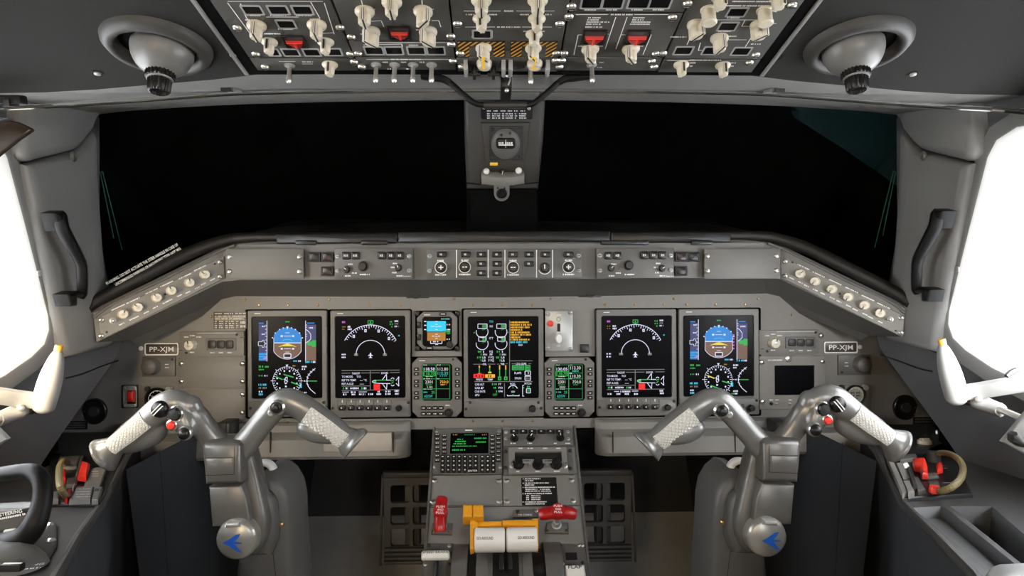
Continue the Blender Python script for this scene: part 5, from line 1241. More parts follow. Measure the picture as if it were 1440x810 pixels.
omod('hydraulic overhead panel with two red guards and two cream knobs, fourth column', 3, 18.5, 79.5, [(BIG, 830, 67, 30), (BIG, 887, 67, 30)], [], [(835.5, 52, 29, 17), (896, 52, 29, 17)], [],
     [[(866, 24), (851, 69)], [(882, 24), (866, 69)], [(819, 49), (813, 49), (807, 77)], [(911, 49), (916, 49), (904, 77)], [(810, 20.5), (855, 20.5)], [(892, 20.5), (940, 20.5)], [(851, 48), (856, 48)], [(873, 49), (880, 49)]],
     [(859, 20.5, 890), (827, 25, 845), (826, 28, 842), (825, 31, 857), (824, 34, 845), (823, 38, 847), (890, 25, 907), (889, 28, 905), (888, 31, 915), (886, 34, 914), (813, 65, 820), (841, 65, 848), (899, 65, 905)], [(800, 23.5), (793, 75), (945.5, 24.5), (922, 75.5)])
omod('front overhead strip with a single steel toggle switch, fourth column', 3, 80.5, 99.5, [], [], [], [(832, 91)], [], [(843, 88, 849), (840, 95, 847)], [(790, 85), (916.5, 86), (919.5, 94)])
omod('outer right-side overhead panel of cream knobs and dark square windows', 4, -70, 82.5,
     [(SMALL, 1012, -6, -20), (SMALL, 1094, -6, -20), (CYL, 996, 13, 0), (CYL, 1075, 14, 0), (BIG, 979, 33, -30), (BIG, 1067, 34, -40), (BIG, 1011.5, 52, -15)],
     [(1036.5, 17, 23, 10), (1023.5, 37, 22, 9.5), (961, 71, 22, 9), (1000, 71, 20, 9), (1042.5, 72, 22, 9)], [], [],
     [[(966, 63), (972, 50)], [(985, 60), (982, 71), (988, 71)], [(1048, 66), (1060, 47)], [(1007, 28), (1003, 37), (985, 38)], [(1048, 28), (1043, 37), (1060, 37)], [(1008, 28), (1066, 28)], [(1025, 56), (1050, 56)], [(1085, 33), (1092, 33)]],
     [(1030, 2, 1085), (1003, 8, 1080), (1023, 25, 1040), (943, 52, 965), (1010, 44, 1028), (1024, 51, 1036), (1056, 62, 1070), (976, 29, 987)], [(966.5, 5), (932, 75), (1114, 7), (1062.5, 77)])
omod('front overhead strip with two small cream knobs, right side', 4, 83.5, 101.5, [(SMALL, 958, 90, -5), (SMALL, 1016.5, 91, -5)], [], [], [], [[(938, 85), (970, 85)]], [(970, 84.5, 1014), (970, 88.5, 978), (970, 93, 975), (1028, 88.5, 1035), (1028, 93, 1032)], [(1053.5, 88)])
# ================================================================== grab handles on the pillars
def pillar_handle(X, label):
    b = MB(X); w0 = .022
    def q(x, y, w): u, v = WL.uv(x, y, w); return WL.P(u, v, w)
    pts = [(85, 304, .050, .0105), (87, 318, .058, .0105), (89.5, 325, .060, .0100), (108, 358, .062, .0085), (113.5, 369, .062, .0085), (115, 376, .062, .0085), (116, 402, .060, .0085), (116, 411, .054, .0085), (113, 415, .048, .0085)]
    t = MB(); sweep(t, [(*WL.uv(x, y, w), w, a, a*1.0) for x, y, w, a in pts], M['tiller'], N=(.35, .0, 1), seg=12, sub=1, sq=.5)
    b.add([WL.P(*v) for v in t.v], t.f, M['tiller'])
    o = bpy.data.objects.new('grab_handle', None); COL.objects.link(o); p = q(100, 365, 0); o.location = X(p) if X else p
    tag(o, label, 'handle'); off = o.location.copy()
    b.build('bar', o, off, ang=50)
    for P in ([(76, 300), (89, 296), (95, 321), (84, 325)], [(94, 414), (107, 409), (121, 411), (120, 418), (107, 419), (107, 430), (98, 431)]):
        b = MB(X); t = MB(); prism(t, [WL.uv(x, y, .055) for x, y in P], .03, .060, M['tiller'], .005); b.add([WL.P(*v) for v in t.v], t.f, M['tiller']); b.build('foot', o, off)
pillar_handle(None, 'black cranked grab handle on the left side pillar')
pillar_handle(mir, 'black cranked grab handle on the right side pillar')

# ================================================================== window crank handles
def crank(X, label):
    def q(x, y, d): p = pd(x, y, d); return X(p) if X else p
    o = bpy.data.objects.new('window_handle', None); COL.objects.link(o); o.location = q(66, 550, 1.07); tag(o, label, 'handle'); off = o.location.copy()
    b = MB(); sweep(b, [(*q(x, y, 1.07), r*1.07/960, r*1.07/960) for x, y, r in ((81, 494, 5.5), (80.5, 499, 8), (77, 512, 11.5), (72, 530, 14.5), (67, 548, 15.5), (62.5, 566, 15), (61, 575, 13.5), (60, 580, 8))], M['crank'], N=FW, seg=20, sub=5); b.build('grip', o, off, ang=60)
    b = MB(); p = q(82.5, 489, 1.07); a = q(80, 500, 1.07); d = (p-a).normalized(); T = Matrix.Translation(p) @ d.to_track_quat('Z', 'Y').to_matrix().to_4x4(); lathe(b, [(.0055, -.006), (.0060, .0), (.0055, .004), (0, .0045)], mat('amber button', (.65, .33, .05), .35, var=0), n=14, T=T); b.build('release_button', o, off, label='amber release button')
    b = MB(); sweep(b, [(*q(x, y, d), a, .007) for x, y, d, a in ((58, 564, 1.065, .0125), (30, 561, 1.05, .0125), (-5, 556, 1.02, .0125), (-60, 548, .98, .0125))], M['crank'], N=FW, seg=12, sub=2, sq=.4); b.build('arm', o, off, ang=40)
    b = MB(); c = q(13, 556, 1.02); bb = MB(); f = perp(13, 556, 1.02); u, v = 0, 0; 
    sweep(b, [(*q(x, y, d), a, .010) for x, y, d, a in ((36, 573, 1.075, .009), (30, 576, 1.06, .013), (12, 584, 1.04, .011), (-4, 590, 1.02, .010))], M['crank'], N=FW, seg=12, sub=3, sq=.7); b.build('clevis', o, off, ang=50)
    b = MB(); p = q(29, 573.5, 1.045); T = Matrix.Translation(p) @ (CP-p if not X else V((CP.x, CP.y, CP.z))-p).to_track_quat('Z', 'Y').to_matrix().to_4x4(); lathe(b, [(.005, 0), (.005, .003), (.003, .0035), (0, .0036)], M['steel'], n=12, T=T); b.build('pin', o, off)
    b = MB(); sweep(b, [(*q(x, y, d), .0055) for x, y, d in ((0, 588, 1.02), (-30, 601, .99), (-80, 622, .95))], M['steel'], N=FW, seg=10, sub=1); b.build('rod', o, off)
    b = MB(); sweep(b, [(*q(x, y, d), .010) for x, y, d in ((60, 566, 1.07), (45, 573, 1.10), (30, 575, 1.14), (28, 575, 1.19))], M['dark'], N=FW, seg=10, sub=2); b.build('spindle', o, off)
crank(None, 'white sliding window crank handle on the left sidewall')
crank(mir, 'white sliding window crank handle on the right sidewall')
f = perp(1425, 605, .93)
t = T_('clip_tray', 'pale grey tray corner with a dark clip at the right edge beside the crank handle', 'tray', f, 1425, 600)
b = MB(); prism(b, [f.uv(x, y) for x, y in ((1405, 620), (1442, 575), (1500, 560), (1500, 690), (1446, 642))], 0, .008, M['crank'], .002); t.part('plate', b)
b = MB(); prism(b, [f.uv(x, y, .01) for x, y in ((1418, 610), (1424, 606), (1434, 616), (1448, 618), (1448, 628), (1430, 627), (1418, 619))], .008, .02, M['dark'], .003); t.part('clip', b)
f = perp(0, 615, .93)
t = T_('clip_tray', 'pale grey tray corner at the left edge under the crank handle', 'tray', f, 0, 615)
b = MB(); prism(b, [f.uv(x, y) for x, y in ((15.5, 616), (-2, 598), (-60, 590), (-60, 660), (0, 626))], 0, .008, M['crank'], .002); t.part('plate', b)
# window latch lever at right
f = perp(1427, 523, 1.02)
b = MB(); sweep(b, [(*f.uv(x, y), 0, a, .004) for x, y, a in ((1415, 529, .003), (1422, 524, .005), (1430, 520, .004))], M['dark'], seg=8, sub=2); o = b.build('latch_lever'); o.matrix_world = f.mtx(); tag(o, 'small dark latch lever on the sill of the right side window', 'latch')

# ================================================================== footwell and side consoles
b = MB()
for X in (None, mir):
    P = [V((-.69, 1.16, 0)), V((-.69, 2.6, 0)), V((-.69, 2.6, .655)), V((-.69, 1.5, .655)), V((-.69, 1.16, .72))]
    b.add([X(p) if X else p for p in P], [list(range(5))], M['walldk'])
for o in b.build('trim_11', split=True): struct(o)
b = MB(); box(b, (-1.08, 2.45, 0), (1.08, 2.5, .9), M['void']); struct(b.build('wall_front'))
b = MB()
for X in (None, mir):          # sloping foot boards
    P = [V((-.69, 2.22, .002)), V((-.17, 2.22, .002)), V((-.17, 2.45, .26)), V((-.69, 2.45, .26))]
    b.add([X(p) if X else p for p in P], [(0, 1, 2, 3)], M['footboard'])
for o in b.build('trim_12', split=True): struct(o)
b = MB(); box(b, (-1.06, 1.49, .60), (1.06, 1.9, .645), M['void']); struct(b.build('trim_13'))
b = MB()
for X in (None, mir):          # upright seam of the footwell side panel
    P = [V((-.6895, 1.215, .02)), V((-.6895, 1.220, .02)), V((-.6895, 1.285, .70)), V((-.6895, 1.280, .70))]
    b.add([X(p) if X else p for p in P], [(0, 1, 2, 3)], M['slot'])
for o in b.build('trim_15', split=True): struct(o)
F = CON
def cpt(x, y, w=0): u, v = F.uv(x, y, w); return (u, v)
EDGE_R = [(1209, 604), (1234, 637), (1271, 707), (1315, 750), (1372, 808), (1425, 880)]
EDGE = [(205, 604), (180, 637), (143, 707), (110, 753), (77, 811), (40, 880)]
def console(X, label, holes):
    o = bpy.data.objects.new('side_console', None); COL.objects.link(o); p = F.P(-.72, 0); o.location = X(p) if X else p; tag(o, label, 'console'); off = o.location.copy()
    E = [cpt(x, y) for x, y in EDGE] if X is None else [(-cpt(x, y)[0], cpt(x, y)[1]) for x, y in EDGE_R]; E = E+[(E[-1][0], -.9)]
    P = [(-.83 if X is None else -.83, .10)]+[(-1.04, .40)] + [(E[0][0], .40)]+E+[(-.83, -.9)]
    P = [(-1.02, .40), (-.94, .20), (-.824, .10), (-.824, -.9)]+E[::-1]+[(E[0][0], .40)]
    b = MB(X); t = MB(); holed(t, ccw(P), holes, 0, M['panel2'])
    b.add([F.P(*v) for v in t.v], t.f, M['console']); b.build('top', o, off)
    b = MB(X)
    for (u, v), (u2, v2) in zip(E, E[1:]):
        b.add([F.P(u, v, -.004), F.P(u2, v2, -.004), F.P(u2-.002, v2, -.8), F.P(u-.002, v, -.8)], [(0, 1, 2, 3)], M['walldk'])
    b.build('side', o, off, ang=20)
    b = MB(X); t = MB(); L = E; r = []
    sweep(t, [(u, v, -.003, .006, .007) for u, v in E], M['console'], seg=10, sub=1); b.add([F.P(*v) for v in t.v], t.f, M['console']); b.build('edge_trim', o, off)
    if holes:
        b = MB(X)
        for h in holes:
            n = len(h); h2 = inset(ccw(h), .006 if h is holes[0] else .012); h1 = ccw(h)
            vs = [F.P(*q, 0) for q in h1]+[F.P(*q, -.014 if h is holes[0] else -.07) for q in h2]
            b.add(vs, [(i, (i+1) % n, n+(i+1) % n, n+i) for i in range(n)]+[list(range(n, 2*n))], M['tray'])
        b.build('tray_liner', o, off, ang=40)
    return o
console(None, 'grey left side console along the left sidewall, under the steering handle', [])
trayh = [(x, y) for x, y in ((1283, 714), (1323, 712), (1332, 716), (1424, 790), (1440, 806), (1405, 806), (1384, 797))]
TH_ = [(-F.uv(x, y)[0], F.uv(x, y)[1]) for x, y in trayh]
t2 = [(-F.uv(x, y)[0], F.uv(x, y)[1]) for x, y in ((1336, 712), (1395, 712), (1450, 760), (1475, 800), (1446, 800))]
console(mir, 'grey right side console with an open stowage trough along the right sidewall', [TH_, t2])
b = MB(); 
t = T_('chart_clip', 'pale chart clip bar at the bottom right corner of the stowage trough', 'clip', F, 1415, 800)
b = MB(); prism(b, [F.uv(x, y, .02) for x, y in ((1385, 806), (1392, 796), (1402, 792), (1460, 790), (1470, 812), (1396, 820))], .002, .02, M['alu'], .003); t.part('bar', b)
b = MB(); prism(b, [F.uv(x, y, .024) for x, y in ((1370, 812), (1460, 806), (1470, 830), (1360, 830))], .0, .012, M['whiteknob'], .002); t.part('board', b)
# seams on the sidewalls
def seam(pts):
    b = MB()
    for X in (None, mir):
        t = MB(); sweep(t, [(*WL.uv(x, y), .0004, .0016, .0008) for x, y in pts], M['slot'], seg=6, sub=3); b.add([WL.P(*v) if X is None else mir(WL.P(*v)) for v in t.v], t.f, M['slot'])
    return b
for o in seam([(92, 532), (115, 526), (140, 516), (166, 507)]).build('trim_14', split=True): struct(o)
# oxygen mask boxes
def hose(t, F, pts, r, mt):
    b = MB(); C = crom([V((*F.uv(x, y, w), w)) for x, y, w in pts], 10)
    vs = [(*q, r*(1.0 if i % 2 else .90)) for i, q in enumerate(C)]
    sweep(b, vs, mt, seg=10, sub=1); t.part('hose', b, ang=20, label='ribbed olive hose')
t = T_('oxygen_mask_box', 'oxygen mask box with an upright hose loop and one red tab on the left console', 'box', F, 112, 672)
b = MB(); prism(b, [F.uv(x, y, .006) for x, y in ((72, 640), (172, 638), (141, 707), (60, 706))], .0002, .006, M['black'], .002); t.part('base', b)
for P, m_, nm in (([(122, 660), (150, 655), (141, 684), (118, 684)], 'panel2', 'door'), ([(108, 684), (132, 683), (127, 701), (97, 702)], 'panel', 'door'), ([(133, 684), (145, 684), (138, 702), (129, 702)], 'panel2', 'door'), ([(84, 642), (113, 640), (108, 655), (78, 657)], 'panel2', 'cover'), ([(72, 692), (84, 690), (82, 701), (66, 702)], 'panel2', 'cover'), ([(113, 641), (117, 640), (104, 690), (100, 690)], 'panel2', 'rib'), ([(94, 672), (112, 670), (108, 680), (93, 681)], 'dark', 'pad')):
    b = MB(); prism(b, [F.uv(x, y, .012) for x, y in P], .004, .012, M[m_], .0015); t.part(nm, b)
b = MB(); prism(b, [F.uv(x, y, .02) for x, y in ((115, 648), (126.5, 650.5), (121, 669), (109, 667))], .01, .02, M['redhot'], .003); t.part('red_tab', b, label='glossy red tab')
for P in ([(89, 659), (93, 659), (92, 671), (88, 671)], [(97, 686), (101, 687), (95, 698), (91, 697)]): b = MB(); prism(b, [F.uv(x, y, .016) for x, y in P], .005, .016, M['red'], .002); t.part('red_clip', b)
hose(t, F, [(95, 651, .016), (90, 648, .03), (85, 654, .04), (83, 668, .042), (84.5, 684, .036), (90, 694, .022), (94, 699, .008)], .0048, M['hose'])
b = MB()
def cs(x0, y, x1, h): 
    u, v = F.uv(x0, y, .0124); u1, _ = F.uv(x1, y, .0124); scrib(b, u, v, u1, h, .0125, M['white'], cw=h*.62)
for y in (691.5, 695.2, 698.8): cs(107, y, 126, .0032)
for y in (663, 666.3, 669.3): cs(128, y, 138, .003)
u, v = F.uv(117.5, 687.5, .0125); text(b, 'CAUTION', u, v, .0125, .0046, M['white'], .021)
t.part('lettering', b, smooth=False)
put_list(t, MSCREW, 'screw', [(136, 690)], .012)
F2 = CON
t = T_('oxygen_mask_box', 'oxygen mask box with a sideways hose loop and three red parts on right console', 'box', F2, 1300, 668)
b = MB(); prism(b, [F2.uv(x, y, .006) for x, y in ((1244, 640), (1340, 636), (1368, 694), (1271, 700))], .0002, .006, M['black'], .002); t.part('base', b)
for P, m_, nm, w1 in (([(1247, 645), (1255, 645), (1277, 692), (1269, 694)], 'panel', 'rib', .012), ([(1260, 651), (1274, 649), (1285, 672), (1270, 674)], 'panel', 'door', .012), ([(1270, 676), (1279, 675), (1286, 690), (1277, 692)], 'panel', 'door', .014), ([(1281, 671), (1291, 670), (1302, 688), (1291, 690)], 'panel2', 'door', .012), ([(1262, 640), (1288, 638), (1290, 644), (1266, 646)], 'panel2', 'cover', .012), ([(1276, 656), (1281, 655), (1290, 682), (1284, 683)], 'dark', 'latch', .016), ([(1294, 666), (1317, 664), (1320, 669), (1296, 671)], 'panel2', 'pad', .010), ([(1305, 677), (1318, 675), (1326, 690), (1310, 692)], 'panel2', 'pad', .010), ([(1268, 652), (1276, 650), (1280, 656), (1272, 658)], 'white', 'pad', .013)):
    b = MB(); prism(b, [F2.uv(x, y, w1) for x, y in P], .004, w1, M[m_], .0015); t.part(nm, b)
for P, w1, nm in (([(1283, 643.5), (1301, 643), (1304, 652), (1305, 664), (1297, 664), (1293, 655), (1285, 653)], .019, 'red_tab'), ([(1316, 650), (1325, 649), (1326, 659), (1318, 661)], .015, 'red_clip')):
    b = MB(); prism(b, [F2.uv(x, y, w1) for x, y in P], .008, w1, M['redhot'], .004); t.part(nm, b, label='glossy red tab' if nm == 'red_tab' else None)
b = MB(); u, v = F2.uv(1314, 683, .02); lathe(b, [(.0075, 0), (.008, .006), (.006, .010), (0, .011)], M['redhot'], (u, v, .010), n=14); t.part('red_knob', b)
hose(t, F2, [(1314, 641, .016), (1322, 637, .024), (1336, 638.5, .03), (1349, 647, .032), (1354.5, 660, .032), (1350, 674, .030), (1340, 684, .026), (1326, 690, .018), (1318, 691, .010)], .0050, M['hose'])
b = MB(); u, v = F2.uv(1313, 641, .016); lathe(b, [(.011, 0), (.011, .018), (.008, .020), (0, .020)], M['dark'], (u, v, .004), n=16); t.part('hose_socket', b)
b = MB()
def cs(x0, y, x1, h): u, v = F2.uv(x0, y, .0124); u1, _ = F2.uv(x1, y, .0124); scrib(b, u, v, u1, h, .0125, M['white'], cw=h*.62)
cs(1326, 679, 1340, .003); cs(1325, 655, 1333, .003); cs(1325, 658.5, 1332, .003); t.part('lettering', b, smooth=False)
t = T_('cap', 'round cream cap on the dark shelf behind the right oxygen box', 'cap', CON, 1300, 617)
b = MB(); u, v = CON.uv(1300, 617, .01); lathe(b, [(.0135, 0), (.0135, .006), (.011, .008), (.0105, .006), (.005, .006), (.004, .010), (0, .0105)], M['cream'], (u, v, 0), n=24); t.part('body', b)
b = MB(); box(b, (u-.010, v-.0016, .006), (u+.010, v+.0016, .0115), M['cream'], .0008); t.part('bar', b)
t = T_('stud', 'tiny bright stud on the shelf right of the round cream cap', 'stud', CON, 1318, 607)
b = MB(); u, v = CON.uv(1318, 607, .005); lathe(b, [(.004, 0), (.004, .006), (.0025, .009), (0, .0095)], M['steel'], (u, v, 0), n=12); t.part('head', b)
# steering handle
t = T_('steering_handle', 'black looped nosewheel steering handle on a grey boot on the left console', 'handle', CON, 22, 735)
HF = perp(20, 715, .79); 
def hp(x, y, w): return HF.P(*HF.uv(x, y, w), w)
def local(b): b.v = [CON.mtx(t.off.x, t.off.y, t.off.z).inverted() @ q + t.off for q in b.v]; return b
b = MB(); sweep(b, [(*hp(x, y, w), .0080*r, .0080*r) for x, y, w, r in ((-30, 672, -.02, 1), (-5, 668, .0, 1.05), (20, 664.5, .01, 1.1), (42, 663, .015, 1.15), (53, 668, .02, 1.2), (59, 680, .025, 1.2), (60, 698, .03, 1.25), (56, 718, .035, 1.35), (48, 738, .04, 1.5), (36, 754, .04, 1.6), (18, 763, .04, 1.6), (-5, 766, .03, 1.6), (-35, 762, .02, 1.6))], M['tiller'], N=HF.n, seg=14, sub=4); t.part('loop', local(b), ang=60)
b = MB(); sweep(b, [(*hp(x, y, -.0), .004, .004) for x, y in ((-12, 669.5), (20, 662.8), (46, 660.5))], M['dark'], N=HF.n, seg=8, sub=2); 
b = MB(); pr = [(hp(x, y, w)) for x, y, w in ((-30, 727, .0), (40, 708, .0), (46, 722, .0), (40, 738, .0), (24, 752, .0), (-30, 758, .0))]; tb = MB(); prism(tb, [HF.uv(x, y, 0) for x, y in ((-30, 716), (44, 712), (46, 722), (40, 738), (24, 752), (-30, 758))], -.02, .004, M['panel2'], .003); b.add([HF.P(*q) for q in tb.v], tb.f, M['panel2']); t.part('hub_plate', local(b))
b = MB(); tb = MB(); prism(tb, [HF.uv(x, y, .006) for x, y in ((-30, 727), (44, 712.5), (45, 718.5), (40, 724), (-30, 735))], .003, .0065, M['black'], .001); b.add([HF.P(*q) for q in tb.v], tb.f, M['black']); t.part('placard', local(b))
b = MB(); tb = MB(); u, v = HF.uv(15, 721.3, .007); text(tb, 'STEERING', u, v, .0070, .0036, M['white'], .026, rot=R(10.5)); u, v = HF.uv(17, 726.3, .007); T = Matrix.Translation((u, v, 0)) @ Matrix.Rotation(R(10.5), 4, 'Z'); scrib(tb, -.022, 0, .021, .0026, .0070, M['white'], cw=.002, T=T); b.add([HF.P(*q) for q in tb.v], tb.f, M['white']); t.part('lettering', local(b), smooth=False)
b = MB(); tb = MB(); prism(tb, [HF.uv(x, y, .006) for x, y in ((4, 749), (6, 745.5), (20, 743.5), (23, 746), (21, 751), (8, 753))], .003, .007, M['whiteknob'], .001); b.add([HF.P(*q) for q in tb.v], tb.f, M['whiteknob']); t.part('mark', local(b))
b = MB(); tb = MB(); u, v = CON.uv(14, 762, .03); lathe(tb, [(.050, 0), (.047, .006), (.039, .014), (.030, .020), (.020, .024), (0, .025)], M['console'], (u-.014, v+.004, .002), n=36, ex=.95, ey=.8); b.add(tb.v, tb.f, M['panel2']); t.part('boot', b, ang=60)
b = MB(); prism(b, [CON.uv(x, y, .006) for x, y in ((-40, 815), (-40, 735), (60, 732), (75, 732), (80, 738), (80, 762), (72, 775), (62, 785), (30, 800))], .0003, .006, M['console'], .0015); t.part('base_plate', b)
put_list(t, SCREW, 'screw', [(71.5, 737.5), (72, 760)], .006)
t = T_('placard', 'black placard lettered STEERING at the lower left edge of the left console', 'placard', CON, 36, 798)
b = MB(); prism(b, [CON.uv(x, y, .001) for x, y in ((16, 799), (53, 789), (54, 795), (50, 799), (18, 806))], .0063, .0072, M['black'], 0); t.part('plate', b)
b = MB(); u, v = CON.uv(35, 795, .0074); text(b, 'STEERING', u, v, .0074, .0052, M['white'], .036, rot=R(14)); u, v = CON.uv(36, 800, .0074); scrib(b, -.014, 0, .014, .003, .0074, M['white'], cw=.002, T=Matrix.Translation((u, v, 0)) @ Matrix.Rotation(R(14), 4, 'Z')); t.part('lettering', b, smooth=False)
t = T_('placard', 'small black and white index plate on the steering boot', 'placard', CON, 18, 778)
b = MB(); u, v = CON.uv(18, 777, .03); box(b, (u-.010, v-.004, .012), (u+.010, v+.004, .019), M['black'], .001); box(b, (u-.009, v-.001, .0185), (u+.009, v+.0012, .0194), M['white']); t.part('plate', b)

# ================================================================== rudder pedals
RP = perp(707, 730, 1.86, 0)
def pedal(cx, label):
    t = T_('rudder_pedal', label, 'pedal', RP, cx, 730)
    b = MB(); u, v = RP.uv(cx, 0)[0], 0; k = RP.k(707, 730); vt = RP.uv(707, 668)[1]; vb_ = RP.uv(707, 765)[1]
    O = [(u-38*k, vb_), (u+38*k, vb_), (u+38*k, vt), (u-38*k, vt)]; H = []
    for i in range(2):
        for j in range(3):
            xc = cx-15.5+31*i; yc = RP.uv(707, 692+30.5*j)[1]; H.append(rrect(RP.uv(xc, 0)[0], yc, 26.5*k, 25*k, 4*k, 3))
    ring = MB(); holed(ring, O, H, .008, M['pedal']); b.add(ring.v, ring.f, M['pedal'])
    for h in H: 
        n = len(h); b.add([(*q, .008) for q in h]+[(*q, -.008) for q in h], [(i, (i+1) % n, n+(i+1) % n, n+i) for i in range(n)], M['pedal'])
    t.part('tread', b, smooth=False)
    b = MB()
    for y in (770, 776, 782, 788): c = RP.uv(707, y)[1]; box(b, (u-38*k, c-2*k, -.004), (u+38*k, c+2.2*k, .012), M['pedal'], .002)
    t.part('ridge', b, split=True)
    b = MB()
    for s in (-1, 1): sweep(b, [(u+s*40*k, vt+.004, .0, .0035), (u+s*40.5*k, (vt+vb_)/2, .016, .0035), (u+s*43*k, vb_-.05, .01, .0035)], M['pedal'], seg=8, sub=3)
    t.part('side_rail', b, split=True)
    b = MB(); box(b, (u-39*k, vt-.002, -.006), (u+39*k, vt+.014, .014), M['pedal'], .003); t.part('top_bar', b)
    b = MB(); box(b, (u-.02, vt-.2, -.06), (u+.02, vt+.0, -.012), M['pedal'], .003); t.part('arm', b)
pedal(575, 'black rudder pedal with square openings left of the centre pedestal')
pedal(846, 'black rudder pedal with square openings right of the centre pedestal')
pedal(318, 'black rudder pedal mostly hidden behind the left control column')
pedal(1112, 'black rudder pedal mostly hidden behind the right control column')
# ================================================================== control wheels
YK = perp(707, 660, 1.10, 0); KY = YK.k(707, 660)
def remesh(b, vox, it=6):
    me = b.mesh('body'); o = bpy.data.objects.new('tmp', me); COL.objects.link(o)
    md = o.modifiers.new('r', 'REMESH'); md.mode = 'VOXEL'; md.voxel_size = vox
    sm = o.modifiers.new('s', 'SMOOTH'); sm.iterations = it; sm.factor = .5
    dg = bpy.context.evaluated_depsgraph_get(); m2 = bpy.data.meshes.new_from_object(o.evaluated_get(dg))
    bpy.data.objects.remove(o); m2.materials.clear(); m2.materials.append(M['yoke']); m2.shade_smooth(); return m2
def yoke(rt, label):
    F = YK
    if rt:
        def hx(x, y): return (1411-x, y-3)
        def hn(x, y):
            px, py = 1410-x, y-4; dx, dy = px-1079, py-640; a = R(-2.6); return (1079+dx*math.cos(a)-dy*math.sin(a), 640+dx*math.sin(a)+dy*math.cos(a))
    else:
        hx = hn = lambda x, y: (x, y)
    def H(x, y, w=0): return F.uv(*hn(x, y), w)
    def Q(x, y, w=0): return F.uv(*hx(x, y), w)
    c0 = hx(325, 700); t = T_('control_wheel', label, 'control wheel', F, *c0)
    k = KY
    b = MB()
    def sw(pts): sweep(b, [(*H(x, y, (w+.6*bb)*KY), w*k, a*k, bb*k) for x, y, w, a, bb in pts], M['yoke'], N=(0, 0, 1), seg=20, sub=8)
    # inner horn with its grip and flared end
    sw([(312, 658, 2, 17, 14), (330, 640, 4, 18, 16), (352, 613, 6, 17, 15), (372, 588, 8, 17, 15), (388, 570, 9, 18, 15), (403, 566, 10, 18.5, 15), (420, 573, 10, 18.5, 15), (440, 586, 9, 18, 15), (460, 600, 8, 17.5, 16), (477, 612, 7, 15.5, 15), (486, 619, 6, 14, 13)])
    sw([(420, 597, 6, 5, 6), (425, 602, 8, 12, 12), (438, 608, 8, 15, 14), (455, 612, 8, 14, 14), (470, 616, 8, 10, 12)])
    sw([(476, 612, 6, 13, 12), (484, 618, 6, 17, 15), (491, 624, 5, 22, 18), (496, 627.5, 5, 25.5, 21), (498.5, 629.3, 5, 25, 20)])
    # outer horn: neck, switch pod, grip and flare
    sw([(346, 652, -8, 13, 12), (330, 643, -6, 15, 13), (312, 632, -4, 16, 14), (296, 618, -2, 17, 14), (282, 602, 1, 18, 14), (270, 588, 5, 19, 14), (258, 580, 8, 18, 14)])
    sw([(270, 592, 4, 12, 12), (266, 578, 6, 15, 14), (263, 570, 7, 15, 14), (259, 567, 7, 10, 10)])
    sw([(262, 578, 6, 15, 15), (246, 569, 10, 18.5, 16), (230, 571, 12, 19.5, 16), (214, 583, 12, 19, 16), (196, 598, 12, 17.5, 16), (178, 612, 12, 16.5, 16), (162, 625, 10, 15, 14), (152, 633, 9, 14.5, 13)])
    sw([(246, 574, 10, 17, 14), (253, 588, 13, 17, 14), (260, 604, 14, 15, 13), (264, 614, 13, 9, 9)])
    sw([(226, 596, 4, 7, 10), (218, 606, 6, 15, 13), (203, 615, 6, 17, 14), (187, 624, 6, 14, 13), (172, 631, 6, 9, 10)])
    sw([(162, 627, 9, 14, 12), (151, 634, 8, 18, 16), (143, 639.5, 7, 23, 20), (138, 643, 7, 26, 23), (135.5, 644.8, 7, 25, 22)])
    me = remesh(b, .0022, 8)
    o = bpy.data.objects.new('horns', me); COL.objects.link(o); o.parent = t.o; o.matrix_local = Matrix.Translation(-t.off)
    # knurled pads
    def pad(P, nrm, n1=26, n2=9):
        b = MB(); vs = []; fs = []
        C = crom([V((*H(x, y, (w+.6*bb)*KY), w*k, a*k, bb*k)) for x, y, w, a, bb in P], 96//(len(P)-1)+1); L = len(C)
        NS = 37
        for i, q in enumerate(C):
            p0, p1 = C[max(0, i-1)], C[min(L-1, i+1)]; tt = (V(p1[:3])-V(p0[:3])).normalized(); s = tt.cross(V((0, 0, 1))).normalized(); nn = s.cross(tt)
            for j in range(NS):
                a = R(nrm[0]+(nrm[1]-nrm[0])*j/(NS-1)) if not rt else R(180-(nrm[0]+(nrm[1]-nrm[0])*j/(NS-1)))
                dm = min(i, L-1-i, j, NS-1-j); ii, jj = (i+j*1.3) % 9, (i-j*1.3) % 9
                gr = min(ii, 9-ii, jj, 9-jj)
                h = -.0014 if dm == 0 else (.0014 if dm < 3 else (.0002 if gr < 1.0 else .0016))
                vs.append(V(q[:3])+s*((q[3]+h)*math.cos(a))+nn*((q[4]+h)*math.sin(a)))
        for i in range(L-1):
            for j in range(NS-1): fs.append((i*NS+j, i*NS+j+1, (i+1)*NS+j+1, (i+1)*NS+j))
        b.add(vs, fs, M['grip']); return b
    t.part('grip_pad', pad([(432, 581, 9, 18, 15.5), (446, 591, 9, 18, 16), (460, 601, 8, 17.6, 16.5), (474, 611, 7, 16, 15.5), (485, 618, 6, 15.5, 14)], (18, 130)), smooth=True, ang=25, label='pale knurled grip pad')
    t.part('grip_pad', pad([(206, 590, 12, 17.5, 16.2), (195, 599, 12, 17.2, 16.2), (183, 609, 12, 16.6, 16.3), (170, 619, 12, 15.8, 16.2), (158, 628.5, 10, 15, 14.8)], (40, 135) if not rt else (40, 135)), smooth=True, ang=25, label='pale knurled grip pad')
    # switches
    def at(x, y, w, real=None):
        return (*(F.uv(*real, w*k) if (rt and real) else H(x, y, w*k)), w*k)
    b = MB(); c = at(226.5, 575, 25, (1176, 568)); lathe(b, [(.0135, -.004), (.0135, .003), (.012, .008), (.0085, .0115), (0, .0125)], M['black'], c, n=24); t.part('trim_switch', b, ang=50)
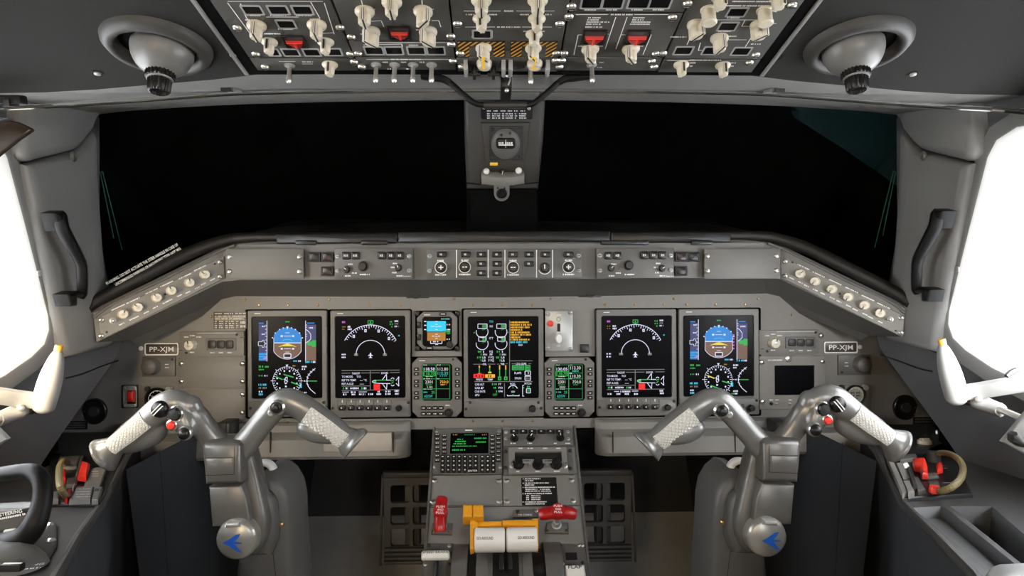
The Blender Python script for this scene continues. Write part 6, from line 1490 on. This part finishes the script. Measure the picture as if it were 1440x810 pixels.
    b = MB(); T = Matrix.Translation(c) @ Matrix.Rotation(R(-45 if not rt else 40), 4, 'Z')
    for x0 in (-.0035, .001): box(b, (x0-.0005, -.010, .0095), (x0+.0010, .010, .0128), M['white'], T=T)
    t.part('switch_mark', b, split=True)
    b = MB(); c = at(248, 581.5, 24, (1156, 575)); lathe(b, [(.0125, -.003), (.0125, .004), (.0105, .006)], M['steel'], c, n=24, caps=False); lathe(b, [(.0105, .002), (.0105, .008), (.0085, .0105), (0, .011)], M['black'], c, n=20, rib=1, rd=.08); t.part('hat_switch', b)
    b = MB(); c = at(242, 597.7, 26, (1163, 590.7)); lathe(b, [(.0085, -.003), (.0085, .002), (.0068, .003), (.0068, .0005)], M['steel'], c, n=22, caps=False); lathe(b, [(.0062, 0), (.0062, .005), (.005, .0065), (0, .007)], M['redhot'], c, n=20); t.part('red_button', b, label='red disconnect button in a steel ring')
    b = MB(); c = at(260, 609, 26, (1145.7, 604)); lathe(b, [(.0115, -.003), (.0115, .002), (.0095, .004)], M['steel'], c, n=24, caps=False); lathe(b, [(.0095*math.cos(R(a)), .003+.009*math.sin(R(a))) for a in range(0, 91, 15)], M['black'], c, n=20); t.part('ball_button', b, ang=60)
    b = MB(); c = at(390, 573, 24, (1014, 577.5)); lathe(b, [(.0125, -.004), (.0125, .002), (.0100, .005), (.0095, .0045), (.0075, .002)], M['steel'], c, n=24, caps=False); lathe(b, [(.0080, .001), (.0080, .006), (.0050, .0075), (.0045, .012), (0, .013)], M['black'], c, n=18); t.part('push_button', b)
    for p, real in (((381, 580.5), (1026, 583)), ((211, 580), (1191, 571)), ((255, 594), (1150, 590))):
        b = MB(); c = at(*p, 23.2, real); lathe(b, [(.0052, -.004), (.0052, .0008), (.004, .0014), (0, .0014)], M['alu'], c, n=14); box(b, (c[0]-.0026, c[1]-.0005, c[2]+.0012), (c[0]+.0026, c[1]+.0005, c[2]+.0018), M['slot']); t.part('screw', b)
    # hub: box, lower plate, round cap
    def qp(P, w0, w1, mt, ch): bb = MB(); prism(bb, [Q(x, y, w1*k) for x, y in P], w0*k, w1*k, mt, ch); return bb
    t.part('hub_box', qp([(283, 630), (286, 623), (331, 622), (337, 627), (338, 680), (288, 682)], -24, 34, M['hub'], .006))
    t.part('hub_panel', qp([(289.5, 645), (326, 644), (328, 666), (291, 668)], 30, 34.6, M['hub'], .0006))
    bb = MB(); seg2(bb, Q(288, 644, 34*k), Q(329, 643, 34*k), .0008, 34.4*k, M['slot']); seg2(bb, Q(288.6, 668.8, 34*k), Q(329, 667, 34*k), .0008, 34.4*k, M['slot']); seg2(bb, Q(329.5, 628, 34*k), Q(329.5, 667, 34*k), .0008, 34.4*k, M['slot']); t.part('joint', bb, split=True, smooth=False)
    t.part('lower_plate', qp([(293, 685), (338, 682.5), (346, 702), (352.5, 741), (298, 741)], -22, 22, M['hub'], .003))
    t.part('clip', qp([(316, 736), (336, 735), (336.5, 742), (316.5, 743)], 18, 36, M['alu'], .003))
    u, v = Q(332.5, 758.5, 26*k); rr_ = 28*k
    b = MB(); lathe(b, [(rr_*.95, -24*k), (rr_, 10*k), (rr_, 22*k), (rr_*.95, 27*k), (rr_*.80, 30.5*k), (0, 32*k)], M['hubcap'], (u, v, 0), n=48, ey=1.0); t.part('hub_cap', b, ang=50)
    E = [(313, 766), (322, 761), (331, 754.5), (337.8, 752.8), (335, 758), (329.5, 764.3), (339.5, 765.2), (339.5, 766.8), (329.8, 767.5), (335, 774), (340.5, 779.5), (333, 778), (321, 770)]
    def em(x, y):
        if not rt: return F.uv(x-0, y-2, 33*k)
        return F.uv(1085.5+(x-327)*.98, 761+(y-766)*.98, 33*k)
    b = MB(); tri = tessellate_polygon([[V((*em(x, y), 0)) for x, y in E]]); b.add([(*em(x, y), 32.4*k) for x, y in E], [tuple(q) for q in tri], M['blue'])
    b.v = [V((q.x, q.y, q.z)) for q in b.v]; t.part('emblem', b, smooth=False, label='blue swept-wing emblem')
    # side arm of the wheel
    b = MB(); sweep(b, [(*Q(x, y, (w+10)*k), w*k, a*k, bb*k) for x, y, w, a, bb in ((336, 628, -14, 13, 18), (345, 645, -14, 14, 20), (352, 670, -14, 13, 20), (359, 700, -12, 12.5, 20), (365, 730, -10, 13, 20), (365, 752, -10, 12, 20), (358, 770, -10, 8, 14), (350, 776, -10, 4, 8))], M['hub'], seg=16, sub=5, sq=.6); t.part('side_arm', b, ang=50)
    b = MB(); bb = MB(); 
    sweep(b, [(*Q(x, y, w*k), w*k, a*k, bb_*k) for x, y, w, a, bb_ in ((352, 700, -24, 22, 16), (366, 712, -24, 24, 18), (374, 735, -24, 18, 18), (374, 752, -24, 18, 18), (366, 764, -24, 22, 16))], M['column'], N=(0, 0, 1), seg=18, sub=5, sq=.7); t.part('pivot_cover', b, ang=60)
    # column fairing
    P = [(340, 690), (362, 670), (378, 668), (392, 680), (402, 697), (406.5, 720), (408, 760), (412, 812), (426, 1060), (320, 1060), (330, 812), (333, 780)]
    t.part('column', qp(P, -130, -34, M['column'], .012), ang=50)
    bb = MB(); seg2(bb, Q(334, 781, -34*k), Q(385, 778.5, -34*k), .0009, -33.8*k, M['slot']); seg2(bb, Q(384, 778.5, -34*k), Q(388, 812, -34*k), .0009, -33.8*k, M['slot']); seg2(bb, Q(388, 812, -34*k), Q(398, 1000, -34*k), .0009, -33.8*k, M['slot']); t.part('column_joint', bb, split=True, smooth=False)
    b = MB(); u, v = Q(395, 737, -34*k); lathe(b, [(.0045, 0), (.0045, .003), (.003, .005), (0, .0055)], M['brass'], (u, v, -34*k), n=12); t.part('screw', b)
    b = MB(); cu, cv = Q(368, 667, -60*k); sweep(b, [(cu+15*k*math.cos(R(a)), cv+15*k*math.sin(R(a)), -70*k, 4.5*k, 9*k) for a in range(-10, 200, 15)], M['whiteknob'], N=(0, 0, 1), seg=12, sub=2, sq=.6); t.part('collar', b, ang=50, label='white ring behind the column head')
    return t
yoke(False, 'left ram horn control wheel with red button on its left horn')
yoke(True, 'right ram horn control wheel with red button on its right horn')

# ================================================================== centre pedestal
F = PED; kp = F.k(707, 640)
t = T_('pedestal', 'grey centre pedestal rising between the seats below the engine display', 'pedestal', F, 709, 700)
b = MB(); v1, v0 = F.uv(707, 600)[1], F.uv(707, 740)[1]; uL = F.uv(610.5, 605)[0]; uR = -uL
b2 = MB(); prism(b2, [(uL, v0-.40), (uR, v0-.40), (uR, v1), (uL, v1)], -.55, 0, M['panel'], .004); t.part('body', b2)
vl = F.uv(707, 756)[1]
b = MB(); y = [F.uv(707, q)[1] for q in (667.5, 712)]
for yy in (668, 712.5):
    vv = F.uv(707, yy)[1]; seg2(b, (uL+.004, vv), (uR-.004, vv), .0012, .0003, M['slot'])
seg2(b, (F.uv(706.5, 650)[0], v1-.002), (F.uv(706.5, 650)[0], F.uv(707, 712)[1]), .0012, .0003, M['slot'])
t.part('joint', b, split=True, smooth=False)
for s in (-1, 1):
    b = MB(); box(b, (s*uR-.0028, v0-.38, -.02), (s*uR+.0028, v1, .003), M['panel2'], .001); t.part('edge_rail', b)
t.part
# flight management keyboard
t = T_('flight_management_keyboard', 'flight management keypad with a green text screen, top left of the pedestal', 'keypad', F, 659, 635)
b = MB(); O = rrect(*F.rect(610.5, 602.5, 706, 666.5, .008), .002); c = F.rect(633, 608, 687, 637.5, .008); I = rrect(*c, .002)
bezel(b, O, I, 0, .008, .004, M['panel2'], .001); t.part('faceplate', b)
b = MB(); plate(b, c, .003, .0048, M['screen'], .001, 0); s = t.part('screen', b)
class DP(DG):
    pass
d = DG(F, .0049); d.k = kp
for x0, y, x1, c_, h in ((637, 611.5, 643, 'A', 2), (653, 611.5, 669, 'G', 2), (678, 611.5, 684.5, 'A', 2), (667, 616.5, 684.5, 'g', 2.4), (669, 621.8, 684.5, 'g', 2.4), (643, 618, 651, 'g', 2), (640, 621, 655, 'g', 2.2), (638, 624.2, 655, 'g', 2.2), (636, 627.7, 671, 'g', 1.6), (636, 633, 654, 'g', 2.6)): d.scr(x0, y, x1, c_, h)
d.done(t, s)
K1 = keymesh(7*kp, 4.2*kp, True, h=.004, mm=M['white'], frac=.62); K2 = keymesh(6*kp, 6.6*kp, True, h=.004, mm=M['white'], frac=.34); K3 = keymesh(14*kp, 6.6*kp, False, h=.004)
put_list(t, K1, 'button', [(615, y) for y in (612.5, 618.5, 624.5, 630.5, 636.3, 642.3, 648.5)]+[(701, y) for y in (612, 618, 624, 630, 636, 642, 648)]+[(625, y) for y in (614, 619.8, 625.6, 631.2, 637)]+[(692.5, y) for y in (614, 619.8, 625.6, 631.2, 637)], .008)
cols = [622.5, 630.5, 638.3, 646, 653.8, 661.3, 669, 678.3, 686, 693.7]
put_list(t, K2, 'key', [(x, y) for y in (643.5, 649.7, 655.8) for x in cols]+[(x, 662) for x in cols[:5]+cols[7:]], .008)
t.put(K3, 'key', 665, 662, .008)
b = MB(); u, v = F.uv(665, 662, .0122); text(b, 'ENTER', u, v, .0123, .0042, M['white'], .019); t.part('lettering', b, smooth=False)
b = MB(); c = F.rect(653, 600.8, 664, 602.2, .008); c = F.rect(654, 604.3, 664.5, 605.8, .008); plate(b, c, .008, .0083, M['white'], .0003, 0); t.part('marking', b)
put_list(t, SCREW, 'screw', [(614.5, 606.5), (702, 606.5), (611.5, 657), (703, 657)], .008, 0, .9)
# audio strip
t = T_('audio_control_panel', 'strip with six black keys and three pointer knobs, top right of the pedestal', 'control panel', F, 757, 614)
b = MB(); plate(b, F.rect(707.5, 602.5, 806, 626.5, .008), 0, .008, M['panel2'], .002, .0008); t.part('faceplate', b)
K4 = keymesh(11.5*kp, 6.2*kp, True, h=.004, mm=M['white'], frac=.3); put_list(t, K4, 'button', [(723, 607.7), (736, 607.7), (748.5, 607.7), (761.5, 607.7), (774.5, 607.7), (787, 607.7)], .008)
for x, y, r_ in ((723, 617, 30), (746, 616.5, -35), (788, 616, 0)): t.put(PTR, 'knob', x, y, .008, r_, .68)
put_list(t, DSCREW, 'screw', [(711.5, 608), (711.5, 617), (799, 607.5), (799, 617.5)], .008, 0, .8)
b = MB()
for x0, x1 in ((718, 725), (742, 748), (779, 783), (795, 802)): u, v = F.uv(x0, 623.5, .0083); scrib(b, u, v, u+(x1-x0)*kp, .003, .0084, M['white'], cw=.002)
t.part('lettering', b, smooth=False)
# pressurisation unit
t = T_('pressure_control_panel', 'pressure control box with a recessed black window and three dark knobs on the pedestal', 'control panel', F, 757, 647)
b = MB(); plate(b, F.rect(707.5, 627.5, 806.5, 667, .004), 0, .004, M['panel2'], .002, .0008); t.part('flange', b)
b = MB(); O = rrect(*F.rect(715, 628.5, 798, 665.5, .010), .002); I = rrect(*F.rect(724, 635, 790, 649, .010), .001); bezel(b, O, I, .003, .010, -.006, M['panel'], .001); t.part('faceplate', b)
b = MB(); plate(b, F.rect(723, 634, 791, 650, .004), .003, .0042, M['slot'], .001, 0); t.part('window', b)
for x, y in ((729, 653), (756.5, 653.5), (782, 653)): t.put(BLK, 'knob', x, y, .010, 0, .95)
b = MB()
for x0, x1 in ((731, 751), (763, 783)): c = F.rect(x0, 645.5, x1, 651, .012); plate(b, c, .009, .0115, M['alu'], .0008, .0004)
t.part('placard', b, split=True)
b = MB()
for x in (746, 769.5): u, v = F.uv(x, 653.5, .012); lathe(b, [(.004, 0), (.004, .004), (.003, .006), (0, .0062)], M['alu'], (u, v, .010), n=12)
t.part('stud', b, split=True)
b = MB()
for x in (719.5, 795): u, v = F.uv(x, 655, .012); lathe(b, [(.0048, 0), (.0048, .003), (.0028, .004), (.0028, .010), (.0035, .012), (0, .0125)], M['steel'], (u, v, .008), n=12)
t.part('fastener', b, split=True)
put_list(t, MSCREW, 'screw', [(711, 635), (802, 634), (711, 658), (802, 659)], .004, 0, 1.2)
b = MB()
for x0, x1, y in ((729, 735, 630.5), (742, 749.5, 630.5), (763.5, 770, 630.5), (782, 788.5, 630.5), (726, 730, 663.2), (753, 760, 663), (779, 787, 662.8)): u, v = F.uv(x0, y, .0103); scrib(b, u, v, u+(x1-x0)*kp, .003, .0104, M['white'], cw=.002)
for x0, x1 in ((737, 746), (766, 780)): u, v = F.uv(x0, 648, .0117); scrib(b, u, v, u+(x1-x0)*kp, .003, .0118, M['slot'], cw=.002)
t.part('lettering', b, smooth=False)
blank('plain grey cover plate below the flight management keypad', F, (608, 669.5, 706, 711.5), [(611.5, 676.3), (701.5, 676.3), (608.5, 706), (702, 705.5)], M['panel'], th=.003)
t = blank('grey cover plate under the pressure control box, holding a black placard', F, (707.5, 669.5, 810.5, 711.5), [(712.5, 676.3), (803.5, 675.5), (713, 705.5), (806, 704.8)], M['panel'], th=.003)
t = T_('placard', 'black limitations placard with lines of white print on the pedestal', 'placard', F, 758, 691)
b = MB(); plate(b, F.rect(733.5, 671.5, 783.5, 710.5, .0036), .003, .0038, M['black'], .002, 0); t.part('plate', b)
b = MB()
for x0, y, x1 in ((735, 673.5, 736.5), (738, 673.5, 760), (738, 676.2, 750), (735, 679.5, 736.5), (738, 679.5, 772), (738, 682.2, 751), (735, 685.5, 736.5), (738, 685.5, 781), (739, 688.3, 756), (760, 688.3, 774), (739, 690.8, 759), (761, 690.8, 775), (735, 694.3, 736.5), (738, 694.3, 776), (740, 697.2, 744), (747, 697.2, 760), (740, 699.8, 744), (747, 699.8, 760), (740, 702.5, 744), (747, 702.5, 760), (735, 706, 736.5), (738, 706, 769), (739, 708.8, 766)):
    u, v = F.uv(x0, y, .0039); u1, _ = F.uv(x1, y, .0039); scrib(b, u, v, u1, .0028, .0040, M['white'], cw=.0017)
t.part('lettering', b, smooth=False)
# lower quadrant
t = T_('takeoff_plate', 'small grey plate with two screws beside the red right-hand pull handle', 'plate', F, 739, 723)
b = MB(); prism(b, [F.uv(x, y, .006) for x, y in ((721, 727), (722, 718), (725, 716), (757, 716), (757, 727))], 0, .006, M['panel2'], .001); t.part('plate', b)
put_list(t, SCREW, 'screw', [(754, 718.3)], .006, 0, .9); put_list(t, MSCREW, 'screw', [(728, 720)], .006, 0, 1.1)
b = MB(); u, v = F.uv(738.5, 724, .0063); text(b, 'TO CONFIG', u, v, .0064, .0034, M['white'], .027); t.part('lettering', b, smooth=False)
def puller(label, c, ang, bx):
    t = T_('pull_handle', label, 'handle', F, *c)
    b = MB(); P = [F.uv(x, y, .006) for x, y in bx]; prism(b, P, 0, .006, M['panel2'], .0015); t.part('base_plate', b)
    u, v = F.uv(bx[0][0]*.5+bx[2][0]*.5, bx[0][1]*.5+bx[2][1]*.5-3, .006)
    b = MB(); lathe(b, [(.010, .005), (.010, .009), (.0075, .010), (.0075, .022), (.0055, .024), (.0055, .045)], M['alu'], (u, v, 0), n=6 if 0 else 14); t.part('stem', b)
    for x, y in ((bx[0][0]+3, bx[0][1]-3), (bx[1][0]-3, bx[1][1]-3)): t.put(BSCREW, 'screw', x, y, .006)
    T = Matrix.Translation((u, v+.004, .046)) @ Matrix.Rotation(R(ang), 4, 'Z')
    b = MB(); bb = MB(); sweep(bb, [(-.034, -.001, -.004, .010, .007), (-.026, 0, -.001, .0115, .009), (-.013, 0, .002, .0115, .0105), (0, 0, .003, .0135, .0115), (.013, 0, .002, .0115, .0105), (.026, 0, -.001, .0115, .009), (.034, -.001, -.004, .010, .007)], M['red'], seg=16, sub=4, sq=.75); b.add([T @ q for q in bb.v], bb.f, M['red']); t.part('grip', b, ang=50)
    b = MB(); lathe(b, [(.0135, .008), (.0135, .0145), (.0115, .0165), (0, .0170)], M['red'], n=24, T=T); t.part('crown', b)
    b = MB(); T2 = Matrix.Translation((u, v+.004, .046+.0173))
    for i, s_ in enumerate(('PUSH', 'AND', 'PULL')): text(b, s_, 0, .0062-.0062*i, 0, .0044, M['white'], (.0155, .0115, .0155)[i], T=T2)
    t.part('lettering', b, smooth=False)
puller('red T handle turned lengthwise at the left edge of the pedestal', (617, 730), 90, [(606, 750), (635, 751), (637, 735), (608, 735)])
puller('red T handle turned crosswise at the right edge of the pedestal', (787, 730), 0, [(766.5, 749), (800, 749.5), (798.5, 734), (769, 734)])
# quadrant body
t = T_('lever_quadrant', 'dark curved lever quadrant with slots at the front of the pedestal', 'quadrant', F, 709, 785)
def drum(b, x0, x1, y0, r, mt, wc=None):
    u0, u1 = F.uv(x0, y0)[0], F.uv(x1, y0)[0]; vt = F.uv(707, y0)[1]; wc = -r*.55; cv = vt-math.sqrt(max(0, r*r-wc*wc))
    n = 28; vs = []
    for i in range(n+1):
        a = R(200-220*i/n)
        for u in (u0, u1): vs.append((u, cv-r*math.cos(a) if 0 else cv+r*math.cos(R(220*i/n-20)), wc+r*math.sin(R(220*i/n-20))))
    fs = [(2*i, 2*i+1, 2*i+3, 2*i+2) for i in range(n)]+[[2*i for i in range(n+1)], [2*i+1 for i in range(n+1)]]
    b.add(vs, fs, mt)
for x0, x1, y0, r, m_ in ((638.5, 659, 764, .12, 'panel2'), (671, 686.5, 766, .115, 'panel2'), (733, 746, 766, .115, 'panel2'), (763, 787, 763, .12, 'panel2'), (659.5, 671, 772, .098, 'black'), (746.5, 763, 772, .098, 'black'), (686.5, 733, 772, .098, 'black')):
    b = MB(); drum(b, x0, x1, y0, r, M[m_]); t.part('drum', b, ang=30)
for x0, x1 in ((686.5, 693), (728, 733)):
    b = MB(); drum(b, x0, x1, 769, .107, M['panel2']); t.part('rib', b, ang=30)
b = MB(); prism(b, [F.uv(x, y, .004) for x, y in ((600, 764), (637, 763.5), (637, 830), (594, 830))], 0, .004, M['panel2'], .001); t.part('side_plate', b)
b = MB(); prism(b, [F.uv(x, y, .004) for x, y in ((789, 764), (822, 765), (830, 830), (790, 830))], 0, .004, M['panel2'], .001); t.part('side_plate', b)
b = MB(); plate(b, F.rect(795.5, 777, 811.5, 787.5, .004), .003, .0046, M['slot'], .001, 0); t.part('window', b)
b = MB(); plate(b, F.rect(611, 783, 616, 830, .004), .003, .0046, M['slot'], .001, 0); t.part('slot', b)
put_list(t, SCREW, 'screw', [(632, 768), (598, 794), (791, 793), (814, 767), (819, 767)], .004, 0, .75); put_list(t, MSCREW, 'screw', [(603, 767), (632, 793), (788, 766), (819, 791)], .004, 0, .9)
def lever(label, x0, x1, y0, y1, tx, tr):
    t = T_('thrust_lever', label, 'lever', F, (x0+x1)/2, (y0+y1)/2)
    w = .085; ua, ub = F.uv(x0, 753, w)[0], F.uv(x1, 753, w)[0]; vv = F.uv(707, 752, w)[1]; r = .0215
    b = MB(); T = Matrix.Translation((ua, vv, w-.02)) @ Matrix.Rotation(R(90), 4, 'Y'); L = ub-ua
    lathe(b, [(r-.002, 0), (r, .002), (r, L-.002), (r-.002, L)], M['whiteknob'], n=32, T=T); t.part('grip', b, ang=40, label='white barrel-shaped grip')
    b = MB(); um = ub-.006 if tr else ua+.006; box(b, (um-.004, vv-.05, -.06), (um+.004, vv-.002, w-.03), M['black'], .001); t.part('arm', b)
    b = MB(); u, v = F.uv(tx, 751.3, w); tt = MB(); text(tt, 'GO AROUND', 0, 0, 0, .0050, M['text'], .030)
    for q in tt.v:
        a = (q.y-.30*r)/r; q.z = w-.02+r*math.cos(a)+.0003; q.y = vv+r*math.sin(a); q.x += u
    b.add(tt.v, tt.f, M['text']); t.part('lettering', b, smooth=False, normals=False)
lever('left white thrust lever barrel lettered GO AROUND at its left end', 667, 710, 737, 771, 682, 1)
lever('right white thrust lever barrel lettered GO AROUND at its right end', 712.5, 756, 737, 771, 739.5, 0)
t = T_('reverser_lever', 'amber reverser lever with a raised double block, left of the thrust levers', 'lever', F, 665, 725)
for P in ([(650.5, 727), (664.3, 727), (664.5, 709), (651, 709)], [(664.7, 727), (680, 727), (679.5, 709), (664.5, 709)]):
    b = MB(); prism(b, [F.uv(x, y, .085) for x, y in P], .055, .085, M['yellow'], .003); t.part('grip', b)
b = MB(); prism(b, [F.uv(x, y, .075) for x, y in ((661, 726), (665.5, 726), (665.5, 730), (672, 734), (672, 742), (667, 742), (666.5, 771), (661, 773))], .055, .075, M['yellow'], .002); t.part('stem', b)
b = MB(); prism(b, [F.uv(x, y, .07) for x, y in ((670, 733), (706, 732), (706, 739), (670, 740))], .05, .07, M['yellow'], .002); t.part('bar', b)
t = T_('reverser_lever', 'amber reverser bar lying behind the right thrust lever barrel', 'lever', F, 730, 735)
b = MB(); prism(b, [F.uv(x, y, .075) for x, y in ((706.5, 731), (748, 730.5), (749, 728.5), (757, 728.5), (757.5, 768), (753.5, 768), (753, 738), (706.5, 738))], .05, .075, M['yellow'], .002); t.part('bar', b)
t = T_('speed_brake_lever', 'white speed brake lever knob on the left of the quadrant', 'lever', F, 612, 780)
b = MB(); w = .05; ua, ub = F.uv(593, 780, w)[0], F.uv(632, 780, w)[0]; vv = F.uv(707, 780, w)[1]; r = .0085
lathe(b, [(r-.002, 0), (r, .002), (r, ub-ua-.002), (r-.002, ub-ua)], M['whiteknob'], n=24, T=Matrix.Translation((ua, vv, w)) @ Matrix.Rotation(R(90), 4, 'Y')); t.part('grip', b, ang=40, label='white bar-shaped grip')
b = MB(); u = F.uv(612.5, 780, w)[0]; box(b, (u-.003, vv-.045, .0), (u+.003, vv-.004, w-.004), M['dark'], .001); t.part('arm', b)
b = MB(); text(b, 'SPEED BRAKE', (ua+ub)/2, 0, 0, .0046, M['text'], .046)
for q in b.v:
    a = (q.y+.0030)/r; q.z = w+(r+.0003)*math.cos(a); q.y = vv+(r+.0003)*math.sin(a)
t.part('lettering', b, smooth=False, normals=False)
t = T_('flap_lever', 'white flap lever block lettered FLAP at the bottom right of the pedestal', 'lever', F, 809, 803)
w = .05
b = MB(); prism(b, [F.uv(x, y, w) for x, y in ((795, 794), (822, 793.5), (827, 826), (796, 826))], .02, w, M['whiteknob'], .004); t.part('grip', b, label='white flap-shaped grip')
b = MB(); u, v = F.uv(808.5, 797.5, w); text(b, 'FLAP', u, v, w+.0004, .0055, M['text'], .024); t.part('lettering', b, smooth=False)
b = MB(); u, v = F.uv(808, 815, .02); box(b, (u-.004, v-.03, 0), (u+.004, v, .022), M['dark'], .001); t.part('arm', b)
